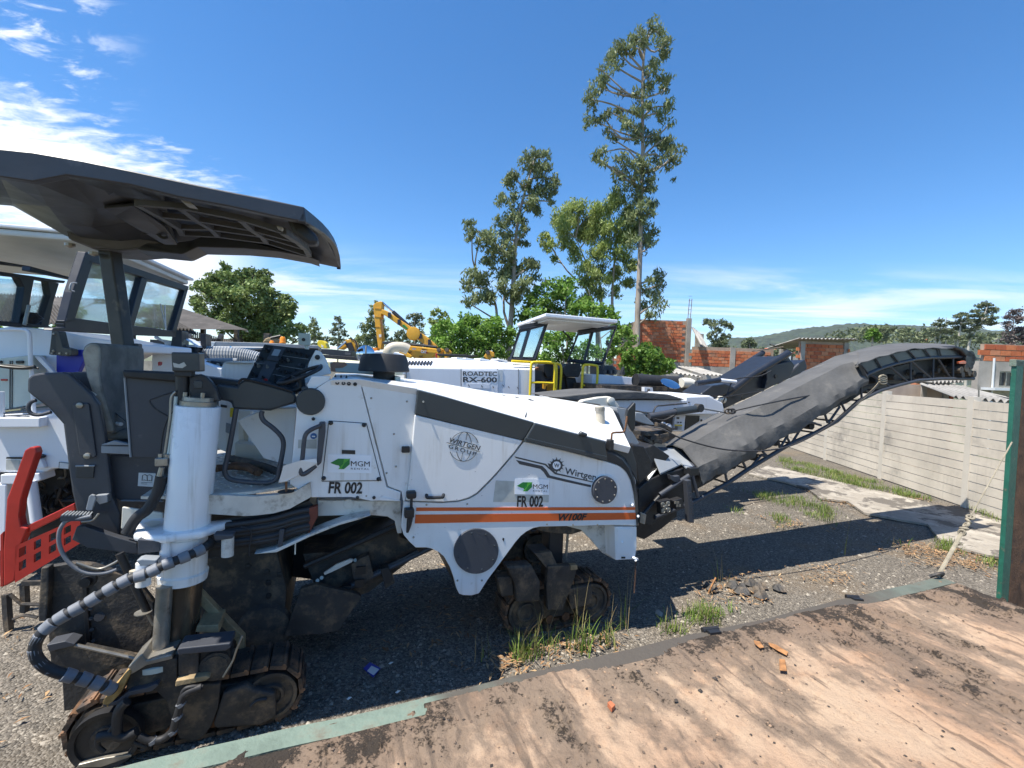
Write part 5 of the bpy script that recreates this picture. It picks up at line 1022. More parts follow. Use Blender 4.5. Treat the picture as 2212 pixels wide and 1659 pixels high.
MB().add([PZ('2', x, y, zc_ + .012) for x, y in [(880, 1250), (930, 1232), (990, 1235), (985, 1255), (930, 1268)]], [(0, 1, 2, 3, 4)]).build('rag', M['cream'], mm)
# inner tubes
tb0, tb1 = sv('3', 1128, 505, .03), sv('3', 1090, 930, .03)
MB().cyl(tb1, tb0, RC * .86, RC * .86, 36).build('inner_tube', M['greased'], mm, smooth=40)
MB().cyl(sv('3', 985, 950, -.1), sv('3', 1012, 540, -.1), .042, .042, 20).build('lift_piston', M['steel'], mm, smooth=40)
MB().lathe(sv('3', 985, 1000, -.08), (0, 0, 1), [(0, .13), (.03, .13), (.05, .09), (.07, .055), (.09, .055)], 28).build('piston_foot', M['palegreen'], mm, smooth=40)
# ---- crawler tracks
def track(F_, sc, v0, w, L, H, label, tilt=0., shoes=26):
    """crawler unit: side frame with wheels, drive ring and a belt of separate shoes"""
    vc = v0 + w / 2; o0 = F_.w(sc, vc, H / 2); R_ = H / 2; a = L / 2 - R_
    Fq = Frame(F_.w(sc, 0, 0) - Vector((0, 0, 0)), F_.u * math.cos(tilt) + F_.n * math.sin(tilt)); Fq.o = Fq.o + F_.n * 0
    def q(s, v, z): return Fq.w(s, v, z)
    nf = MB(); pf = [q(-a * 1.0, v0 + .04, H * .22), q(a * 1.05, v0 + .04, H * .22), q(a * 1.2, v0 + .04, H * .5), q(a * .95, v0 + .04, H * .8), q(a * .2, v0 + .04, H * .84), q(-a * .9, v0 + .04, H * .78), q(-a * 1.2, v0 + .04, H * .5)]
    root = nf.prism(pf, Fq.n * (w - .08)).build('track_frame', M['dust'], mm, bevel=.01, label=label)
    for sx in (-a, a):
        c = q(sx, v0, R_); MB().lathe(c, Fq.n, [(.015, 0), (.015, R_ * .3), (-.0, R_ * .34), (-.0, R_ * .42), (.02, R_ * .46), (.02, R_ * .72), (.0, R_ * .76), (.0, R_ * .88), (w, R_ * .88), (w, 0)], 32).build('drive_wheel' if sx < 0 else 'idler_wheel', M['dust'], root, smooth=40)
    for i in range(4): MB().cyl(q(-a * .75 + i * a * .5, v0 + .03, H * .2), q(-a * .75 + i * a * .5, v0 + w - .03, H * .2), H * .1, H * .1, 16).build('track_roller', M['rust'], root, smooth=40)
    per = 4 * a + 2 * math.pi * R_; pl = per / shoes
    me = MB().box((0, 0, 0), (pl * .46, 0, 0), (0, w / 2, 0), (0, 0, .012)).box((pl * .3, 0, .014), (.008, 0, 0), (0, w / 2, 0), (0, 0, .009)).box((0, 0, -.022), (pl * .4, 0, 0), (0, w * .16, 0), (0, 0, .012))
    for bx in (-.25, .1):
        for by in (-.3, .3): me.cyl((bx * pl, by * w, .01), (bx * pl, by * w, .018), .011, .011, 6)
    me = me.mesh('track_shoe', Vector((0, 0, 0))); me.materials.append(M['shoe'])
    for i in range(shoes):
        d = i * pl + pl * .3
        if d < 2 * a: s, z, th = -a + d, H, 0.
        elif d < 2 * a + math.pi * R_: t = (d - 2 * a) / R_; s, z, th = a + R_ * math.sin(t), R_ + R_ * math.cos(t), -t
        elif d < 4 * a + math.pi * R_: s, z, th = a - (d - 2 * a - math.pi * R_), 0, -math.pi
        else: t = (d - 4 * a - math.pi * R_) / R_; s, z, th = -a - R_ * math.sin(t), R_ - R_ * math.cos(t), -math.pi - t
        x_ = Fq.u * math.cos(th) + Vector((0, 0, 1)) * math.sin(th); z_ = Vector((0, 0, 1)) * math.cos(th) - Fq.u * math.sin(th)
        inst(me, 'track_shoe', root, q(s, vc, 0) + Vector((0, 0, z + (.014 if z > 0 else .014))), Matrix((x_, Fq.n, z_)).transposed())
    return root, Fq
trk, FT = track(F, -.58, -.17, .27, 1.18, .34, 'rear crawler track under the white lift column', tilt=.02)
ftk, _ = track(F, 2.08, .24, .26, 1.02, .38, 'front crawler track in the shade under the side panel')
ftk2, _ = track(F, 2.1, 1.5, .26, 1.02, .38, 'far front crawler track seen in deep shade')
# yoke on rear track
slab(F, '3', [(900, 1010), (1090, 985), (1090, 1150), (1350, 1140), (1350, 1180), (1340, 1290), (1300, 1400), (1250, 1470), (1190, 1500), (1100, 1480), (1060, 1390), (1020, 1250), (960, 1190), (830, 1200), (770, 1180), (790, 1090), (860, 1050)], -.2, .05, 'yoke_plate', M['dust'], mm, bevel=.008)
slab(F, '3', [(1085, 935), (1100, 925), (1415, 892), (1418, 920), (1385, 940), (1095, 965)], -.28, .14, 'yoke_top_ledge', M['grey'], mm, bevel=.006)
slab(F, '3', [(1095, 950), (1220, 935), (1220, 1130), (1095, 1140)], -.22, .1, 'yoke_box', M['dust'], mm, bevel=.006)
slab(F, '3', [(1220, 930), (1400, 900), (1420, 960), (1360, 1110), (1225, 1100)], -.2, .1, 'yoke_block', M['black'], mm, bevel=.01)
MB().lathe(sv('3', 1325, 1030, -.2), BK, [(0, .085), (.012, .085), (.014, .07), (.02, .068)], 24).build('round_boss', M['dust'], mm, smooth=40)
slab(F, '3', [(1080, 1125), (1270, 1092), (1290, 1105), (1260, 1125), (1075, 1160)], -.26, .1, 'step_ledge', M['tan'], mm, bevel=.004)
slab(F, '3', [(785, 1040), (870, 960), (900, 1000), (1060, 960), (1060, 990), (900, 1030), (800, 1090)], -.22, .2, 'foot_plate', M['steel'], mm, bevel=.006)
slab(F, '3', [(1370, 1200), (1500, 1150), (1560, 1180), (1690, 1200), (1695, 1350), (1600, 1400), (1320, 1420), (1310, 1390)], -.2, .06, 'track_side_cover', M['dust'], mm, bevel=.015)
MB().tube(smoothpath([sv('3', 1540, 1280, -.205), sv('3', 1580, 1245, -.205), sv('3', 1640, 1235, -.205)]), .01, 6).build('grab_rib', M['black'], mm)
slab(F, '3', [(625, 1265), (640, 1235), (700, 1170), (760, 1090), (790, 1060), (800, 1080), (740, 1200), (660, 1290)], -.24, .12, 'mud_scraper', M['mudtan'], mm, bevel=.006)
slab(F, '3', [(630, 1270), (720, 1245), (790, 1190), (900, 1165), (960, 1140), (975, 1150), (930, 1190), (800, 1215), (740, 1270), (640, 1285)], -.24, .04, 'bent_strap', M['grey'], mm)
# final drive ring at left end
dw = sv('3', 650, 1490, -.22); rd = .165
MB().lathe(dw, F.n, [(.01, rd * .82), (-.005, rd * .84), (-.012, rd), (.05, rd), (.05, rd * .82)], 40).build('drive_ring', M['black'], mm, smooth=40)
MB().lathe(dw, F.n, [(.0, .0), (.0, rd * .45), (.04, rd * .55), (.07, rd * .8)], 24).build('final_drive', M['dust'], mm, smooth=40)
slab(F, '3', [(480, 1640), (640, 1600), (800, 1575), (810, 1590), (620, 1655), (470, 1660)], -.24, .08, 'track_guard_strip', M['steel'], mm)
for pts, r in [([(600, 1470), (640, 1460), (700, 1455), (760, 1470), (840, 1430)], .026), ([(720, 1440), (720, 1350), (740, 1290), (780, 1250)], .025), ([(640, 1560), (600, 1520), (610, 1470), (660, 1450), (700, 1400)], .013), ([(850, 1460), (920, 1490), (1000, 1480), (1060, 1430), (1080, 1370), (1110, 1270), (1140, 1200), (1240, 1160)], .021), ([(820, 1500), (900, 1530), (870, 1545)], .014), ([(1110, 1250), (1130, 1180), (1180, 1160), (1245, 1160)], .012)]:
    MB().tube(smoothpath([sv('3', x, y, -.27) for x, y in pts], 5), r, 9).build('hydraulic_hose', M['rubber'], mm, smooth=60)
for x, y in [(1112, 1265), (1090, 1345), (1060, 1435), (940, 1492)]: MB().tube([sv('3', x - 6, y - 8, -.27), sv('3', x + 6, y + 8, -.27)], .025, 8).build('hose_tie', M['sleeve'], mm)
MB().tube(smoothpath([sv('3', x, y, -.24) for x, y in [(1490, 845), (1470, 890), (1450, 940), (1430, 1000), (1400, 1050), (1370, 1100)]]), .006, 5).build('chain_strand', M['steel'], mm)
# ---- segmented cable sleeve looping from the casting to the track
slp = smoothpath([sv('3', x, y, v) for x, y, v in [(1300, 270, -.06), (1240, 315, -.12), (1130, 365, -.17), (1010, 412, -.2), (900, 465, -.22), (790, 500, -.24), (650, 575, -.26), (520, 655, -.28), (400, 720, -.3), (310, 780, -.31), (250, 840, -.32), (215, 910, -.32), (225, 980, -.32), (290, 1045, -.31), (400, 1085, -.3), (520, 1115, -.28), (640, 1155, -.27), (700, 1180, -.25)]], 5)
MB().tube(slp, .027, 12).build('cable_core', M['rubber'], mm, smooth=60)
acc = 0; last = 0
for i in range(3, len(slp) - 3):
    acc += (slp[i] - slp[i - 1]).length
    if acc - last > .062:
        last = acc; d = (slp[i + 1] - slp[i - 1]).normalized(); fr = 1 if i < 52 or i > 68 else .8
        MB().cyl(slp[i] - d * .026, slp[i] + d * .026, .034 * fr, .032 * fr, 12).build('sleeve_segment', M['sleeve'], mm, smooth=40, bevel=.004)
# hoses beside the column
MB().tube(smoothpath([sv('2', x, y, -.02) for x, y in [(992, 960), (975, 1040), (955, 1085), (905, 1165), (850, 1205), (815, 1250), (780, 1310)]], 4), .031, 12).build('sleeved_hose', M['rubber'], mm, smooth=60)
for pts, r, mt in [([(1010, 840), (1045, 600), (1052, 480), (1080, 440)], .008, 'steel'), ([(1035, 835), (1070, 600), (1082, 470)], .011, 'palegreen'), ([(985, 830), (1000, 700), (1035, 600), (1100, 520), (1125, 470)], .005, 'rubber'), ([(1030, 590), (960, 550), (920, 500), (950, 480), (1090, 435)], .005, 'rubber')]:
    MB().tube(smoothpath([sv('2', x, y, .0) for x, y in pts], 4), r, 7).build('hydraulic_pipe', M[mt], mm, smooth=60)
MB().box(sv('2', 1000, 868, -.02), F.u * .032, F.n * .03, (0, 0, .024)).build('valve_block', M['steel'], mm, bevel=.005)
MB().cyl(sv('2', 995, 905, -.02), sv('2', 980, 970, -.02), .014, .018, 10).build('hose_fitting', M['steel'], mm)
for x, y in [(985, 822), (1020, 825), (1036, 828)]: MB().cyl(sv('2', x, y, -.02), sv('2', x, y + 22, -.02), .011, .011, 6).build('pipe_nut', M['steel'], mm)
# black hose bundle following the curved frame
for i in range(7):
    f = i / 6; pts = [(1240, 1290 + 95 * f), (1400, 1262 + 120 * f), (1560, 1240 + 125 * f), (1700, 1215 + 125 * f), (1820, 1180 + 120 * f), (1905, 1165 + 115 * f)]
    MB().tube(smoothpath([sv('2', x, y, .02 + .01 * math.sin(i * 2)) for x, y in pts], 4), .021, 9).build('bundle_hose', M['rubber'], mm, smooth=60)
slab(F, '2', [(1225, 1240), (1440, 1215), (1640, 1198), (1900, 1110), (1935, 1150), (1925, 1300), (1730, 1400), (1440, 1440), (1240, 1470)], .06, .5, 'bundle_tray', M['black'], mm)
slab(F, '2', [(1718, 1290), (1748, 1285), (1735, 1390), (1705, 1395)], -.03, .02, 'hose_clamp', M['grey'], mm)
MB().tube([sv('2', 1815, 1370, -.02), sv('2', 1813, 1440, -.02)], .004, 5).build('wire_end', M['cream'], mm)
MB().tube(smoothpath([sv('2', x, y, -.02) for x, y in [(1480, 1270), (1530, 1285), (1545, 1320), (1535, 1380), (1530, 1450)]]), .005, 5).build('wire_end', M['rubber'], mm)
# ---- grab rails
MB().tube(smoothpath([sv('2', x, y, .1) for x, y in [(1452, 545), (1425, 700), (1400, 830), (1384, 900), (1384, 945), (1410, 975), (1470, 990), (1580, 1000), (1665, 996), (1703, 970), (1715, 920), (1735, 820), (1742, 760), (1728, 715), (1680, 665), (1622, 620), (1606, 585), (1612, 560)]], 3), .0155, 10).build('grab_rail', M['grey'], mm, smooth=60)
MB().tube(smoothpath([sv('2', x, y, -.09) for x, y in [(1972, 648), (1910, 675), (1878, 705), (1868, 750), (1858, 850), (1848, 920), (1858, 948), (1890, 935), (1940, 895)]], 3), .0145, 10).build('grab_rail', M['grey'], mm, smooth=60)
slab(F, '2', [(1960, 630), (2000, 628), (2000, 690), (1975, 880), (1950, 900), (1945, 870)], -.09, .06, 'rail_bracket', M['grey'], mm, bevel=.008)
sp_ = [('2', 1742, 895), ('2', 1850, 862), ('2', 1945, 852), ('2', 1948, 880), ('2', 1905, 910), ('2', 1845, 945), ('2', 1765, 988), ('2', 1712, 998)]
MB().prism([F.p(k, x, y, -.12 + .03 * (i > 3)) for i, (k, x, y) in enumerate(sp_)], F.n * .02 + Vector((0, 0, -.01))).build('step_plate', M['white'], mm)
slab(F, '2', [(1750, 990), (1765, 985), (1765, 1060), (1750, 1060)], -.05, .02, 'step_rod', M['rust'], mm)
MB().lathe(sv('2', 1758, 1055, -.03), (0, 0, 1), [(0, .05), (.004, .05)], 16).build('step_socket', M['dust'], mm)
# ---- operator seat
MB().prism(frompx(F, '2', [(502, 205), (515, 160), (550, 138), (590, 140), (618, 160), (622, 230), (618, 330), (630, 420), (672, 560), (712, 690), (690, 706), (640, 700), (600, 560), (575, 470), (530, 350)], .45), F.n * .62 + F.u * .03).build('seat_back', M['seat'], mm, bevel=.06, bseg=4, smooth=50)
slab(F, '2', [(506, 205), (518, 165), (552, 143), (588, 146), (608, 165), (610, 235), (606, 330), (620, 430), (660, 560), (700, 685), (650, 690), (604, 560), (579, 470), (534, 350)], .425, .03, 'seat_side_sunlit_strip', mat('dusty_sunlit_seat_side', C(.36, .34, .29), .95, var=.25, vscale=9, dirt=C(.16, .15, .13), dirt_amt=.35, dscale=8, bump=.3, bscale=60), mm, bevel=.012, label='dusty side of the seat, painted lighter to look sunlit')  # dusty near side of the seat, its sunlit look put into the lighter cloth colour
MB().prism(frompx(F, '2', [(625, 690), (790, 676), (860, 690), (860, 735), (650, 745)], .48), F.n * .5).build('seat_cushion', M['seat'], mm, bevel=.03, bseg=3, smooth=50)
MB().tube([sv('2', 690, 632, .52), sv('2', 745, 640, .46)], .012, 8).build('seat_lever', M['paper'], mm); MB().tube([sv('2', 660, 530, .55), sv('2', 770, 620, .5)], .012, 6, flat=.3).build('seat_belt', M['grey'], mm)
slab(F, '2', [(640, 740), (860, 735), (860, 775), (650, 772)], .5, .45, 'seat_base', M['black'], mm)
MB().tube(smoothpath([sv('2', x, y, .4) for x, y in [(485, 462), (510, 445), (545, 440), (590, 465)]]), .014, 6, flat=.4).build('arm_rest_edge', M['cream'], mm)
# rear guard plates
slab(F, '2', [(165, 440), (167, 360), (195, 335), (250, 325), (380, 320), (420, 330), (470, 372), (560, 455), (605, 520), (640, 690), (662, 850), (690, 1090), (738, 1190), (735, 1335), (560, 1290), (470, 1190), (440, 1060), (415, 880), (385, 640), (300, 545), (200, 470)], .34, .05, 'rear_guard', M['grey'], mm, bevel=.012)
slab(F, '2', [(385, 322), (535, 322), (600, 470), (560, 450), (470, 372)], .5, .35, 'seat_side_panel', M['grey'], mm)
slab(F, '2', [(450, 514), (538, 510), (546, 520), (590, 830), (580, 846), (492, 838), (484, 820), (442, 530)], .325, .016, 'guard_boss', M['grey'], mm, bevel=.006)
for x, y in [(492, 524), (537, 835)]: MB().lathe(sv('2', x, y, .325), BK, [(0, .02), (.01, .018), (.014, .006)], 10).build('bolt', M['steel'], mm, smooth=40)
slab(F, '2', [(468, 895), (580, 895), (572, 972), (462, 970)], .33, .012, 'guard_recess', M['trim'], mm, bevel=.004); MB().tube([sv('2', 465, 897, .325), sv('2', 582, 896, .325)], .006, 5).build('recess_edge', M['greylit'], mm)
MB().tube(smoothpath([sv('2', x, y, .3) for x, y in [(222, 492), (190, 505), (174, 540), (190, 572), (240, 584), (315, 565)]]), .011, 7).build('guard_handle', M['grey'], mm, smooth=60)
slab(F, '2', [(620, 766), (700, 740), (800, 765), (801, 826), (620, 818)], .33, .03, 'tray_front', M['greylit'], mm)
MB().prism([sv('2', 620, 766, .33), sv('2', 801, 768, .33), sv('2', 801, 768, .33) + F.n * .3, sv('2', 620, 766, .33) + F.n * .3], (0, 0, -.01)).build('tray_floor', M['grey'], mm)
slab(F, '2', [(650, 830), (1010, 845), (1005, 1110), (735, 1110), (690, 1090)], .42, .4, 'seat_console_body', M['grey'], mm, bevel=.006)
slab(F, '2', [(852, 938), (956, 942), (950, 1026), (846, 1020)], .412, .006, 'manual_label', M['paper'], mm, bevel=0)
for pts in ([(872, 985), (876, 955), (890, 950), (904, 956), (904, 988), (888, 983)], [(904, 956), (918, 951), (934, 957), (932, 990), (918, 985), (904, 988)]): MB().tube([sv('2', x, y, .41) for x, y in pts], .0022, 4, closed=True).build('book_symbol', M['inkgrey'], mm)
for yy in (998, 1006): MB().tube([sv('2', 866, yy, .41), sv('2', 905 if yy > 1000 else 935, yy + 2, .41)], .0012, 3).build('label_line', M['inkgrey'], mm)
slab(F, '2', [(740, 1108), (1005, 1112), (1005, 1118), (740, 1114)], .4, .02, 'console_lip', M['greylit'], mm)
# lamp bracket, folded arm, rear frame
slab(F, '2', [(525, 1165), (545, 1085), (560, 1072), (580, 1078), (590, 1095), (565, 1170), (540, 1172)], .25, .02, 'lamp_bracket', M['greylit'], mm)
slab(F, '2', [(585, 1078), (660, 1072), (662, 1120), (610, 1135), (590, 1110)], .3, .08, 'hinge_block', M['greylit'], mm)
LB = [sv('2', x, y, v) for x, y, v in [(370, 1205, .1), (410, 1178, .25), (575, 1185, .25), (560, 1205, .12)]]
MB().prism(LB, (0, 0, -.03)).build('foot_pedal', M['grey'], mm)
for i in range(9): 
    f = (i + .5) / 9; a = LB[1].lerp(LB[2], f); b = LB[0].lerp(LB[3], f); MB().tube([a + Vector((0, 0, .004)), b + Vector((0, 0, .004))], .005, 4).build('pedal_rib', M['greylit'], mm)
for pts, r in [([(560, 1205), (480, 1220), (430, 1225), (395, 1245), (365, 1300), (365, 1380), (400, 1460), (460, 1520), (540, 1555), (640, 1555), (720, 1530)], .011), ([(500, 1240), (570, 1230), (605, 1190)], .006), ([(470, 1490), (600, 1530), (690, 1500), (745, 1465)], .008)]:
    MB().tube(smoothpath([sv('2', x, y, .12) for x, y in pts], 4), r, 8).build('pedal_hose', M['sleeve'] if r > .01 else M['steel'], mm, smooth=60)
slab(F, '2', [(470, 1270), (520, 1268), (700, 1330), (840, 1370), (850, 1440), (760, 1430), (540, 1400), (440, 1350)], .2, .05, 'rear_cross_arm', M['grey'], mm, bevel=.005)
slab(F, '3', [(250, 430), (300, 422), (300, 500), (285, 760), (235, 760), (232, 700)], .3, .06, 'plate_post', M['dust'], mm, bevel=.008)
slab(F, '3', [(300, 425), (440, 400), (560, 410), (830, 500), (940, 640), (950, 760), (900, 960), (820, 1060), (700, 1200), (395, 1385), (380, 1110), (310, 1010), (292, 780)], .36, .05, 'drum_side_plate', M['dust'], mm, bevel=.006)
slab(F, '3', [(500, 500), (530, 500), (555, 905), (525, 905)], .34, .03, 'plate_slot', M['ink'], mm)
for x, y in [(545, 505), (555, 680), (558, 740), (562, 808), (572, 878), (450, 965), (610, 730)]: MB().cyl(sv('3', x, y, .355), sv('3', x, y, .345), .012 if x != 610 else .028, seg=10).build('plate_bolt', M['black'], mm)
slab(F, '3', [(285, 905), (400, 880), (460, 895), (460, 908), (340, 935), (300, 945)], .2, .1, 'plate_bracket', M['grey'], mm)
slab(F, '3', [(300, 940), (440, 905), (840, 985), (840, 1000), (700, 1040), (560, 1080), (460, 1060), (320, 1010)], .24, .06, 'lower_arm', M['dust'], mm, bevel=.005)
MB().tube([sv('3', 460, 903, .22), sv('3', 850, 990, .22)], .011, 6).build('arm_edge', M['steel'], mm)
slab(F, '3', [(250, 1445), (420, 1380), (430, 1400), (300, 1430)], .3, .3, 'drag_shoe', M['grey'], mm)
MB().tube([sv('3', 735, 340, .05), sv('3', 905, 700, .05)], .022, 10).build('gas_strut', M['black'], mm, smooth=60); MB().tube([sv('3', 790, 500, .05), sv('3', 945, 780, .05)], .01, 8).build('strut_rod', M['steel'], mm, smooth=60)
MB().lathe(sv('3', 880, 705, .04), (0, 0, 1), [(0, .045), (.006, .045)], 14).build('strut_washer', M['steel'], mm)
MB().lathe(sv('3', 545, 500, .18), BK, [(0, .045), (.02, .045), (.022, .03), (.05, .028)], 16).build('pivot_boss', M['black'], mm, smooth=40)
MB().prism(frompx(F, '3', [(1210, 560), (1250, 600), (1500, 860), (1500, 945), (1460, 930), (1450, 880), (1220, 650)], .1), F.n * .06).build('brace', M['tan'], mm, bevel=.004)
slab(F, '3', [(1210, 785), (1340, 780), (1345, 830), (1200, 825)], -.05, .2, 'brace_foot', M['tan'], mm)
# drum housing and chassis in the dark
slab(F, '3', [(1210, 380), (1500, 330), (1700, 330), (1760, 560), (1740, 900), (1700, 1060), (1480, 1050), (1230, 900), (1000, 1000), (940, 700)], .42, 1.2, 'drum_housing', M['dust'], mm, bevel=.01)
for x, y in [(1525, 420), (1640, 455), (1650, 520), (1650, 600), (1720, 470)]: MB().lathe(sv('3', x, y, .42), BK, [(0, .022), (.008, .02), (.01, .008)], 10).build('housing_bolt', M['black'], mm)
MB().lathe(sv('3', 1630, 800, .42), BK, [(0, .19), (.04, .17), (.05, .1)], 28).build('housing_boss', M['dust'], mm, smooth=40)
slab(F, '4', [(240, 1215), (720, 1215), (800, 1350), (1080, 1360), (1080, 1640), (1300, 1400), (1520, 1290), (2050, 1275), (2050, 1200), (240, 1150)], .75, .9, 'chassis', M['black'], mm)
# cutting unit side shield and conveyor feed under the belly
slab(F, '8', [(-20, 560), (70, 530), (330, 590), (355, 610), (290, 700), (215, 815), (100, 835), (-120, 850)], .36, .05, 'scraper_shield', M['dust'], mm)
slab(F, '8', [(-10, 345), (180, 330), (560, 150), (590, 240), (780, 310), (660, 380), (400, 580), (340, 600), (60, 530)], .55, .6, 'feed_conveyor', M['dust'], mm, bevel=.006)
MB().tube([sv('8', 0, 420, .48), sv('8', 590, 165, .48)], .022, 8).build('feed_rail', M['black'], mm); MB().tube([sv('8', 120, 620, .48), sv('8', 700, 330, .48)], .03, 8).build('feed_rail', M['black'], mm)
MB().tube([sv('8', 250, 560, .46), sv('8', 860, 270, .46)], .02, 8).build('feed_rail', M['grey'], mm)
slab(F, '8', [(120, 462), (200, 408), (285, 375), (305, 378), (295, 395), (205, 440), (128, 475)], .45, .02, 'bright_plate', M['whitedirty'], mm)
for x, y in [(83, 507), (108, 490), (314, 382)]: MB().cyl(sv('8', x, y, .45), sv('8', x, y, .42), .014, seg=8).build('bright_bolt', M['steel'], mm)
slab(F, '8', [(290, 410), (350, 370), (400, 350), (430, 480), (330, 560), (300, 480)], .44, .08, 'feed_bracket', M['dust'], mm, bevel=.006)
slab(F, '8', [(470, 440), (520, 425), (560, 520), (500, 560)], .42, .1, 'feed_lug', M['dust'], mm, bevel=.006)
for x, y in [(85, 560), (350, 440), (340, 520), (260, 560)]: MB().box(sv('8', x, y, .44), F.u * .035, F.n * .02, (0, 0, .03)).build('feed_hole', M['ink'], mm)
# front leg
MB().fbox(F, 1.98, 2.12, .3, .46, .42, 1.05).build('front_leg', M['black'], mm, bevel=.008)
MB().tube([sv('8', 1625, 170, .28), sv('8', 1608, 380, .28)], .012, 8).build('leg_rod', M['steel'], mm)
slab(F, '8', [(1500, 420), (1680, 410), (1670, 470), (1590, 690), (1500, 690), (1490, 560)], .18, .06, 'front_yoke_plate', M['dust'], mm, bevel=.006)
slab(F, '8', [(1415, 340), (1520, 330), (1560, 420), (1490, 430)], .2, .2, 'front_yoke_arm', M['dust'], mm); slab(F, '8', [(1240, 420), (1400, 410), (1455, 520), (1450, 640), (1310, 650), (1300, 540)], .16, .12, 'front_drive_cover', M['dust'], mm, bevel=.02)
slab(F, '8', [(1185, 490), (1280, 480), (1290, 600), (1215, 610)], .2, .1, 'front_drive_box', M['dust'], mm, bevel=.01); slab(F, '8', [(1640, 412), (1680, 412), (1682, 440), (1640, 445)], .17, .05, 'yoke_block_tip', M['tan'], mm)
slab(F, '8', [(1620, 560), (1770, 530), (1775, 650), (1640, 690)], .2, .05, 'front_side_cover', M['dust'], mm, bevel=.01)
# ---- canopy on its post
pq = [sv('1', 628, 650, .8), sv('1', 715, 650, .8)]
ptop = sv('1', 668, 655, 1.08); pbot = sv('1', 755, 1275, 1.05)
MB().tube([pbot + (pbot - ptop) * .1, ptop + (ptop - pbot) * .1], .072, 4).build('canopy_post', mat('greasy_canopy_post', C(.035, .033, .03), .45, var=.3, vscale=5, dirt=C(.2, .17, .11), dirt_amt=.35, dscale=3), mm, bevel=.01)
slab(F, '1', [(760, 1270), (850, 1275), (850, 1330), (800, 1420), (760, 1330)], 1.07, .08, 'post_socket', M['grey'], mm, bevel=.008)
NC = 16
ntop = [('1', -420, 60), ('1', -150, 68), ('1', 0, 78), ('1', 200, 98), ('1', 500, 150), ('1', 800, 212), ('1', 1100, 277), ('1', 1400, 340), ('1', 1700, 400), ('1', 1868, 436), ('1', 1960, 570), ('1', 2060, 720), ('1', 2088, 790)]
nbot = [('1', -420, 230), ('1', -150, 235), ('1', 0, 250), ('1', 200, 278), ('1', 400, 240), ('1', 800, 300), ('1', 1100, 375), ('1', 1400, 430), ('1', 1700, 495), ('1', 1880, 530), ('1', 1950, 640), ('1', 2030, 760), ('1', 2080, 794)]
CV = -.45; CW = 1.75
def arch(f): return .10 * math.sin(math.pi * f)
secs = []
ntop = ntop[:10]; nbot = nbot[:10]; farc = F.p('1', 2088, 790, 1.3)
for i_, (a, b) in enumerate(zip(ntop, nbot)):
    p, q = F.p(*a, CV), F.p(*b, CV); sec = []; fr_ = p + F.n * CW + Vector((0, 0, .1))
    if i_ == 9: fr_ = farc
    if i_ == 8: fr_ = fr_ + F.u * .06
    hh_ = (p.z - q.z); lipf = Vector((0, 0, -hh_ * (.4 if i_ == 9 else .8)))
    for j in range(9): f = j / 8; sec.append(p.lerp(fr_, f) + Vector((0, 0, arch(f) * (.5 if i_ == 9 else 1))) + (F.u * .05 * math.sin(math.pi * f) if i_ == 9 else Vector()))
    sec += [fr_ + lipf, fr_ + lipf - F.n * .05]
    for j in range(7, 0, -1): f = j / 8; sec.append(p.lerp(fr_, f) + Vector((0, 0, arch(f) * (.5 if i_ == 9 else 1) - .035)))
    sec += [q + F.n * .05, q]
    secs.append(sec)
lastp = secs[-1]
MB().loft([[lastp[j], lastp[j] + Vector((0, 0, -.085 * (1 - j / 11))) + F.u * .012, lastp[j] + Vector((0, 0, -.085 * (1 - j / 11))) - F.u * .03] for j in range(10)]).build('canopy_fascia', M['canopy'], mm, bevel=.006, smooth=35)
MB().loft(secs).build('canopy_shell', M['canopy'], mm, bevel=.006, smooth=35)
# ribbed lining under the shell
un = [('1', -300, 330), ('1', 75, 395), ('1', 380, 560), ('1', 400, 625), ('1', 560, 700), ('1', 620, 705), ('1', 860, 710), ('1', 1120, 725), ('1', 1220, 680), ('1', 1500, 700), ('1', 1900, 745), ('1', 1960, 765)]
def un_mid(x, y, v): return F.p('1', x, y, v)
lin_ = [un_mid(-420, 300, .15), un_mid(0, 350, .15), un_mid(350, 445, .2), un_mid(700, 470, .25), un_mid(1010, 410, .2), un_mid(1500, 500, .2), un_mid(1900, 600, .15)]
secs = []
for (k, x, y), v in zip([('1', -380, 300), ('1', 80, 400), ('1', 390, 570), ('1', 600, 690), ('1', 850, 708), ('1', 1110, 722)], [1.5] * 6):
    pass
plate = [F.p('1', 640, 445, .15), F.p('1', 820, 430, .1), F.p('1', 1010, 560, .45), F.p('1', 1090, 670, .8), F.p('1', 1010, 668, .85), F.p('1', 700, 490, .3)]
MB().prism(plate, (0, 0, .02)).build('lining_rib_plate', M['canopy'], mm, bevel=.004)
beam0 = [F.p('1', 400, 560, .9), F.p('1', 410, 630, .9), F.p('1', 560, 690, .95), F.p('1', 720, 705, .95), F.p('1', 960, 690, 1.0), F.p('1', 1010, 660, 1.0), F.p('1', 900, 600, .95), F.p('1', 640, 560, .9)]
MB().prism(beam0, F.n * .5 + Vector((0, 0, .03))).build('mount_box', mat('mount_box_plastic', C(.09, .09, .1), .5, var=.3, vscale=4), mm, bevel=.02)
rws_ = [([(-420, 232), (0, 254), (200, 280), (400, 244), (800, 305), (1010, 350)], -.39), ([(-420, 330), (60, 380), (300, 435), (600, 445), (860, 415), (1010, 415)], .2), ([(-420, 380), (78, 415), (385, 545), (560, 560), (860, 520), (1040, 560)], .7), ([(-420, 390), (80, 430), (395, 610), (600, 695), (860, 705), (1110, 722)], 1.15)]
secs = [[F.p('1', *r[0][i_], r[1]) for r in rws_] for i_ in range(6)]
MB().loft([s_ + [q_ + Vector((0, 0, .03)) for q_ in reversed(s_)] for s_ in secs]).build('canopy_lining', M['canopy'], mm, bevel=.01)
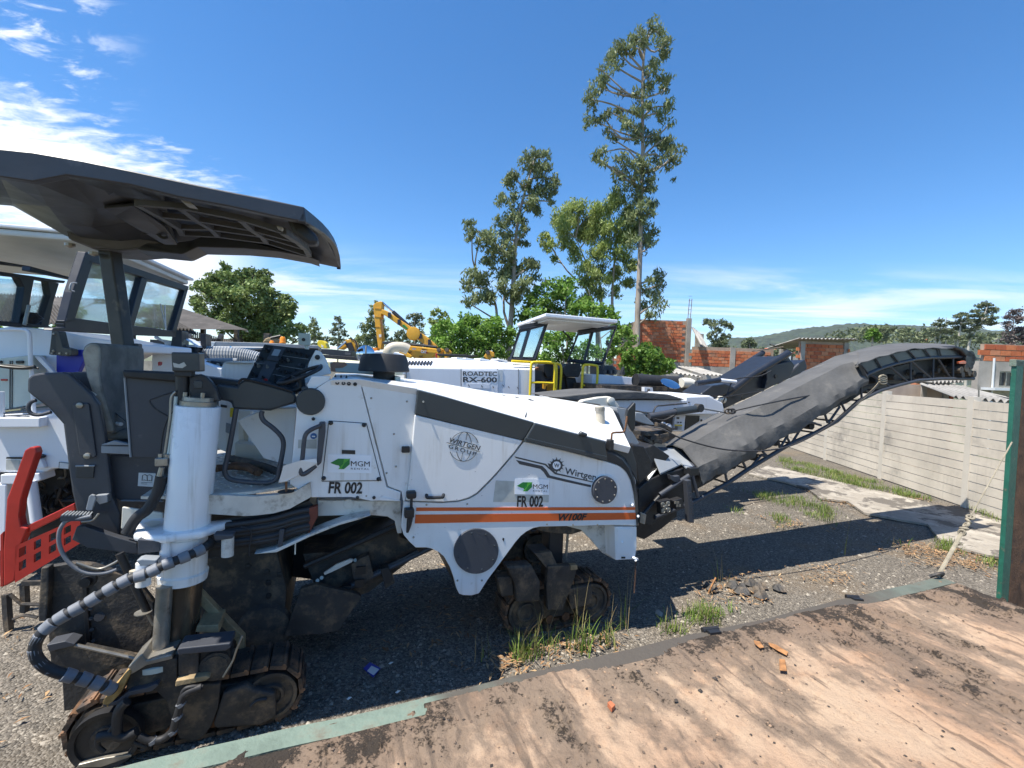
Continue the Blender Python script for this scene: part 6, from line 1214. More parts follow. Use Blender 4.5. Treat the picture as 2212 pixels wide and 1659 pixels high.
# lattice towards the front
gx = [(870, 415, 1010, 490), (1080, 430, 1220, 560), (1450, 490, 1600, 640), (1800, 600, 1900, 700)]
fr = [('1', 860, 412, .12), ('1', 1120, 430, .12), ('1', 1480, 490, .12), ('1', 1790, 600, .14), ('1', 1890, 690, .3), ('1', 1940, 760, .6)]
frn = [F.p('1', 850, 412, -.2), F.p('1', 1110, 432, -.2), F.p('1', 1480, 505, -.2), F.p('1', 1740, 585, -.2)]
frm = [F.p('1', 980, 485, .15), F.p('1', 1210, 510, .15), F.p('1', 1550, 570, .15), F.p('1', 1830, 645, .15)]
frl = [F.p('1', 1100, 560, .5), F.p('1', 1300, 565, .5), F.p('1', 1610, 610, .5), F.p('1', 1880, 690, .5)]
frk = [F.p('1', 1120, 600, .8), F.p('1', 1340, 610, .8), F.p('1', 1640, 650, .8), F.p('1', 1900, 730, .8)]
GL = mat('lattice_plastic', C(.07, .075, .085), .5, var=.2, vscale=5)
for row in (frn, frm, frl, frk): MB().tube(row, .022, 4).build('lattice_bar', GL, mm)
for i in range(4): MB().tube([frn[i], frm[i], frl[i], frk[i]], .026, 4).build('lattice_bar', GL, mm)
slab(F, '1', [(1120, 690), (1180, 640), (1260, 610), (1500, 640), (1700, 690), (1900, 735), (1960, 765), (1900, 745), (1700, 708), (1500, 690), (1220, 682)], .98, .28, 'far_canopy_lip', M['canopy'], mm, bevel=.01)
slab(F, '1', [(380, 545), (400, 540), (860, 700), (1110, 725), (1130, 722), (1220, 680), (1180, 640), (1000, 665), (700, 640)], .98, .28, 'far_canopy_side', M['canopy'], mm, bevel=.01)
slab(F, '1', [(1760, 500), (1850, 520), (1950, 610), (1960, 660), (1900, 665), (1800, 590)], -.3, .1, 'work_lamp', M['black'], mm, bevel=.02)
slab(F, '1', [(1700, 545), (1740, 560), (1730, 575), (1700, 560)], -.3, .05, 'lamp_clip', M['steel'], mm); slab(F, '1', [(1105, 390), (1160, 395), (1195, 425), (1140, 415)], -.35, .08, 'roof_clip', M['greylit'], mm)
MB().tube(smoothpath([F.p('1', x, y, .6) for x, y in [(880, 592), (950, 595), (1000, 625), (1030, 620)]]), .01, 6).build('canopy_handle', M['ink'], mm)
for x, y in [(430, 660), (575, 712)]: MB().lathe(F.p('1', x, y, 1.0), Vector((0, 0, -1)), [(0, .03), (.02, .03), (.03, .01)], 10).build('mount_eye', M['steel'], mm)
# ================================================================== its discharge conveyor
def s6(x, y, v): return F.p('6', x, y, v)
def s5(x, y, v): return F.p('5', x, y, v)
ST = [((241, 1157), (207, 1051), (117, 936), (5, 921)), ((384, 1073), (347, 990), (235, 867), (100, 845)), ((500, 1012), (470, 928), (362, 796), (229, 772)), ((600, 950), (560, 880), (450, 750), (330, 722)), ((700, 893), (640, 833), (540, 706), (430, 672)), ((860, 805), (810, 745), (720, 612), (620, 580)),
      ((1000, 715), (960, 662), (880, 530), (800, 493)), ((1130, 628), (1100, 582), (1000, 470), (940, 425)), ((1215, 562), (1190, 530), (1091, 423), (1050, 370)), ((1256, 545), (1246, 486), (1160, 405), (1140, 348)), ((1205, 425), (1202, 416), (1195, 390), (1180, 335))]
ST2 = [((1197, 416), (1187, 388), (1180, 335)), ((1300, 381), (1292, 352), (1300, 305)), ((1430, 346), (1430, 325), (1440, 291)), ((1540, 323), (1540, 308), (1540, 289)), ((1680, 319), (1680, 305), (1680, 292)), ((1800, 322), (1792, 312), (1780, 301))]
tp_ = thing('tarpaulin', 'wrinkled dark grey tarpaulin stretched over the foreground machine\'s conveyor', 'tarpaulin', s6(500, 1000, 1.0))
SV = (.5, .5, .68, 1.16)
def crv(idx, v, n=60):
    pts = smoothpath([s6(*st[idx], v) for st in ST[:9]], 6) + [s6(*ST[9][idx], v), s6(*ST[10][idx], v)]
    return pts
rows = [crv(i, SV[i]) for i in range(4)]
nst = len(rows[0]); secs = []
for i in range(nst):
    a, b, c, d = (r[i] for r in rows); sag = -.02 * abs(math.sin(i * .52)); sec = []
    wv = lambda k: .034 * noise.noise(Vector((i * .37 + k * .3, k * 1.7, 4))) + .012 * noise.noise(Vector((i * 1.1 - k * .5, k * 3.1, 8)))
    sec.append(a + Vector((0, 0, .016 * math.sin(i * .8) + .01 * math.sin(i * 1.9))) + F.n * wv(0)); sec.append(a.lerp(b, .5) - F.n * (.012 + wv(1))); sec.append(b - F.n * wv(2) * .5)
    sec.append(b.lerp(c, .33) + Vector((0, 0, sag + wv(3) * .6))); sec.append(b.lerp(c, .66) + Vector((0, 0, sag + wv(4) * .5))); sec.append(c)
    sec.append(c.lerp(d, .5) + Vector((0, 0, .01 + wv(5) * .7))); sec.append(d); e = d + F.n * .28 + Vector((0, 0, -.26)); sec.append(e); sec.append(e + Vector((0, 0, -.22)))
    sec += [p + Vector((0, 0, -.012)) + F.n * .01 for p in reversed(sec)]
    secs.append(sec)
MB().loft(secs).build('main_sheet', M['tarp'], tp_, smooth=28)
secs = []
q3 = [smoothpath([s6(*st[i], (.52, .72, 1.3)[i]) for st in ST2], 5) for i in range(3)]
for i in range(len(q3[0])):
    a, b, c = (r[i] for r in q3); w_ = .008 * math.sin(i * 1.4); sec = [a + Vector((0, 0, w_)), b, c, c + F.n * .2 + Vector((0, 0, -.1))]
    secs.append(sec + [p + Vector((0, 0, -.012)) for p in reversed(sec)])
MB().loft(secs).build('top_sheet', M['tarp'], tp_, smooth=35)
cv = MB().prism([s6(*p, .62) for p in [(150, 1130), (300, 1030), (500, 945), (700, 840), (960, 670), (1190, 540), (1250, 500), (1250, 575), (1130, 655), (960, 725), (700, 880), (400, 1075), (180, 1200)]], F.n * .75).build('conveyor_trough', M['black'], mm)
MB().prism([s6(*p, .74) for p in [(1200, 500), (1400, 440), (1620, 385), (1850, 385), (1880, 400), (1880, 500), (1560, 512), (1400, 560), (1250, 600)]], F.n * .55).build('conveyor_head_box', M['black'], mm)
# plastic side panels of the raised end
up_ = [(1205, 418), (1300, 385), (1400, 358), (1500, 335), (1600, 326), (1690, 323), (1800, 326)]; lw_ = [(1256, 474), (1340, 440), (1445, 408), (1550, 383), (1640, 375), (1705, 371), (1855, 371)]
for i in range(6):
    a, b, c, d = up_[i], up_[i + 1], lw_[i + 1], lw_[i]
    MB().prism([s6(a[0], a[1], .56), s6(b[0] - 4, b[1], .56), s6(c[0] - 5, c[1] - 4, .56), s6(d[0], d[1] - 4, .56)], F.n * .02).build('side_sheet', M['trim'], mm, bevel=.003)
    MB().tube([s6(a[0] - 3, a[1] - 6, .545), s6(d[0] - 3, d[1], .545)], .011, 6).build('side_strut', M['grey'], mm)
MB().prism([s6(x, y, .5) for x, y in [(1780, 318), (1800, 306), (1850, 320), (1900, 345), (1925, 375), (1928, 398), (1860, 372), (1830, 340)]], F.n * .8).build('head_guard', M['black'], mm, bevel=.02)
MB().cyl(s6(1885, 388, .5), s6(1885, 388, .5) + F.n * .9, .12, .12, 20).build('head_drum', M['black'], mm, smooth=40)
for x, y, r in [(1830, 455, .05), (1862, 440, .06), (1890, 430, .05), (1880, 470, .05), (1840, 485, .04), (1910, 480, .05), (1900, 385, .04)]: MB().cyl(s6(x, y, .5), s6(x, y, .5) + F.n * .2, r, r, 12).build('head_motor', M['dust'], mm, smooth=40)
slab(F, '6', [(1812, 404), (1845, 397), (1862, 404), (1855, 417), (1815, 417)], .5, .03, 'orange_reflector', mat('reflector', C(.6, .13, .05), .3), mm)
slab(F, '6', [(1900, 378), (1950, 380), (1950, 390), (1900, 390)], .5, .05, 'scraper_arm', M['trim'], mm)
# lattice frame, both sides
bot = [(-60, 1360), (0, 1338), (200, 1255), (390, 1150), (520, 1062), (640, 990), (780, 905), (930, 840), (1060, 770), (1200, 642), (1330, 580), (1450, 545), (1560, 518), (1700, 508), (1900, 508)]
topc = [(-20, 1215), (200, 1085), (400, 985), (600, 880), (800, 770), (1000, 665), (1150, 570), (1250, 480), (1330, 446), (1420, 417), (1550, 388), (1640, 378), (1860, 374)]
for v in (.56, 1.42):
    MB().tube([F.p('6', x, y, .56) + F.n * (v - .56) for x, y in bot], .024, 8).build('lower_chord', M['grey'], mm, smooth=60)
    MB().tube([F.p('6', x, y, .56) + F.n * (v - .56) for x, y in topc], .024, 8).build('upper_chord', M['grey'], mm, smooth=60)
    for a, b in [((375, 1085), (388, 1148)), ((480, 1010), (512, 1078)), ((512, 1075), (600, 975)), ((605, 955), (640, 990)), ((600, 975), (640, 990)), ((700, 880), (712, 935)), ((712, 935), (760, 855)), ((745, 850), (775, 905)), ((790, 895), (850, 800)), ((880, 770), (965, 795)), ((985, 715), (1005, 780)), ((1010, 780), (1080, 680)), ((1090, 660), (1120, 720)), ((1210, 560), (1215, 640)), ((1515, 395), (1515, 522)), ((1655, 380), (1652, 508)), ((1776, 376), (1776, 506)), ((1385, 430), (1500, 530)), ((1520, 400), (1640, 505)), ((1680, 378), (1760, 505)), ((1260, 480), (1400, 560))]:
        MB().tube([F.p('6', *a, .56) + F.n * (v - .56), F.p('6', *b, .56) + F.n * (v - .56)], .014, 6).build('lattice_brace', M['grey'], mm)
for i in range(1, len(bot) - 1, 1): p = F.p('6', *bot[i], .56); MB().tube([p, p + F.n * .86], .012, 6).build('cross_bar', M['grey'], mm)
for x, y in [(560, 990), (690, 900), (910, 800), (1130, 620), (300, 1100), (430, 1040)]: p = F.p('6', x, y, .62); MB().cyl(p, p + F.n * .75, .045, .045, 12).build('return_roller', M['black'], mm, smooth=40)
for x, y in [(1540, 470), (1690, 460), (1420, 500), (1310, 520), (1600, 490), (1730, 440)]: p = F.p('6', x, y, .66); MB().cyl(p, p + F.n * .1, .035, .05, 10).build('roller_bracket', M['dust'], mm, smooth=40)
# intake end: grey chutes, guide tubes, lamps
MB().prism([s5(*p, .6) for p in [(1395, 1120), (1500, 1180), (1560, 1160), (1660, 1230), (1500, 1410), (1465, 1420), (1450, 1300), (1420, 1190)]], F.n * .8).build('chute_throat', M['black'], mm, bevel=.01)
MB().prism([s5(*p, .56) for p in [(1465, 1430), (1530, 1375), (1640, 1330), (1790, 1295), (1835, 1330), (1850, 1400), (1760, 1500), (1640, 1600), (1540, 1659), (1470, 1640)]], F.n * .9).build('swivel_box', M['black'], mm, bevel=.01)
def chute(pts, name, mt, th=.02): return MB().prism([s5(x, y, v) for x, y, v in pts], Vector((0, 0, -th)) + F.n * .004).build(name, mt, mm, bevel=.004)
chute([(1555, 1225, .62), (1660, 1185, .95), (1755, 1265, .62), (1600, 1335, .5)], 'chute_flap', M['greylit'])
chute([(1500, 1195, .95), (1570, 1150, 1.3), (1700, 1165, 1.2), (1655, 1190, .9), (1560, 1225, .7)], 'chute_flap', M['trim'])
chute([(1640, 1180, .95), (1700, 1172, 1.0), (1812, 1295, .5), (1760, 1300, .5), (1740, 1280, .55)], 'chute_cover', M['greylit'])
chute([(1715, 1195, .9), (1740, 1190, .92), (1812, 1290, .5), (1790, 1300, .5)], 'chute_cover', M['grey'])
chute([(1520, 1355, .6), (1560, 1300, .62), (1590, 1290, .62), (1575, 1310, .58), (1530, 1370, .56)], 'chute_lip', M['white'])
MB().tube([s5(1595, 1468, .48), s5(1812, 1325, .48)], .025, 10).build('guide_tube', M['grey'], mm, smooth=60)
slab(F, '5', [(1660, 1345), (1690, 1355), (1720, 1350), (1725, 1385), (1690, 1392), (1665, 1375)], .46, .05, 'tube_clamp', M['grey'], mm, bevel=.005)
MB().tube([s5(1790, 1330, .47), s5(1830, 1480, .47)], .02, 8).build('support_strut', M['grey'], mm)
MB().box(s5(1790, 1320, .5), F.u * .06, F.n * .05, (0, 0, .04)).build('strut_block', M['ink'], mm, bevel=.006)
MB().tube([s5(1480, 1600, .5), s5(1600, 1470, .5)], .022, 8).build('guide_tube', M['black'], mm, smooth=60)
jb = slab(F, '5', [(1762, 1382), (1788, 1376), (1808, 1640), (1778, 1640)], .36, .06, 'jack_post', M['grey'], mm, bevel=.004)
for i in range(8): MB().cyl(s5(1776 + i * 2.5, 1400 + i * 26, .358), s5(1776 + i * 2.5, 1400 + i * 26, .352), .007, seg=6).build('pin_hole', M['ink'], jb)
slab(F, '5', [(1596, 1510), (1664, 1494), (1664, 1580), (1602, 1590)], .4, .06, 'lamp_cluster', M['black'], mm, bevel=.006)
for x, y in [(1613, 1528), (1645, 1522), (1616, 1565), (1648, 1560), (1630, 1543)]: MB().lathe(s5(x, y, .395), BK, [(0, .026), (.006, .026), (.008, .018), (.003, .016)], 12).build('lamp_lens', M['steel'], mm, smooth=40)
slab(F, '5', [(1682, 1505), (1735, 1488), (1750, 1545), (1700, 1562)], .38, .08, 'work_lamp', M['black'], mm, bevel=.008)
for i in range(4): MB().box(s5(1692 + 10 * (i % 2) + 16 * (i // 2), 1515 + 18 * (i % 2), .375), F.u * .012, F.n * .004, (0, 0, .012)).build('lamp_window', M['steel'], mm)
slab(F, '5', [(1478, 1575), (1515, 1590), (1505, 1650), (1475, 1640)], -.01, .06, 'marker_lamp', M['steel'], mm, bevel=.004)
MB().prism([s5(*p, .9) for p in [(1440, 1620), (1540, 1659), (1600, 1560), (1700, 1460), (1700, 1600), (1600, 1680), (1500, 1740), (1440, 1720)]], F.n * .3).build('swivel_arm', M['black'], mm)
# deck in front of the bonnet with lifting gear
slab(F, '5', [(1330, 930), (1395, 940), (1415, 1060), (1470, 1150), (1430, 1175), (1410, 1175), (1370, 1040)], .5, .3, 'front_bulkhead', M['greylit'], mm)
slab(F, '5', [(1430, 1160), (1500, 1170), (1550, 1260), (1540, 1330), (1470, 1400), (1450, 1290), (1425, 1200)], .3, .3, 'front_trough', M['black'], mm, bevel=.01)
slab(F, '5', [(1450, 960), (1490, 965), (1555, 1025), (1565, 1040), (1520, 1035), (1440, 1010)], .9, .1, 'lift_arm', M['greylit'], mm, bevel=.006)
MB().tube([s5(1530, 985, 1.0), s5(1700, 955, 1.0)], .035, 12).build('lift_cylinder', M['grey'], mm, smooth=60); MB().tube([s5(1690, 957, 1.0), s5(1850, 935, 1.0)], .045, 12).build('lift_cylinder', M['trim'], mm, smooth=60)
MB().lathe(s5(1850, 935, .95), F.n, [(0, .05), (.08, .05)], 12).build('cylinder_eye', M['dust'], mm); MB().tube([s5(1850, 935, 1.0), s5(2000, 962, 1.0)], .014, 6, flat=.5).build('lift_link', M['greylit'], mm)
MB().tube(smoothpath([s5(x, y, 1.0) for x, y in [(1545, 1000), (1570, 930), (1620, 918), (1760, 905)]], 4), .01, 6).build('gear_hose', M['rubber'], mm, smooth=60)
for x, y in [(1540, 1110), (1560, 1130), (1510, 1090), (1600, 1095), (1580, 1040), (1620, 1050), (1500, 1130)]: MB().box(s5(x, y, 1.0), (F.u + Vector((0, 0, random.uniform(-.5, .5)))) * .06, F.n * .08, (0, 0, .022)).build('linkage_piece', M['dust'], mm, bevel=.005)
slab(F, '5', [(1480, 1080), (1640, 1065), (1700, 1110), (1580, 1170), (1480, 1160)], 1.3, .4, 'front_deck', M['dust'], mm)
# ropes
RP = [([(1350, 540), (1200, 560), (1000, 590), (800, 625), (600, 665), (440, 705)], .6, .009), ([(420, 720), (380, 705)], .6, .02)]
MB().tube(smoothpath([s6(x, y, .6 if x > 500 else .75) for x, y in [(1350, 535), (1200, 562), (1000, 594), (800, 628), (600, 668), (420, 708)]], 4), .009, 6).build('steel_rope', M['rubber'], mm, smooth=60)
for dx in (0, 22): MB().tube(smoothpath([s6(395 + dx + math.cos(w) * 22, 708 + math.sin(w) * 14, .75) for w in [k * .785 for k in range(8)]], 2, True), .011, 6, closed=True).build('shackle', M['dust'], mm, smooth=60)
MB().tube(smoothpath([s6(x, y, v) for x, y, v in [(-60, 805, .7), (0, 820, .6), (100, 872, .5), (300, 930, .4), (450, 950, .38), (620, 950, .36), (800, 912, .36), (1000, 805, .38), (1200, 645, .42), (1300, 560, .46), (1350, 490, .5)]], 5), .0085, 6).build('slack_cable', M['rubber'], mm, smooth=60)
MB().tube(smoothpath([s6(x, y, .48) for x, y in [(1180, 665), (1270, 590), (1320, 535), (1350, 485)]], 3), .013, 7).build('pale_rope', M['rope'], mm, smooth=60)
for i in range(3): MB().tube(smoothpath([s6(1345 + math.cos(w) * 22, 500 + i * 14 + math.sin(w) * 12, .47) for w in [k * .785 for k in range(8)]], 2, True), .012, 6, closed=True).build('rope_knot', M['rope'], mm, smooth=60)

# ================================================================== machine behind: covered bonnet and gear (second row, middle)
m2 = thing('white_planer', 'white milling machine with grey covered folded conveyor right behind the foreground bonnet', 'milling machine', F.w(3.2, 2.6, 0))
V2 = 2.3
slab(F, '5', [(950, 868), (1100, 850), (1240, 836), (1450, 832), (1650, 850), (1757, 882), (1730, 886), (1500, 880), (1330, 884), (1180, 892), (1050, 888)], V2, .9, 'folded_cover', M['tarp'], m2, bevel=.02)
slab(F, '5', [(1060, 892), (1330, 886), (1760, 884), (1760, 866), (1900, 862), (1984, 905), (1992, 950), (1940, 972), (1700, 975), (1500, 960), (1330, 925), (1150, 905)], V2 + .1, 1.2, 'bonnet', M['white2'], m2, bevel=.012)
slab(F, '5', [(1760, 856), (1905, 858), (1986, 903), (1900, 880), (1760, 884)], V2 + .3, 1.0, 'bonnet_corner', M['white2'], m2, bevel=.01)
slab(F, '5', [(1110, 898), (1130, 886), (1230, 868), (1290, 864), (1310, 872), (1352, 925), (1330, 940), (1200, 910)], V2 - .3, .1, 'pivot_arm', M['cream'], m2, bevel=.01)
MB().lathe(F.p('5', 1293, 892, V2 - .3), BK, [(0, .055), (.03, .055), (.035, .03)], 16).build('pivot_pin', M['cream'], m2, smooth=40)
slab(F, '5', [(1320, 935), (1500, 945), (1700, 968), (1990, 962), (1880, 1020), (1760, 1080), (1690, 1078), (1500, 1110), (1450, 1130), (1400, 1060), (1340, 960)], V2 + .25, .8, 'front_body', M['white2'], m2, bevel=.008)
slab(F, '5', [(1757, 980), (1842, 982), (1840, 1015), (1750, 1072)], V2 + .235, .02, 'opening', M['ink'], m2)
slab(F, '5', [(1690, 978), (1755, 980), (1745, 1072), (1680, 1074)], V2 + .22, .03, 'label_panel', M['white2'], m2, bevel=.004)
slab(F, '5', [(1688, 1035), (1735, 1037), (1732, 1046), (1687, 1043)], V2 + .214, .004, 'yellow_label', M['yellow'], m2, bevel=0); slab(F, '5', [(1690, 1046), (1708, 1047), (1706, 1068), (1688, 1067)], V2 + .214, .004, 'warning_label', M['inkgrey'], m2, bevel=0); slab(F, '5', [(1712, 1047), (1732, 1048), (1730, 1068), (1710, 1067)], V2 + .214, .004, 'warning_label', M['stickgrey'], m2, bevel=0)
for x in (1709, 1726): MB().cyl(F.p('5', x, 1023, V2 + .22), F.p('5', x, 1023, V2 + .2), .012, seg=8).build('knob', M['ink'], m2)
slab(F, '5', [(1700, 990), (1716, 990), (1716, 1002), (1700, 1002)], V2 + .214, .004, 'warning_label', M['inkgrey'], m2, bevel=0)
MB().lathe(F.p('5', 1850, 1010, V2 + .22), BK, [(0, .02), (.01, .02)], 8).build('knob', M['ink'], m2)
slab(F, '5', [(1330, 960), (1370, 965), (1365, 1000), (1330, 998)], V2 + .2, .05, 'mirror_plate', M['chrome'], m2)
slab(F, '5', [(1470, 985), (1680, 985), (1670, 1090), (1560, 1110), (1480, 1080)], V2 + .1, .15, 'dark_bay', M['black'], m2)
for pts in ([(1480, 1040), (1500, 1090), (1540, 1130)], [(1560, 1000), (1620, 1010), (1700, 970)], [(1600, 1040), (1640, 1060), (1700, 1060)]): MB().tube(smoothpath([F.p('5', x, y, V2) for x, y in pts]), .016, 6).build('bay_hose', M['rubber'], m2, smooth=60)
for x, y, r in [(1640, 1048, .05), (1610, 1030, .03), (1560, 1060, .04)]: MB().lathe(F.p('5', x, y, V2 + .05), BK, [(0, r), (.05, r), (.06, r * .5)], 12).build('white_float', M['white2'], m2, smooth=40)
# ================================================================== second dark conveyor (belongs to the machine behind)
dcv = thing('folded_conveyor', 'raised dark blue-black conveyor with sagging cloth between two tubes, behind the big conveyor', 'conveyor', F.w(6, 3.2, 0))
V3 = 3.0
def sf(x, y, v): return F.p('f', x, y, v)
def sz(p, zz): return Vector((p.x, p.y, zz))
MB().tube([sf(1230, 590, V3), sf(1480, 400, V3), sf(1860, 170, V3)], .065, 16).build('side_tube', M['frame'], dcv, smooth=60)
MB().tube([sf(1010, 570, V3 + .9), sf(1240, 400, V3 + .9), sf(1610, 165, V3 + .9)], .055, 14).build('side_tube', M['frame'], dcv, smooth=60)
secs = []
for i in range(9):
    f = i / 8; a = sf(1010 + 600 * f, 575 - 410 * f, V3 + .9); b = sf(1230 + 620 * f, 590 - 415 * f, V3); sec = []
    for j in range(7): g = j / 6; sec.append(a.lerp(b, g) + Vector((0, 0, -.22 * math.sin(math.pi * g) + .03 * math.sin(i * 2.2 + j))))
    secs.append(sec + [p + Vector((0, 0, -.01)) for p in reversed(sec)])
MB().loft(secs).build('sagging_cloth', M['tarp'], dcv, smooth=50)
MB().prism([sf(x, y, V3 + .05) for x, y in [(1215, 660), (1240, 610), (1480, 425), (1860, 195), (1900, 260), (1760, 470), (1640, 530), (1500, 600), (1380, 650), (1230, 720)]], F.n * .8).build('conveyor_body', M['frame'], dcv, bevel=.02)
MB().prism([sf(x, y, V3 - .05) for x, y in [(1640, 300), (1890, 245), (1925, 290), (1880, 400), (1740, 480), (1630, 520), (1650, 420)]], F.n * .1).build('gusset_plate', M['frame'], dcv, bevel=.01)
for x, y, r in [(1742, 400, .04), (1655, 462, .035), (1415, 605, .05)]: MB().lathe(sf(x, y, V3 - .06), BK, [(0, r), (.01, r)], 14).build('plate_hole', M['ink'], dcv)
MB().prism([sf(x, y, V3 + .3) for x, y in [(1940, 280), (2025, 235), (2045, 300), (2040, 330), (2000, 360), (1870, 420), (1760, 470), (1880, 380)]], F.n * .5).build('end_guard', M['frame'], dcv, bevel=.01)
MB().tube([sf(1760, 470, V3 + .25), sf(1960, 280, V3 + .25)], .03, 8).build('brace_tube', M['grey'], dcv, smooth=60); MB().tube([sf(1500, 150, V3 + 1.0), sf(1810, 108, V3 + .6)], .012, 5).build('wire', M['dust'], dcv)
MB().tube([sf(950, 470, V3 - .2), sf(1180, 435, V3 - .2)], .045, 10).build('ram', M['frame'], dcv, smooth=60); MB().tube([sf(1180, 435, V3 - .2), sf(1340, 452, V3 - .2)], .032, 10).build('ram_rod', M['white2'], dcv, smooth=60)
MB().tube([sf(870, 655, V3 - .6), sf(1300, 590, V3 - .3), sf(1620, 540, V3 - .2)], .011, 5).build('wire_rope', M['rubber'], dcv); MB().tube(smoothpath([sf(1210, 660, V3 - .2), sf(1260, 560, V3 - .2), sf(1330, 430, V3 - .2), sf(1560, 400, V3 - .2), sf(1690, 345, V3 - .2)]), .011, 5).build('wire_rope', M['rubber'], dcv)
MB().prism([sf(x, y, V3 - .1) for x, y in [(1000, 570), (1110, 490), (1240, 470), (1350, 515), (1200, 600), (1060, 600)]], F.n * .5).build('tail_cloth', M['frame'], dcv, bevel=.02)
MB().lathe(sf(1190, 630, V3 - .1), F.u, [(-.1, .02), (-.05, .07), (.08, .06)], 12).build('yellow_sleeve', M['cream'], dcv, smooth=40)

# ================================================================== recycler with yellow rails (third row)
VR = 5.5; FR_ = F
rx = thing('road_recycler', 'white road recycler with yellow hand rails and a white roof over two blue windscreens', 'road recycler', F.w(4.2, VR + 1, 0))
def rs(k, pts, v, th, name, mt, **kw): return slab(F, k, pts, VR + v, th, name, M[mt], rx, **kw)
rs('5', [(36, 688), (380, 694), (600, 692), (830, 700), (830, 870), (700, 850), (300, 830), (36, 790)], 0, 1.8, 'engine_bay', 'white2', bevel=.01)
secs = []
for x, y0, y1 in [(34, 688, 632), (200, 690, 628), (345, 692, 627), (560, 692, 642), (830, 698, 664)]:
    a, b = F.p('5', x, y0, VR), F.p('5', x, y1, VR + .35); secs.append([a, b, b + F.n * 1.1, a + F.n * 1.7])
MB().loft(secs).build('engine_hood', M['white2'], rx, bevel=.01)
for i, x in enumerate((345, 400, 490, 600)): rs('5', [(x, 638), (x + 5, 622 + i * 3), (x + 60, 630 + i * 4), (x + 62, 642 + i * 4)], .3, .5, 'hood_scoop', 'white2', bevel=.005)
for i in range(8): MB().tube([F.p('d', 1262 + i * 31, 676, VR + .08), F.p('d', 1284 + i * 31, 642, VR + .22)], .018, 4).build('hood_slot', M['ink'], rx)
for x in (38, 375, 598, 728): MB().tube([F.p('5', x, 690, VR - .005), F.p('5', x, 850, VR - .005)], .006, 4).build('panel_joint', M['inkgrey'], rx)
rs('5', [(600, 700), (632, 700), (632, 770), (600, 770)], -.01, .01, 'side_vent', 'paper', bevel=0)
rs('5', [(382, 702), (602, 702), (602, 860), (382, 850)], -.02, .015, 'name_panel', 'white2', bevel=.003)
for (t_, l, r, tp, b) in [('ROADTEC', (386, 735), (596, 737), (386, 709), .02), ('RX-600', (386, 774), (596, 776), (386, 742), .03)]:
    text_on(t_, F.p('5', *l, VR - .02), F.p('5', *r, VR - .02), F.p('5', *tp, VR - .02), M['inkgrey'], rx, BK * .004, 'lettering', b)
rs('5', [(412, 782), (552, 786), (552, 815), (412, 812)], -.026, .005, 'hatch', 'white2', bevel=.002)
for x, y in [(420, 790), (500, 795), (570, 800), (630, 790), (665, 800), (720, 805)]: MB().tube([F.p('5', x, y, VR - .03), F.p('5', x + 7, y + 12, VR - .03)], .008, 4).build('latch', M['inkgrey'], rx)
rs('d', [(920, 545), (960, 540), (1100, 545), (1160, 556), (1230, 580), (1242, 620), (1242, 780), (915, 780)], -.4, .6, 'tank_box', 'white2', bevel=.02)
rs('d', [(1120, 690), (1175, 690), (1175, 712), (1120, 712)], -.42, .02, 'mesh_vent', 'inkgrey', bevel=0)
# deck, console and control stand
rs('5', [(700, 870), (830, 700), (1000, 720), (1100, 830), (1100, 880), (700, 890)], .5, .8, 'platform_base', 'frame')
rs('5', [(1180, 730), (1240, 728), (1440, 748), (1445, 850), (1250, 845), (1180, 840)], .1, .8, 'front_panel', 'white2', bevel=.008)
rs('5', [(1446, 748), (1600, 820), (1640, 850), (1520, 850), (1440, 840)], .1, .8, 'front_wedge', 'white2', bevel=.008)
rs('5', [(1305, 790), (1325, 790), (1308, 835), (1285, 828)], .08, .005, 'blue_mark', 'bluesign', bevel=0); rs('5', [(1330, 790), (1352, 790), (1358, 826), (1332, 826)], .08, .005, 'blue_mark', 'blue', bevel=0)
rs('5', [(885, 665), (950, 658), (965, 700), (945, 745), (905, 750), (888, 715)], .4, .4, 'console', 'black', bevel=.02); rs('5', [(1000, 690), (1030, 660), (1110, 660), (1118, 700), (1100, 745), (1020, 745), (1005, 720)], .3, .5, 'console', 'black', bevel=.02)
rs('5', [(1020, 748), (1080, 748), (1100, 850), (1040, 855)], .4, .4, 'seat', 'black', bevel=.02); rs('5', [(900, 770), (945, 765), (940, 865), (900, 865)], .5, .3, 'orange_box', 'excav'); rs('5', [(880, 780), (930, 765), (930, 790), (900, 800), (880, 860)], .45, .3, 'seat_shell', 'excav', bevel=.01)
rs('5', [(830, 830), (860, 808), (895, 820), (885, 865), (832, 868)], .1, .1, 'dark_hatch', 'black')
rs('5', [(810, 700), (860, 680), (860, 760), (810, 740)], .7, .2, 'brown_panel', 'rust')
rs('5', [(1220, 675), (1310, 672), (1340, 705), (1330, 730), (1220, 728)], .5, .4, 'front_cowl', 'trim', bevel=.01); rs('5', [(1218, 690), (1240, 690), (1262, 740), (1260, 757), (1216, 752)], .2, .05, 'hinge_plate', 'black', bevel=.004); rs('5', [(1362, 730), (1378, 680), (1384, 730)], .5, .1, 'fin', 'ink')
for x in (1255, 1290, 1320): MB().cyl(F.p('5', x, 722, VR + .45), F.p('5', x, 700, VR + .45), .06, .06, 12).build('cap', M['trim'], rx)
YR = .016
def rail_(pts, v, r=.028): MB().tube(smoothpath([F.p('5', x, y, VR + v) for x, y in pts], 3), r, 8).build('hand_rail', M['yellow'], rx, smooth=60)
rail_([(798, 855), (802, 760), (806, 675), (812, 656), (830, 652), (900, 652), (940, 658), (950, 672), (948, 760), (945, 862)], -.1); rail_([(802, 778), (870, 778), (945, 782)], -.1, .02); rail_([(686, 646), (760, 650), (900, 656), (955, 660), (980, 666), (990, 685), (988, 760), (980, 858)], .25)
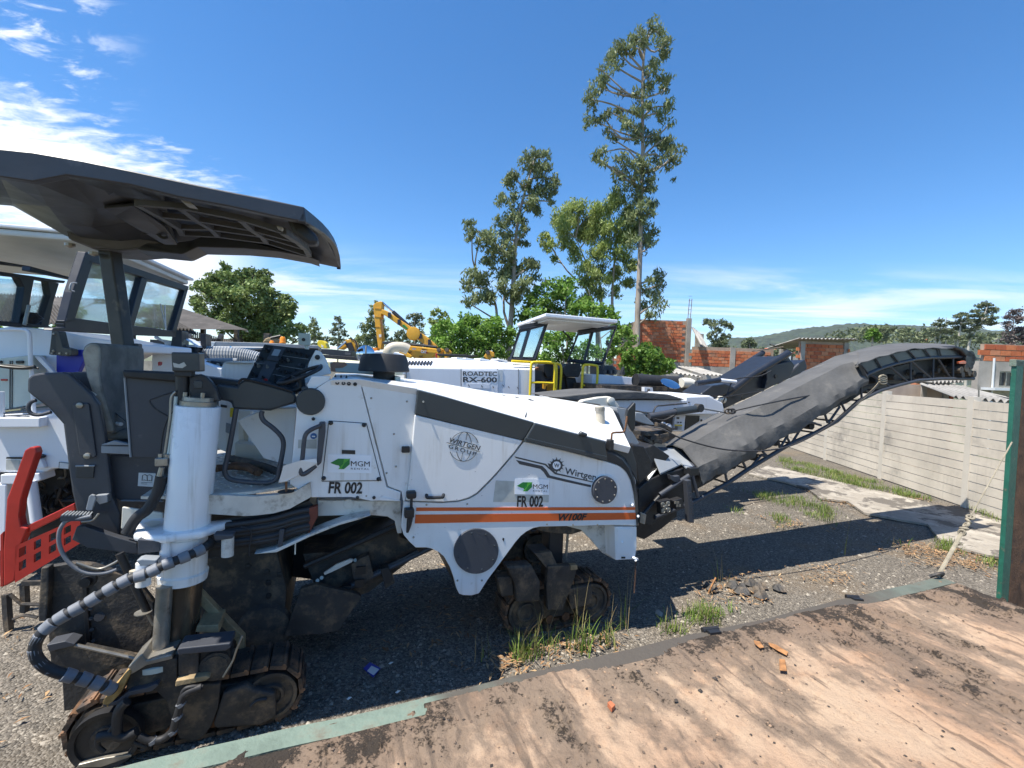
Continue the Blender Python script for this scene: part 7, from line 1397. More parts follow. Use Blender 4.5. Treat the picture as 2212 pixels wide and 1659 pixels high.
rail_([(1115, 838), (1120, 760), (1124, 690), (1135, 670), (1160, 668), (1200, 672), (1214, 685), (1212, 760), (1206, 836)], -.1); rail_([(1120, 795), (1205, 795)], -.1, .02); rail_([(955, 662), (962, 700), (958, 860)], .25)
# windscreens
def wscreen(k, o, vv, mids, par, Fx, gl='glassrefl', fw=.06):
    P4 = [Fx.p(k, x, y, vv) for x, y in o]; nm = []
    fr_ = MB().tube(P4, fw, 4, closed=True, flat=.6).build('windscreen_frame', M['frame'], par)
    for (a, b) in mids: MB().tube([Fx.p(k, *a, vv), Fx.p(k, *b, vv)], fw * .8, 4).build('frame_bar', M['frame'], fr_)
    MB().prism(P4, Fx.n * .012).build('pane', M[gl], fr_)
wscreen('5', [(735, 462), (897, 424), (826, 634), (682, 628)], VR + .1, [((795, 452), (742, 630))], rx, F)
wscreen('5', [(1093, 480), (1325, 440), (1246, 660), (1032, 642)], VR + .6, [((1182, 466), (1130, 650))], rx, F, 'glass', .055)
rs('5', [(1270, 520), (1282, 515), (1284, 550), (1272, 552)], .5, .05, 'handle', 'ink'); rs('5', [(735, 432), (770, 418), (900, 398), (925, 400), (900, 425), (745, 455)], .2, .1, 'upper_visor', 'grey')
rc = [PZ('5', x, y, 3.32) for x, y in [(718, 432), (893, 373), (1338, 412), (1110, 466)]]
MB().prism(rc, (0, 0, .07)).build('roof', M['white2'], rx, bevel=.015)
ctr = sum(rc, Vector((0, 0, 0))) / 4; MB().prism([ctr + (p - ctr) * .86 + Vector((0, 0, -.004)) for p in rc], (0, 0, -.04)).build('roof_lining', M['paper'], rx, bevel=.01)
for a, b in [((760, 440), (905, 402)), ((1095, 468), (1320, 436))]: MB().tube([F.p('5', *a, VR + .3), F.p('5', *b, VR + .3)], .05, 6).build('roof_bracket', M['ink'], rx)
MB().tube([F.p('5', 1000, 460, VR + 1.2), F.p('5', 1060, 520, VR + 1.1)], .02, 5).build('gas_spring', M['ink'], rx)
for (a, b) in [((697, 640), (690, 690)), ((820, 640), (815, 700)), ((1040, 650), (1040, 700)), ((1245, 665), (1240, 700))]: MB().tube([F.p('5', *a, VR + .5), F.p('5', *b, VR + .5)], .04, 6).build('screen_support', M['frame'], rx)
# pipe and mirror gear right of it
MB().tube([F.p('f', 350, 435, VR - .6), F.p('f', 560, 450, VR - .6), F.p('f', 790, 460, VR - .6)], .14, 14).build('suction_hose', M['rubber'], rx, smooth=60)
MB().tube(smoothpath([F.p('f', x, y, VR - .8) for x, y in [(800, 462), (880, 465), (930, 500), (960, 575)]], 3), .11, 14).build('cream_hose', M['cream'], rx, smooth=60)
c = F.p('f', 690, 478, VR - 1.2); MB().lathe(c, BK * .5 + Vector((0, 0, .9)), [(0, .19), (.02, .2), (.03, .17), (.024, 0)], 24).build('round_mirror', M['mirror'], rx, smooth=40); MB().tube([c, F.p('f', 668, 545, VR - 1.2)], .012, 6).build('mirror_stem', M['ink'], rx)
MB().prism([F.p('f', x, y, VR - .9) for x, y in [(440, 505), (520, 508), (525, 550), (500, 550), (495, 525), (470, 523), (465, 548), (440, 548)]], F.n * .1).build('white_bracket', M['white2'], rx)
MB().fbox(F, 5.2, 7.6, VR - .8, VR + .5, 1.2, 2.02).build('front_frame', M['dust'], rx)
# ================================================================== beige round mirror on the machine between
c = F.p('d', 845, 575, 2.4); t = thing('convex_mirror', 'round convex mirror on a wire stem above the worn duct', 'mirror', c + Vector((0, 0, -.3)))
MB().lathe(c, BK, [(0, .1), (.012, .107), (.018, .098), (.03, .06), (.033, 0)], 28).build('mirror_disc', M['mirror'], t, smooth=50); MB().tube(smoothpath([F.p('d', x, y, 2.4) for x, y in [(800, 670), (820, 635), (870, 632), (905, 672)]]), .012, 5).build('stem', M['ink'], t, smooth=60); MB().tube([c + Vector((0, 0, .1)) + BK * .05, c + Vector((0, 0, -.0)) + BK * .06], .01, 5).build('clamp', M['steel'], t)
# ================================================================== left machine with white roof
pB = PY('1', 560, 690, 4.4)
F2 = Frame((pB.x, pB.y, 0), (.976, .218, 0)); FB = Frame((pB.x, pB.y, 0), (-.218, .976, 0))
lm = thing('cabbed_planer', 'white milling machine with dark framed windscreen, white roof and blue panel at left', 'milling machine', F2.w(-.8, .8, 0))
rB = F2.w(.02, -.05, pB.z + .12); rC = FB.p('1', 1192, 906, -.05); rC.z = (rC.z + pB.z) / 2 + .04
LEFT = FB.n
roof_t = [rB, rC, rC + LEFT * 3.4, rB + LEFT * 3.4]
MB().prism(roof_t, (0, 0, .035)).build('roof', M['white2'], lm, bevel=.01)
cc = sum(roof_t, Vector((0, 0, 0))) / 4
MB().prism([cc + (p - cc) * .97 + Vector((0, 0, -.004)) for p in roof_t], (0, 0, -.06)).build('roof_lining', M['paper'], lm, bevel=.02)
def ls(k, pts, v, th, name, mt, Fq=None, **kw): return slab(Fq or F2, k, pts, v, th, name, M[mt], lm, **kw)
def gb(pts, name='windscreen_frame', v=0., th=.07): return slab(FB, '1', pts, v, th, name, M['frame'], lm, bevel=.006)
gb([(528, 712), (585, 725), (1162, 924), (1152, 960), (1128, 948), (900, 880), (880, 868), (570, 778), (545, 790), (525, 760)]); gb([(528, 712), (572, 775), (465, 1118), (468, 1135), (395, 1160), (445, 960)])
gb([(872, 868), (908, 884), (825, 1168), (790, 1162)]); gb([(1134, 950), (1162, 924), (1085, 1200), (1080, 1235), (1045, 1195), (1060, 1193)]); gb([(395, 1135), (470, 1120), (790, 1162), (1060, 1195), (1085, 1190), (1080, 1235), (700, 1220), (320, 1195), (330, 1180), (400, 1175)])
for pts in ([(567, 778), (878, 868), (795, 1162), (466, 1120)], [(906, 884), (1136, 950), (1062, 1194), (826, 1166)]): MB().prism([FB.p('1', x, y, .03) for x, y in pts], FB.n * .008).build('windscreen_pane', M['glass'], lm)
MB().tube([FB.p('1', 985, 1030, .0), FB.p('1', 1018, 1185, .0)], .006, 4).build('wiper', M['paper'], lm); MB().tube([FB.p('1', 1012, 1040, -.02), FB.p('1', 1018, 1188, -.02)], .008, 4).build('wiper', M['paper'], lm)
MB().tube(smoothpath([FB.p('1', x, y, -.03) for x, y in [(470, 905), (440, 905), (430, 945), (455, 955)]]), .008, 5).build('frame_handle', M['greylit'], lm)
for pts in ([(-60, 765), (0, 768), (190, 800), (188, 812), (0, 790), (-60, 780)], [(-60, 825), (0, 832), (200, 860), (320, 880), (405, 890), (395, 905), (310, 900), (200, 880), (0, 858)], [(112, 860), (212, 880), (190, 990), (160, 1160), (115, 1150), (150, 930)], [(295, 895), (365, 905), (330, 1020), (300, 1170), (250, 1165), (310, 980)], [(-60, 1130), (130, 1148), (300, 1165), (330, 1180), (120, 1175), (-60, 1160)]): gb(pts, 'side_frame', .9)
gb([(190, 800), (480, 880), (478, 890), (185, 830)], 'roof_beam', .5)
for pts in ([(0, 1075), (0, 1150), (120, 1155), (135, 1000), (-60, 980)],): MB().prism([FB.p('1', x, y, .93) for x, y in [(-60, 870), (130, 885), (115, 1150), (-60, 1140)]], FB.n * .008).build('side_pane', M['glass'], lm); MB().prism([FB.p('1', x, y, .93) for x, y in [(212, 900), (310, 915), (260, 1160), (170, 1155)]], FB.n * .008).build('side_pane', M['glass'], lm)
MB().tube([FB.p('1', 178, 1040, .8), FB.p('1', 150, 1160, .8)], .016, 6).build('lever', M['steel'], lm); MB().lathe(FB.p('1', 200, 1120, .85), Vector((0, 0, 1)), [(-.06, .03), (0, .09), (.06, .03)], 12).build('dark_seat', M['black'], lm)
# bodywork
ls('2', [(-200, 90), (60, 38), (110, 40), (330, 60), (520, 100), (700, 130), (860, 150), (860, 200), (560, 200), (300, 330), (0, 560), (-200, 560)], .5, 1.2, 'main_body', 'white2', bevel=.015)
ls('2', [(-200, 250), (0, 235), (190, 215), (190, 520), (0, 555), (-200, 570)], .3, .2, 'equipment_box', 'palegreen', bevel=.008)
for x in (62, 75): MB().tube([F2.p('2', x, 250, .295), F2.p('2', x - 2, 545, .295)], .004, 4).build('box_joint', M['inkgrey'], lm)
for x, w in [(0, 12), (100, 44)]: ls('2', [(x - 5, 250), (x + w - 5, 249), (x + w - 5, 268), (x - 5, 268)], .28, .02, 'box_latch', 'ink')
ls('2', [(4, 363), (42, 363), (42, 373), (4, 373)], .29, .01, 'red_label', 'red', bevel=0)
ls('2', [(345, 178), (505, 182), (512, 250), (480, 322), (345, 322)], .42, .06, 'blue_side_panel', 'blue', bevel=.006)
ls('2', [(318, 52), (362, 70), (385, 165), (440, 180), (440, 215), (410, 222), (300, 212), (310, 130)], .3, .1, 'hinge_bracket', 'trim', bevel=.006)
for x, y in [(332, 85), (322, 205), (370, 205), (412, 205), (330, 190)]: MB().lathe(F2.p('2', x, y, .3), -F2.n, [(0, .014), (.012, .01)], 6).build('bolt', M['steel'], lm)
ls('2', [(205, 220), (310, 330), (340, 330), (245, 225)], .35, .05, 'white_brace', 'white2')
MB().tube(smoothpath([F2.p('2', x, y, .15) for x, y in [(-60, 62), (60, 58), (140, 60), (172, 72), (183, 110), (188, 250), (200, 420), (212, 640)]], 3), .018, 8).build('white_hand_rail', M['white2'], lm, smooth=60)
MB().tube([F2.p('2', 10, 440, .1), F2.p('2', 10, 640, .1)], .022, 6).build('white_post', M['white2'], lm)
MB().tube(smoothpath([F2.p('2', x, y, .1) for x, y in [(-40, 275), (60, 290), (150, 295), (215, 288)]]), .018, 6).build('black_arm', M['ink'], lm, smooth=60); MB().tube(smoothpath([F2.p('2', x, y, .12) for x, y in [(-40, 285), (60, 278), (150, 285), (235, 298)]]), .01, 6).build('black_arm', M['ink'], lm, smooth=60)
ls('2', [(-200, 590), (20, 575), (420, 560), (440, 620), (440, 905), (320, 915), (280, 935), (-200, 940)], .15, .8, 'lower_body', 'white2', bevel=.02)
ls('2', [(-100, 600), (245, 600), (245, 660), (-100, 662)], .05, .2, 'step_box', 'white2', bevel=.01)
for yy in (575, 590, 602): MB().tube([F2.p('2', 20, yy, .1), F2.p('2', 180, yy - 8, .1)], .008, 4).build('cable', M['inkgrey'], lm)
ls('2', [(40, 842), (172, 842), (172, 856), (36, 852)], .14, .005, 'warning_label', 'ink', bevel=0); ls('2', [(38, 858), (120, 862), (118, 925), (36, 920)], .142, .004, 'label_text_block', 'stickgrey', bevel=0)
ls('2', [(362, 872), (425, 878), (424, 918), (360, 914)], .14, .005, 'warning_label', 'inkgrey', bevel=0); ls('2', [(366, 876), (421, 882), (420, 914), (364, 910)], .137, .003, 'label_face', 'paper', bevel=0)
MB().lathe(F2.p('2', 238, 845, .12), Vector((0, 0, 1)), [(0, .05), (.02, .05), (.03, .03)], 14).build('black_cap', M['ink'], lm); ls('2', [(215, 850), (250, 850), (275, 910), (190, 915)], .1, .05, 'white_spout', 'white2', bevel=.01)
ls('2', [(185, 930), (440, 915), (520, 960), (500, 1250), (180, 1280)], .5, .6, 'engine_bay', 'black')
for i in range(16):
    x, y = random.uniform(230, 430), random.uniform(950, 1180); MB().tube(smoothpath([F2.p('2', x + random.uniform(-50, 50), y + random.uniform(-60, 60), .4 + random.uniform(-.1, .1)) for _ in range(4)], 4), random.uniform(.008, .02), 6).build('engine_hose', M[random.choice(['rubber', 'rubber', 'dust', 'rust', 'steel'])], lm, smooth=60)
ls('2', [(0, 950), (180, 945), (240, 940), (250, 985), (180, 1010), (0, 1010)], .1, .2, 'cross_member', 'white2', bevel=.01); ls('2', [(-60, 1010), (40, 1010), (30, 1420), (-60, 1420)], .1, .3, 'white_leg', 'white2', bevel=.01)
MB().tube([F2.p('2', 190, 990, .1), F2.p('2', 225, 1240, .1)], .045, 12).build('white_ram', M['white2'], lm, smooth=60)
MB().fbox(F2, -1.6, 1.0, .6, 1.6, .3, 1.2).build('chassis', M['black'], lm)
# ================================================================== red steel frame on its black feet
rf = thing('red_steel_frame', 'red steel bracket with square holes on thin black legs at far left', 'frame', F2.w(-.3, -.6, 0))
VX = -.75
slab(F2, '2', [(185, 780), (215, 782), (226, 815), (195, 905), (150, 1040), (130, 1110), (118, 1210), (130, 1270), (170, 1280), (120, 1400), (90, 1600), (60, 1620), (20, 1640), (18, 1420), (40, 1100), (100, 940), (150, 800)], VX, .07, 'upright', M['red'], rf, bevel=.01)
slab(F2, '2', [(90, 1300), (455, 1125), (462, 1165), (110, 1340)], VX + .02, .1, 'top_rail', M['red'], rf, bevel=.006)
holes = [[(115, 1420), (160, 1405)], [(205, 1385), (255, 1360)], [(300, 1330), (345, 1305)]]
q_ = lambda a, b: (90 + a * (490 - 90), (1390 + (1640 - 1390) * b) + (-170 * a) * (1 - b * .0))
cols = [0, .06, .17, .29, .40, .52, .63, .75, .86, 1.0]; rws = [0, .12, .36, .5, .74, 1.0]
def qq(a, b): return (92 + a * 400, 1390 - 178 * a + b * (225 - 65 * a))
for i in range(len(cols) - 1):
    for j in range(len(rws) - 1):
        if i % 2 == 1 and j % 2 == 1 and i < 8: continue
        slab(F2, '2', [qq(cols[i], rws[j]), qq(cols[i + 1], rws[j]), qq(cols[i + 1], rws[j + 1]), qq(cols[i], rws[j + 1])], VX, .02, 'perforated_plate', M['red'], rf, bevel=0)
slab(F2, '2', [(0, 1320), (20, 1300), (20, 1640), (0, 1640)], VX + .3, .05, 'rear_upright', M['red'], rf)
for pts in ([('3', 40, 590), ('3', 45, 700), ('3', 55, 810)], [('3', 150, 530), ('3', 155, 640), ('3', 150, 700)]): MB().tube([F2.p(k, x, y, VX + .03) for k, x, y in pts], .03, 4).build('black_leg', M['dust'], rf)
MB().tube([F2.p('3', 60, 590, VX), F2.p('3', 130, 650, VX), F2.p('3', 250, 655, VX)], .014, 6).build('cross_stay', M['dust'], rf); MB().tube([F2.p('3', 140, 520, VX), F2.p('3', 260, 520, VX)], .025, 4).build('cross_stay', M['dust'], rf)
MB().tube(smoothpath([F2.p('3', x, y, VX) for x, y in [(80, 745), (150, 720), (230, 735)]]), .012, 5).build('foot_bar', M['dust'], rf)
# ================================================================== trees
def leafmat(name, cols, tr=.36, vs=.5): return island_mat(name, [C(*c) for c in cols], .55, tr, vs)
EUC = leafmat('eucalypt_leaves', [(.13, .165, .07), (.19, .23, .095), (.26, .3, .15), (.15, .19, .085)])
EUCY = leafmat('young_eucalypt_leaves', [(.17, .23, .06), (.26, .33, .09), (.34, .4, .14), (.2, .26, .07)])
BRI = leafmat('bright_shrub_leaves', [(.09, .19, .025), (.15, .28, .04), (.22, .36, .07), (.1, .18, .035)], .35)
DRK = leafmat('dense_tree_leaves', [(.13, .18, .055), (.18, .25, .075), (.25, .32, .11), (.13, .17, .06)], .2)
FARL = leafmat('far_tree_leaves', [(.1, .13, .06), (.14, .17, .085), (.19, .22, .12), (.12, .14, .08)], .2, .1)
PURP = leafmat('purplish_leaves', [(.09, .07, .07), (.13, .1, .1), (.16, .13, .11)], .2)
BARK = mat('eucalypt_bark', C(.33, .28, .23), .85, var=.3, vscale=1.5, dirt=C(.12, .09, .07), dirt_amt=.4, dscale=1.2, stretch=(2, 2, .5))
BARKD = mat('dark_bark', C(.11, .085, .065), .9, var=.3, vscale=2); BARKP = mat('pale_bark', C(.45, .42, .36), .85, var=.2, vscale=1)
def leaves(cent, rad, dens, ll, lw, droop, flat, mt, parent, org, n_min=24):
    cent = np.array(cent); rad = np.array(rad)
    cnt = np.maximum(n_min, np.minimum(4000, dens * 5.5 * (rad / ll) ** 2)).astype(int); idx = np.repeat(np.arange(len(rad)), cnt); N = len(idx)
    d = rng.normal(size=(N, 3)); d /= np.linalg.norm(d, axis=1, keepdims=True)
    # sub-clumps, so each mass breaks into sprays with gaps
    ns = 10; sub = rng.normal(size=(len(rad), ns, 3)); sub /= np.linalg.norm(sub, axis=2, keepdims=True); sub *= rng.uniform(.3, 1.05, (len(rad), ns, 1))
    si = rng.integers(0, ns, N); base = sub[idx, si] + d * (rng.random(N) ** .5)[:, None] * .55
    base[:, 2] *= flat; P_ = cent[idx] + base * rad[idx][:, None]
    P_[:, 2] -= (np.abs(rng.normal(size=N)) * .12 * rad[idx]) * (droop > .5)
    ax = rng.normal(size=(N, 3)); ax[:, 2] = ax[:, 2] * (1 - droop) - droop * 1.5; ax /= np.linalg.norm(ax, axis=1, keepdims=True)
    bx = np.cross(ax, rng.normal(size=(N, 3))); bx /= np.linalg.norm(bx, axis=1, keepdims=True)
    l = (ll * rng.uniform(.6, 1.35, N))[:, None]; w = (lw * rng.uniform(.6, 1.3, N))[:, None]
    V = np.stack([P_ - ax * l * .5, P_ + bx * w * .5 - ax * l * .05, P_ + ax * l * .5, P_ - bx * w * .5 - ax * l * .05], 1).reshape(-1, 3)
    Fc = (np.arange(4)[None] + np.arange(N)[:, None] * 4)
    return npmesh('crown', V, Fc, mt, None, parent, org)
def tree(name, label, cat, k, Yd, trunks, clumps, mt, dens=16, ll=.28, lw=.09, droop=.7, flat=.85, bark=None, spread=.5, group=None, branch=.5, tr0=.16):
    bark = bark or BARK; fac = K[k][2] / FPX * Yd
    foot = PY(k, *trunks[0][-1], Yd) if trunks else PY(k, clumps[0][0], clumps[0][1], Yd); org = Vector((foot.x, Yd, 0))
    t = thing(name, label, cat, org, group); allp = []
    tm = MB()
    for ti, tk in enumerate(trunks):
        pts = [PY(k, x, y, Yd + (ti * .5)) for x, y in tk]; last = pts[-1]
        if last.z > .1: pts.append(Vector((last.x + (last.x - pts[-2].x) * .1, last.y, 0)))
        pts = smoothpath(pts, 4); n = len(pts); r0 = tr0 * (1 if ti == 0 else .75)
        tm.tube(pts, r0, 8, rr=[r0 * (.18 + .82 * i / n) for i in range(n)]); allp += pts
    cc_, rr_ = [], []
    for x, y, r in clumps:
        rm = r * fac; c = PY(k, x, y, Yd + random.gauss(0, 1) * spread * max(rm, .6)); cc_.append(tuple(c)); rr_.append(rm * 1.22)
        if allp and random.random() < branch:
            cand = [p for p in allp if p.z < c.z - .1] or allp; q = min(cand, key=lambda p: (p - c).length + abs((c.z - p.z) - (c.xy - p.xy).length * .9) * .5)
            mid = q.lerp(c, .5) + Vector((random.gauss(0, .1), 0, random.gauss(0, .12))) * (c - q).length
            L_ = (c - q).length; tm.tube(smoothpath([q, mid, c, c + (c - mid) * .12], 3), .03, 5, rr=[tr0 * .32 * (1 - i / 10 * .85) for i in range(10)])
    tm.build('trunk', bark, t, smooth=60)
    leaves(cc_, rr_, dens, ll, lw, droop, flat, mt, t, org)
    return t
tree('eucalyptus_tree', 'tallest slender eucalyptus with open drooping crown, just left of the brick house', 'tree', '9', 26.,
     [[(1005, 100), (968, 180), (955, 350), (955, 700), (947, 1000), (942, 1200), (933, 1400), (928, 1600)]],
     [(1000, 88, 30), (1035, 125, 42), (1060, 190, 36), (1075, 160, 22), (960, 150, 30), (925, 130, 36), (900, 185, 30), (850, 165, 26), (845, 210, 40), (800, 230, 32), (820, 270, 26), (770, 300, 26), (775, 345, 26), (755, 360, 36), (715, 395, 26), (705, 430, 28), (708, 470, 26), (690, 540, 24), (735, 535, 28), (775, 520, 26), (800, 490, 20), (850, 400, 18), (900, 150, 22),
      (1055, 335, 36), (1060, 375, 28), (1000, 300, 30), (985, 370, 30), (1015, 260, 30), (1065, 465, 36), (1045, 500, 30), (1078, 545, 20), (945, 410, 30), (950, 470, 36), (985, 450, 26), (880, 545, 36), (840, 500, 24), (800, 580, 24), (820, 620, 20), (930, 600, 36), (960, 570, 26), (1000, 620, 42), (1050, 620, 34), (1085, 640, 40), (1110, 690, 34), (1075, 730, 34), (1030, 700, 30), (1098, 812, 10),
      (770, 680, 32), (735, 700, 22), (765, 730, 22), (860, 725, 38), (900, 755, 36), (845, 790, 34), (950, 720, 36), (985, 770, 40), (930, 820, 42), (985, 840, 38), (955, 890, 44), (1005, 930, 28), (940, 950, 44), (985, 975, 36), (960, 1040, 42), (995, 1060, 34), (960, 1110, 36), (1000, 1110, 22), (900, 1090, 30),
      (1020, 1265, 34), (1040, 1300, 26), (1000, 1340, 38), (1030, 1390, 30), (965, 1400, 34), (985, 1290, 22), (1000, 1440, 30), (960, 1330, 22)], EUC, dens=11, ll=.3, lw=.085, droop=.85, tr0=.2, branch=.75, spread=.8)
tree('eucalyptus_tree', 'mid-height eucalyptus with forked crown leaning right, left of the group', 'tree', '9', 25.,
     [[(450, 700), (405, 850), (368, 1000), (350, 1200), (343, 1350), (325, 1600)], [(180, 1260), (230, 1330), (262, 1400), (268, 1500), (260, 1620)], [(370, 1000), (300, 1380), (330, 1550)]],
     [(440, 688, 32), (425, 735, 38), (490, 705, 28), (500, 740, 26), (470, 780, 42), (545, 815, 28), (525, 850, 26), (500, 860, 34), (450, 850, 42), (400, 835, 34), (330, 815, 38), (345, 790, 26), (300, 895, 30), (340, 910, 34), (460, 930, 36), (425, 910, 36), (520, 915, 16), (350, 990, 46), (285, 1000, 34), (400, 1045, 28), (305, 1060, 42), (225, 1075, 38), (140, 1020, 26), (150, 1060, 24), (135, 1085, 18), (185, 1105, 26), (250, 1140, 42), (385, 1105, 30), (330, 1150, 40), (235, 1195, 32), (345, 1230, 50), (290, 1250, 40), (415, 1225, 38), (450, 1205, 26), (400, 1300, 40), (305, 1320, 40), (350, 1360, 40), (440, 1280, 26), (490, 1300, 20),
      (150, 1250, 38), (205, 1275, 42), (130, 1310, 34), (180, 1360, 38), (125, 1385, 24), (225, 1345, 40)], EUC, dens=13, ll=.27, lw=.085, droop=.8, tr0=.18, branch=.6, spread=.8)
tree('eucalyptus_tree', 'broad young weeping eucalyptus with yellow-green crown beside the tallest tree', 'tree', '9', 27.5,
     [[(830, 1050), (822, 1200), (812, 1350), (815, 1500), (812, 1620)], [(640, 1080), (690, 1200), (760, 1320), (752, 1480), (745, 1620)], [(500, 1090), (600, 1240), (700, 1340), (740, 1500)]],
     [(505, 1080, 26), (490, 1110, 20), (560, 1040, 50), (600, 970, 50), (560, 1000, 30), (650, 945, 42), (705, 975, 52), (640, 1050, 56), (760, 950, 50), (800, 900, 30), (850, 885, 38), (860, 945, 52), (800, 1000, 60), (720, 1070, 56), (600, 1110, 38), (525, 1125, 26), (540, 1180, 20), (640, 1160, 36), (870, 1050, 52), (905, 990, 44), (900, 1080, 44), (800, 1110, 50), (740, 1170, 48), (860, 1160, 44), (700, 1230, 40), (900, 1200, 34), (760, 1265, 48), (825, 1240, 42), (690, 1290, 40), (740, 1350, 42), (880, 1290, 32), (830, 1330, 30), (680, 1370, 30)], EUCY, dens=17, ll=.25, lw=.075, droop=.85, tr0=.16, branch=.55, spread=.9)
tree('broadleaf_tree', 'airy light green tree between the two tall eucalyptuses, behind the white roof', 'tree', '9', 24., [[(600, 1330), (590, 1420), (600, 1620)], [(700, 1330), (720, 1430), (700, 1600)]],
     [(470, 1350, 46), (540, 1330, 52), (600, 1310, 42), (430, 1390, 42), (600, 1375, 56), (510, 1410, 52), (650, 1410, 46), (700, 1380, 40), (720, 1430, 44), (390, 1450, 44), (560, 1450, 50), (640, 1470, 40), (450, 1460, 46), (770, 1430, 36), (820, 1450, 36)], BRI, dens=9, ll=.24, lw=.12, droop=.2, tr0=.09, spread=1.2)
tree('broadleaf_tree', 'row-like mass of bright green small trees left of the white roof', 'tree', '5', 22.5, [[(380, 480), (400, 620), (400, 760)], [(620, 430), (640, 600), (640, 760)], [(250, 520), (260, 700)]],
     [(300, 430, 46), (250, 460, 50), (350, 420, 50), (400, 400, 44), (440, 390, 40), (470, 430, 60), (230, 500, 46), (300, 520, 60), (380, 480, 60), (450, 510, 70), (530, 470, 66), (600, 430, 56), (560, 400, 34), (220, 570, 50), (300, 590, 60), (420, 580, 66), (520, 560, 66), (620, 520, 66), (640, 590, 50), (680, 460, 40), (560, 620, 50), (480, 630, 40), (700, 540, 30)], BRI, dens=11, ll=.2, lw=.1, droop=.2, tr0=.12, spread=1.3, branch=.3)
tree('broadleaf_tree', 'green tree seen between the two blue windscreens under the white roof', 'tree', '5', 21., [[(1000, 560), (1005, 700)], [(1220, 420), (1240, 640)]],
     [(900, 520, 50), (960, 500, 56), (1030, 500, 50), (900, 590, 50), (980, 590, 56), (1050, 580, 44), (860, 620, 34), (940, 640, 40), (1150, 560, 50), (1220, 600, 46), (1300, 560, 40), (1360, 500, 50), (1400, 520, 40), (1280, 620, 40), (1360, 590, 40), (1330, 430, 36), (1400, 460, 36), (1300, 500, 40), (1110, 640, 40)], BRI, dens=9, ll=.2, lw=.1, droop=.2, tr0=.1, spread=1.2, branch=.3)
tree('shrub', 'round leafy bright green shrub in front of the tall brick house', 'shrub', '5', 15.5, [[(1490, 640), (1500, 740)]],
     [(1400, 640, 40), (1450, 590, 44), (1500, 570, 36), (1540, 600, 46), (1480, 640, 56), (1560, 650, 56), (1600, 620, 36), (1620, 680, 40), (1410, 700, 44), (1490, 710, 50), (1570, 720, 44), (1380, 680, 30), (1640, 650, 26)], BRI, dens=13, ll=.15, lw=.09, droop=.2, tr0=.06, spread=1.)
tree('broadleaf_tree', 'large dark dense tree with rounded crown right of the white cab roof', 'tree', '1', 30., [[(1500, 950), (1490, 1100), (1480, 1300)], [(1640, 1000), (1560, 1180), (1500, 1300)]],
     [(1392, 803, 26), (1380, 850, 34), (1300, 880, 56), (1330, 930, 60), (1430, 880, 50), (1500, 850, 34), (1545, 870, 48), (1620, 850, 36), (1620, 900, 56), (1500, 930, 60), (1240, 950, 54), (1215, 1000, 40), (1350, 990, 78), (1450, 1000, 70), (1560, 990, 80), (1650, 980, 50), (1690, 1050, 50), (1740, 1000, 34), (1770, 1040, 44), (1230, 1050, 40), (1300, 1080, 64), (1420, 1100, 76), (1550, 1100, 84), (1680, 1120, 70), (1780, 1110, 44), (1360, 1160, 50), (1500, 1180, 66), (1620, 1190, 70), (1740, 1190, 60), (1830, 1190, 40), (1860, 1220, 24), (1520, 1240, 60), (1650, 1250, 60)], DRK, dens=15, ll=.26, lw=.14, droop=.3, bark=BARKD, tr0=.22, spread=.9, branch=.5)
for (lb, tk, cl, yd) in [('small thin tree just right of the large dark tree', [(335, 300), (335, 500)], [(325, 235, 26), (350, 265, 26), (315, 290, 26), (300, 330, 30), (355, 330, 30), (335, 370, 38), (300, 400, 26), (370, 400, 32), (400, 370, 18)], 38.),
                     ('small feathery tree alone between the beige box and the excavator', [(580, 300), (572, 500)], [(565, 228, 24), (590, 250, 26), (550, 290, 24), (610, 300, 26), (560, 320, 26), (630, 350, 26), (520, 330, 20), (590, 370, 26), (650, 385, 22), (505, 360, 16), (540, 380, 22), (590, 430, 26)], 44.),
                     ('dark conical tree standing behind the raised excavator stick', [(960, 200), (950, 520)], [(948, 70, 20), (930, 110, 28), (905, 160, 34), (950, 170, 40), (900, 230, 44), (1000, 240, 36), (880, 290, 44), (960, 300, 60), (1030, 320, 36), (840, 330, 44), (900, 390, 56), (1000, 400, 52), (820, 410, 44), (780, 440, 32), (1040, 400, 30), (860, 470, 50), (960, 480, 44)], 34.),
                     ('pale airy tree right of the excavator boom', [(1330, 230), (1330, 500)], [(1310, 180, 30), (1350, 200, 36), (1280, 215, 28), (1390, 225, 30), (1330, 270, 40), (1400, 300, 32), (1290, 330, 26), (1200, 370, 40), (1160, 395, 30), (1240, 400, 40), (1290, 410, 40), (1180, 440, 30), (1400, 370, 34)], 42.),
                     ('flat feathery tree at the left end of the bright green trees', [(1560, 260), (1560, 460)], [(1500, 180, 34), (1560, 170, 40), (1620, 190, 36), (1480, 240, 30), (1560, 260, 50), (1640, 250, 44), (1520, 320, 44), (1600, 330, 50), (1540, 400, 40)], 30.)]:
    tree('small_tree', lb, 'tree', 'd', yd, [tk], cl, FARL if yd > 40 else (EUC if yd > 31 else EUCY), dens=11, ll=.32, lw=.12, droop=.5, tr0=.12, spread=.6, branch=.4)
tree('small_tree', 'lone slim tree with rounded tufts right of the brick house wall', 'tree', '6', 60., [[(345, 200), (320, 260), (300, 340)], [(380, 200), (330, 300), (310, 350)]], [(270, 160, 22), (300, 175, 24), (245, 165, 14), (360, 170, 24), (395, 180, 22), (420, 195, 14), (330, 210, 20), (290, 240, 26), (350, 245, 24), (390, 250, 18), (310, 280, 30), (370, 280, 24), (340, 310, 28)], FARL, dens=16, ll=.35, lw=.13, droop=.3, tr0=.2, bark=BARKP, spread=.5)
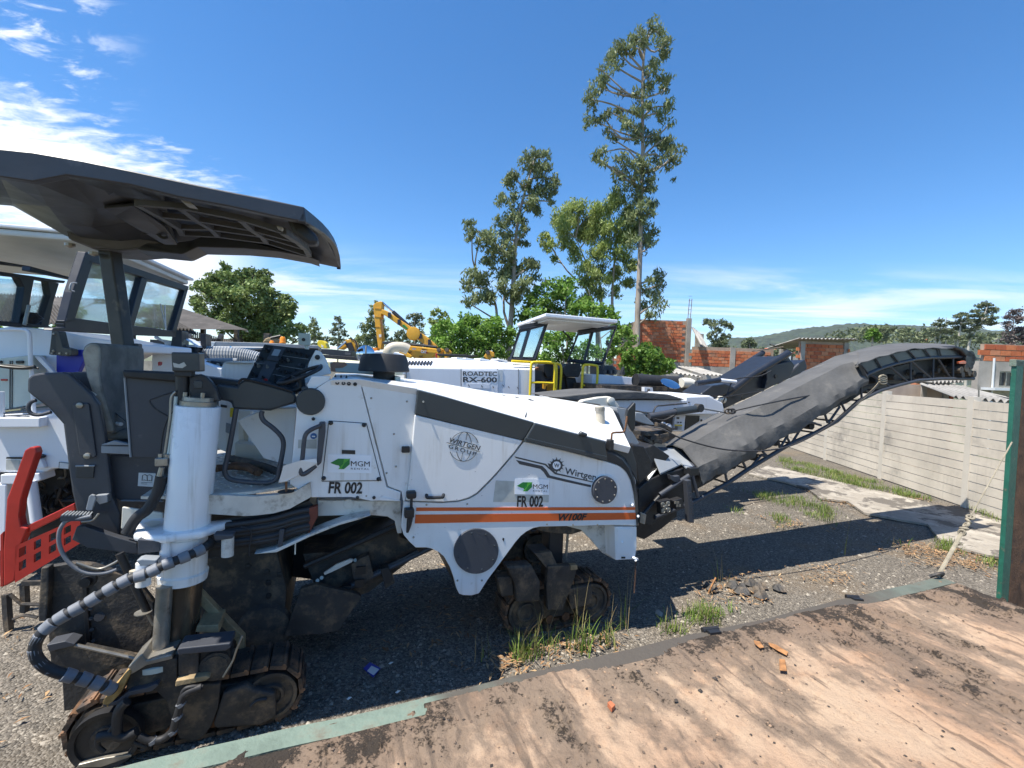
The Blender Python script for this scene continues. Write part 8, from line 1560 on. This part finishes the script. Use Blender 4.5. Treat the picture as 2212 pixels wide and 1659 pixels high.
tree('small_tree', 'small rounded far tree left of the brick shed at the hill foot', 'tree', '6', 110., [[(525, 270), (525, 330)]], [(520, 262, 16), (540, 280, 20), (505, 285, 20), (525, 300, 26), (550, 305, 18), (500, 310, 18)], FARL, dens=14, ll=.6, lw=.3, droop=.1, tr0=.25, branch=0)
tree('small_tree', 'small bright green tree peeking over the brick shed roof', 'tree', '6', 60., [[(1280, 240), (1280, 290)]], [(1280, 222, 20), (1262, 238, 20), (1300, 236, 22), (1250, 250, 16), (1315, 250, 14), (1285, 252, 26)], BRI, dens=18, ll=.35, lw=.2, droop=.1, tr0=.2, branch=0)
TF = [('pale-trunked umbrella tree far right, its flat crown highest', [[(1985, 70), (1960, 130), (1900, 240), (1870, 320)]], [(1990, 52, 26), (1950, 62, 24), (2025, 75, 22), (1920, 90, 22), (1985, 95, 30), (1945, 120, 30), (2020, 130, 24), (1900, 150, 26), (1960, 160, 34), (2010, 170, 26), (1920, 190, 30)]),
      ('pale-trunked open tree with layered crown left of the umbrella tree', [[(1830, 120), (1820, 200), (1800, 330)], [(1770, 220), (1790, 330)]], [(1840, 110, 22), (1800, 125, 24), (1870, 130, 22), (1780, 165, 26), (1840, 160, 30), (1820, 200, 30), (1870, 210, 28), (1760, 220, 22), (1880, 250, 26), (1820, 250, 26)]),
      ('bare thin trunks with sparse foliage at left of the far tree group', [[(1700, 140), (1698, 230), (1690, 330)], [(1670, 150), (1668, 330)], [(1735, 130), (1730, 330)]], [(1700, 150, 20), (1680, 175, 26), (1720, 180, 22), (1700, 215, 26), (1670, 235, 22), (1740, 220, 22), (1700, 260, 28)])]
for lb, tk, cl in TF: tree('umbrella_tree', lb, 'tree', '6', 95., tk, cl, FARL, dens=11, ll=.6, lw=.22, droop=.2, flat=.5, tr0=.3, bark=BARKP, spread=.5, branch=.6)
tree('umbrella_tree', 'purplish sparse tree at the far right edge above the orange brick wall', 'tree', '6', 80., [[(2150, 130), (2140, 220), (2130, 330)]], [(2130, 100, 20), (2170, 95, 22), (2110, 130, 20), (2160, 140, 26), (2200, 150, 24), (2120, 180, 24), (2180, 200, 30), (2120, 230, 26), (2210, 220, 26), (2160, 260, 34), (2110, 280, 30), (2210, 280, 30), (2260, 180, 30), (2270, 260, 40)], PURP, dens=9, ll=.5, lw=.2, droop=.2, tr0=.25, spread=.5)
# woodland belts that read as one mass
def belt(name, k, Yd, line, hpx, mt, n, ll, depth=20, seedr=1.):
    fac = K[k][2] / FPX * Yd; cc_, rr_ = [], []
    for i in range(n):
        f = random.random() * (len(line) - 1); j = int(f); x = line[j][0] + (line[j + 1][0] - line[j][0]) * (f - j); y = line[j][1] + (line[j + 1][1] - line[j][1]) * (f - j)
        r = random.uniform(.5, 1.2) * hpx * .3 * fac; dd_ = random.uniform(0, 1); c = PY(k, x, y, Yd); c.z -= random.random() ** 1.5 * hpx * fac * .9; c.y += depth * dd_; cc_.append(tuple(c)); rr_.append(r)
    o = leaves(cc_, rr_, 2.2, ll, ll * .5, .1, .8, mt, None, (0, 0, 0), 16); o.name = name; o['kind'] = 'stuff'; return o
belt('woodland', '6', 170., [(1230, 215), (1330, 190), (1400, 175), (1470, 185), (1600, 205), (1700, 200), (1800, 215), (1900, 225), (2050, 240), (2150, 230), (2300, 240)], 90, FARL, 260, 1.5)
belt('woodland_left', '1', 75., [(1250, 1230), (1800, 1230), (1900, 1215), (2000, 1235), (2200, 1235), (2350, 1225), (2500, 1220), (2700, 1230), (2900, 1230)], 50, FARL, 200, .7)
belt('shrubbery', '1', 26., [(-200, 1120), (60, 1110), (250, 1120), (330, 1125), (420, 1150)], 60, BRI, 60, .25, 4)
belt('woodland_far', '6', 240., [(350, 300), (500, 315), (700, 325), (850, 330)], 40, FARL, 90, 2.2)
# ================================================================== yellow excavators
def PX(k, pts, Yd): return [PY(k, x, y, Yd) for x, y in pts]
def yslab(k, pts, Yd, th, name, m_, par, bevel=.01): return MB().prism(PX(k, pts, Yd), (0, th, 0)).build(name, M[m_] if isinstance(m_, str) else m_, par, bevel=bevel)
Ye = 17.
ex = thing('excavator', 'large yellow excavator with folded long boom behind the white recycler', 'excavator', PY('d', 1350, 560, Ye) * 1.0)
ex.location.z = 0
yslab('d', [(995, 175), (1005, 130), (1040, 140), (1330, 330), (1420, 385), (1520, 470), (1545, 500), (1490, 505), (1440, 490), (1260, 350), (1040, 195)], Ye, .45, 'boom', 'excav', ex, .02)
MB().lathe(PY('d', 1318, 372, Ye - .02), (0, -1, 0), [(0, .26), (.05, .25), (.06, .2)], 18).build('boom_boss', M['excav'], ex, smooth=40)
yslab('d', [(918, 85), (950, 62), (990, 50), (1010, 58), (1003, 130), (1000, 220), (985, 220), (1010, 420), (1000, 525), (970, 528), (945, 340), (930, 210)], Ye + .05, .35, 'stick', 'excav', ex, .02)
for y in (120, 200, 300): MB().tube([PY('d', 935, y, Ye + .04), PY('d', 995, y + 5, Ye + .04)], .012, 4).build('weld_line', M['excav'], ex)
yslab('d', [(975, 380), (1000, 378), (1000, 405), (978, 408)], Ye + .03, .02, 'label', 'paper', ex, 0)
MB().tube([PY('d', 1008, 62, Ye + .2), PY('d', 1120, 160, Ye + .2)], .04, 8).build('ram_rod', M['chrome'], ex, smooth=60); MB().tube([PY('d', 1115, 155, Ye + .2), PY('d', 1260, 285, Ye + .2), PY('d', 1290, 305, Ye + .2)], .07, 10).build('ram_barrel', M['frame'], ex, smooth=60)
yslab('d', [(1205, 285), (1225, 282), (1262, 318), (1250, 330), (1215, 305)], Ye - .02, .03, 'green_mark', 'vgreen', ex, 0)
for x, y in [(1080, 190), (1175, 258), (1385, 395), (1475, 455)]: MB().box(PY('d', x, y, Ye - .03), (.05, 0, 0), (0, .03, 0), (0, 0, .1)).build('pipe_clamp', M['frame'], ex)
MB().tube(PX('d', [(1200, 460), (1300, 480), (1420, 490), (1545, 505)], Ye - .2), .05, 8).build('black_pipe', M['rubber'], ex); MB().tube(PX('d', [(1390, 385), (1440, 380), (1540, 390), (1530, 500)], Ye + .6), .012, 4).build('wire', M['ink'], ex)
yslab('d', [(1160, 490), (1260, 488), (1545, 520), (1560, 545), (1510, 600), (1500, 620), (1330, 610), (1250, 590), (1170, 540)], Ye - .1, 1.6, 'counterweight', 'excav', ex, .03)
yslab('d', [(1160, 545), (1240, 550), (1300, 590), (1290, 615), (1200, 590)], Ye - .3, .15, 'link_arm', 'excav', ex, .02)
for (l, r, tp, nm) in [((1392, 560), (1448, 566), (1392, 534), 'CAT'), ((1262, 566), (1302, 566), (1262, 546), 'CAT'), ((1375, 606), (1412, 606), (1375, 588), 'CAT')]:
    text_on(nm, PY('d', *l, Ye - .12), PY('d', *r, Ye - .12), PY('d', *tp, Ye - .12), M['sticker'] if l[0] == 1392 else M['ink'], ex, (0, -.02, 0), 'lettering', .05)
yslab('d', [(1448, 548), (1466, 566), (1432, 566)], Ye - .13, .01, 'red_triangle', 'red', ex, 0); yslab('d', [(1305, 515), (1340, 515), (1340, 530), (1305, 530)], Ye - .13, .01, 'white_label', 'paper', ex, 0); yslab('d', [(1400, 520), (1460, 530), (1450, 536), (1400, 530)], Ye - .13, .01, 'label', 'ink', ex, 0)
yslab('d', [(895, 512), (960, 512), (965, 555), (900, 560)], Ye - .4, .3, 'orange_box', 'amber', ex)
yslab('d', [(1010, 450), (1060, 447), (1150, 450), (1200, 462), (1205, 488), (1120, 485), (1010, 470)], 13., .5, 'dark_roof_plate', 'trim', ex)
for i, (pts, lb) in enumerate([([(1545, 540), (1560, 520), (1590, 515), (1610, 530), (1590, 560), (1575, 620), (1545, 625)], 'yellow bucket link standing up behind the recycler hood, leftmost of the three'), ([(1620, 545), (1640, 520), (1670, 530), (1692, 560), (1660, 570), (1655, 625), (1625, 625)], 'yellow bucket link in the middle of the three behind the recycler'), ([(2010, 600), (2045, 545), (2080, 540), (2115, 560), (2118, 600), (2090, 600), (2085, 625), (2040, 625)], 'yellow bucket link nearest to the yellow rails, rightmost of three')]):
    t = thing('excavator_link', lb, 'machine part', PY('d', *pts[0], 14.)); o = yslab('d', pts, 14., .3, 'link_body', 'excav', t, .02); q = pts[1]
    MB().lathe(PY('d', q[0] + 8, q[1] + 14, 13.98), (0, -1, 0), [(0, .07), (.05, .06)], 12).build('pin', M['dust'], t, smooth=40); yslab('d', [(pts[0][0] - 30, 612), (pts[0][0] + 5, 600), (pts[0][0] + 5, 630), (pts[0][0] - 35, 630)], 14.1, .2, 'green_base', 'green', t)
t = thing('black_beam', 'black horizontal beam lying between the yellow links', 'beam', PY('d', 1740, 580, 13.5)); yslab('d', [(1545, 570), (1800, 575), (1960, 590), (1880, 605), (1560, 590)], 13.5, .3, 'beam', 'ink', t); yslab('d', [(1535, 565), (1550, 565), (1552, 620), (1538, 620)], 13.4, .05, 'red_end', 'red', t)
# excavator two: bright yellow arms left of it
e2 = thing('excavator', 'second yellow excavator with black box body left of the tall boom', 'excavator', PY('d', 700, 600, 19.)); e2.location.z = 0
yslab('d', [(560, 520), (650, 432), (690, 428), (725, 440), (745, 480), (740, 600), (700, 600), (700, 530), (665, 490), (600, 530)], 19., .4, 'boom', 'excav', e2, .02)
MB().tube(PX('d', [(570, 522), (655, 450)], 18.9), .045, 8).build('ram', M['chrome'], e2, smooth=60)
yslab('d', [(640, 470), (700, 455), (728, 520), (735, 600), (690, 590), (670, 520)], 18.9, .1, 'boom_web', 'black', e2)
MB().tube(smoothpath(PX('d', [(700, 425), (740, 440), (760, 490), (765, 560)], 19.)), .03, 6).build('hose', M['rubber'], e2, smooth=60)
yslab('d', [(375, 520), (500, 525), (705, 545), (705, 600), (560, 590), (385, 570)], 17., 1., 'body_box', 'frame', e2); yslab('d', [(390, 575), (740, 600), (770, 640), (400, 610)], 16.9, .8, 'lower_body', 'black', e2); yslab('d', [(640, 558), (700, 565), (700, 590), (640, 585)], 16.95, .02, 'grille', 'grey', e2)
t = thing('excavator', 'curved bright yellow excavator arm end rising behind the beige box', 'excavator', PY('d', 410, 510, 20.)); yslab('d', [(365, 455), (378, 438), (420, 440), (448, 465), (466, 515), (425, 518), (380, 512)], 20., .35, 'arm', 'yellow', t, .02); yslab('d', [(405, 478), (425, 490), (430, 512), (408, 505)], 19.98, .02, 'worn_label', 'paper', t, 0)
# ================================================================== things seen over the operator's stand
def cthing(name, lb, cat, x, y, v): p = F.p('c', x, y, v); return thing(name, lb, cat, Vector((p.x, p.y, 0)))
t = cthing('truck_bed', 'long grey steel truck bed side with black underframe behind the control panel', 'truck', 700, 340, 7.)
slab(F, 'c', [(455, 295), (500, 290), (1060, 305), (1560, 330), (1560, 360), (1040, 352), (460, 348)], 7., 2., 'bed_side', M['greylit'], t, bevel=.01); slab(F, 'c', [(456, 296), (545, 296), (520, 350), (462, 348)], 6.98, .05, 'bed_end', M['paper'], t)
slab(F, 'c', [(458, 350), (1040, 352), (1560, 365), (1560, 430), (1040, 420), (460, 408)], 7.1, 1.6, 'underframe', M['frame'], t); MB().tube([F.p('c', 470, 352, 6.95), F.p('c', 1040, 358, 6.95)], .03, 6).build('bed_rail', M['greylit'], t)
for x, y, w, h, lb in [(1212, 270, 30, 38, 'tall orange beacon lamp standing on the truck bed'), (1104, 293, 22, 22, 'short orange beacon lamp left of the tall one')]:
    b = F.p('c', x, y + h, 7.3); tp = F.p('c', x, y - h + 12, 7.3); r = (F.p('c', x + w, y, 7.3) - F.p('c', x, y, 7.3)).length
    tt = thing('beacon_lamp', lb, 'beacon lamp', b); MB().lathe(b, (0, 0, 1), [(0, r * 1.1), (.03, r * 1.1), (.035, r), ((tp - b).z * .8, r * .95), ((tp - b).z, r * .6)], 16).build('amber_dome', M['amber'], tt, smooth=40); MB().lathe(b + Vector((0, 0, -.06)), (0, 0, 1), [(0, r * .8), (.06, r * 1.0)], 12).build('lamp_base', M['ink'], tt)
tt = cthing('yellow_machine', 'dusty yellow machine top behind the beacon lamps', 'machine', 1060, 270, 10.); slab(F, 'c', [(1010, 300), (1040, 262), (1070, 250), (1170, 262), (1185, 300)], 10., .6, 'engine_cover', M['tan'], tt, bevel=.03); MB().tube([F.p('c', 1090, 258, 10.), F.p('c', 1190, 235, 10.)], .03, 6).build('exhaust', M['ink'], tt)
tt = cthing('blue_sheet', 'crumpled blue plastic sheet lying on the truck bed', 'plastic sheet', 780, 390, 6.6)
mb = MB(); top = [(668, 395), (690, 335), (720, 352), (760, 360), (800, 362), (850, 378), (890, 392), (905, 400)]; bt = [(670, 400), (700, 408), (740, 420), (780, 422), (820, 428), (860, 432), (890, 434), (908, 430)]
secs = [[F.p('c', *a, 6.6), (F.p('c', *a, 6.6).lerp(F.p('c', *b, 6.6), .5)) + BK * (.1 + .08 * (i % 2)), F.p('c', *b, 6.5), F.p('c', *b, 6.9)] for i, (a, b) in enumerate(zip(top, bt))]
mb.loft(secs).build('sheet', M['bluetarp'], tt)
tt = cthing('ribbed_duct', 'pale ribbed flexible duct lying behind the seat and control panel', 'duct', 700, 450, 4.6)
dp2 = smoothpath([F.p('c', x, y, 4.6) for x, y in [(440, 425), (560, 432), (700, 436), (820, 450), (920, 470), (1000, 500)]], 10)
MB().tube(dp2, .13, 14, rr=[.13 + .012 * (i % 2) for i in range(len(dp2))]).build('duct_hose', M['greylit'], tt); 
slab(F, 'c', [(385, 385), (430, 375), (475, 460), (480, 500), (400, 480)], 4.4, .2, 'duct_end', M['inkgrey'], tt, bevel=.02); MB().tube([F.p('c', 390, 480, 4.3), F.p('c', 760, 480, 4.3)], .035, 8).build('pipe', M['greylit'], tt)
tt = cthing('grey_frame_parts', 'white cowls and black posts of the machine right of the windscreen', 'machine', 120, 330, 4.2)
slab(F, 'c', [(-60, 216), (132, 232), (128, 300), (95, 390), (50, 380), (40, 300), (-60, 260)], 4.2, .5, 'white_cowl', M['white2'], tt, bevel=.01); slab(F, 'c', [(-58, 217), (130, 232), (128, 290), (20, 272)], 4.15, .03, 'blue_tinted_visor', M['mirror'], tt)
slab(F, 'c', [(208, 250), (260, 262), (370, 330), (380, 350), (210, 335)], 4.3, .4, 'white_cowl', M['white2'], tt, bevel=.01); slab(F, 'c', [(215, 262), (260, 270), (345, 325), (215, 328)], 4.26, .03, 'blue_tinted_visor', M['mirror'], tt)
slab(F, 'c', [(130, 180), (215, 185), (215, 395), (95, 395)], 4.1, .3, 'black_post', M['frame'], tt); slab(F, 'c', [(398, 215), (450, 212), (455, 380), (400, 380)], 4.5, .3, 'black_post', M['frame'], tt); slab(F, 'c', [(215, 330), (375, 350), (380, 400), (215, 400)], 4.35, .5, 'black_tank', M['ink'], tt, bevel=.03)
slab(F, 'c', [(-80, 395), (110, 400), (600, 560), (640, 640), (600, 680), (300, 640), (-80, 600)], 3.6, .9, 'white_deck', M['white2'], tt, bevel=.01); slab(F, 'c', [(380, 490), (620, 505), (620, 660), (400, 620)], 4.0, .4, 'dark_engine_bay', M['black'], tt)
MB().tube(smoothpath([F.p('c', x, y, 4.0) for x, y in [(20, 480), (0, 420), (20, 385), (60, 400), (70, 470)]]), .05, 8).build('black_hose', M['rubber'], tt, smooth=60)
slab(F, 'c', [(-22, 500), (-12, 488), (-4, 494), (-6, 520), (-20, 532)], 3.4, .1, 'red_lamp', M['red'], tt, bevel=.01)
for i in range(9): MB().tube(smoothpath([F.p('c', random.uniform(400, 620), random.uniform(490, 640), 3.95) for _ in range(3)]), .02, 6).build('engine_pipe', M[random.choice(['dust', 'rubber', 'steel'])], tt, smooth=60)
# beige box on a stalk behind the console
bx = F.p('c', 1420, 268, 1.3); tt = None
slab(F, 'c', [(1365, 212), (1372, 206), (1480, 212), (1484, 322), (1476, 330), (1368, 322)], 1.3, .08, 'beige_lamp_box', M['palegreen'], mm, bevel=.008); MB().lathe(F.p('c', 1418, 273, 1.3), BK, [(0, .016), (.01, .016), (.012, .008)], 10).build('box_knob', M['ink'], mm); MB().tube([F.p('c', 1450, 325, 1.34), F.p('c', 1450, 400, 1.34)], .02, 6).build('box_stalk', M['palegreen'], mm)
# more machines parked beyond, seen as dark bulk under the skyline
tt = cthing('parked_machine', 'dark parked machine bodies with white tops far behind the left canopy', 'machine', 250, 300, 9.)
slab(F, 'c', [(-100, 270), (330, 290), (460, 300), (460, 420), (-100, 420)], 9., 2., 'dark_body', M['frame'], tt); slab(F, 'c', [(330, 290), (470, 290), (540, 300), (450, 318)], 8.9, .5, 'white_top', M['white2'], tt)
for x in (260, 575): MB().tube([F.p('c', x, 260, 9.), F.p('c', x + 40, 270, 9.)], .12, 8).build('seat_top', M['ink'], tt)
# far side boundary of the yard
bw = thing('boundary_wall', 'low pale wall closing the far side of the yard behind the machines', 'wall', Vector((0, 33, 0))); MB().fbox(Frame((0, 33, 0), (1, 0, 0)), -30, 12, 0, .15, 0, 1.9).build('wall_face', PLAST, bw)
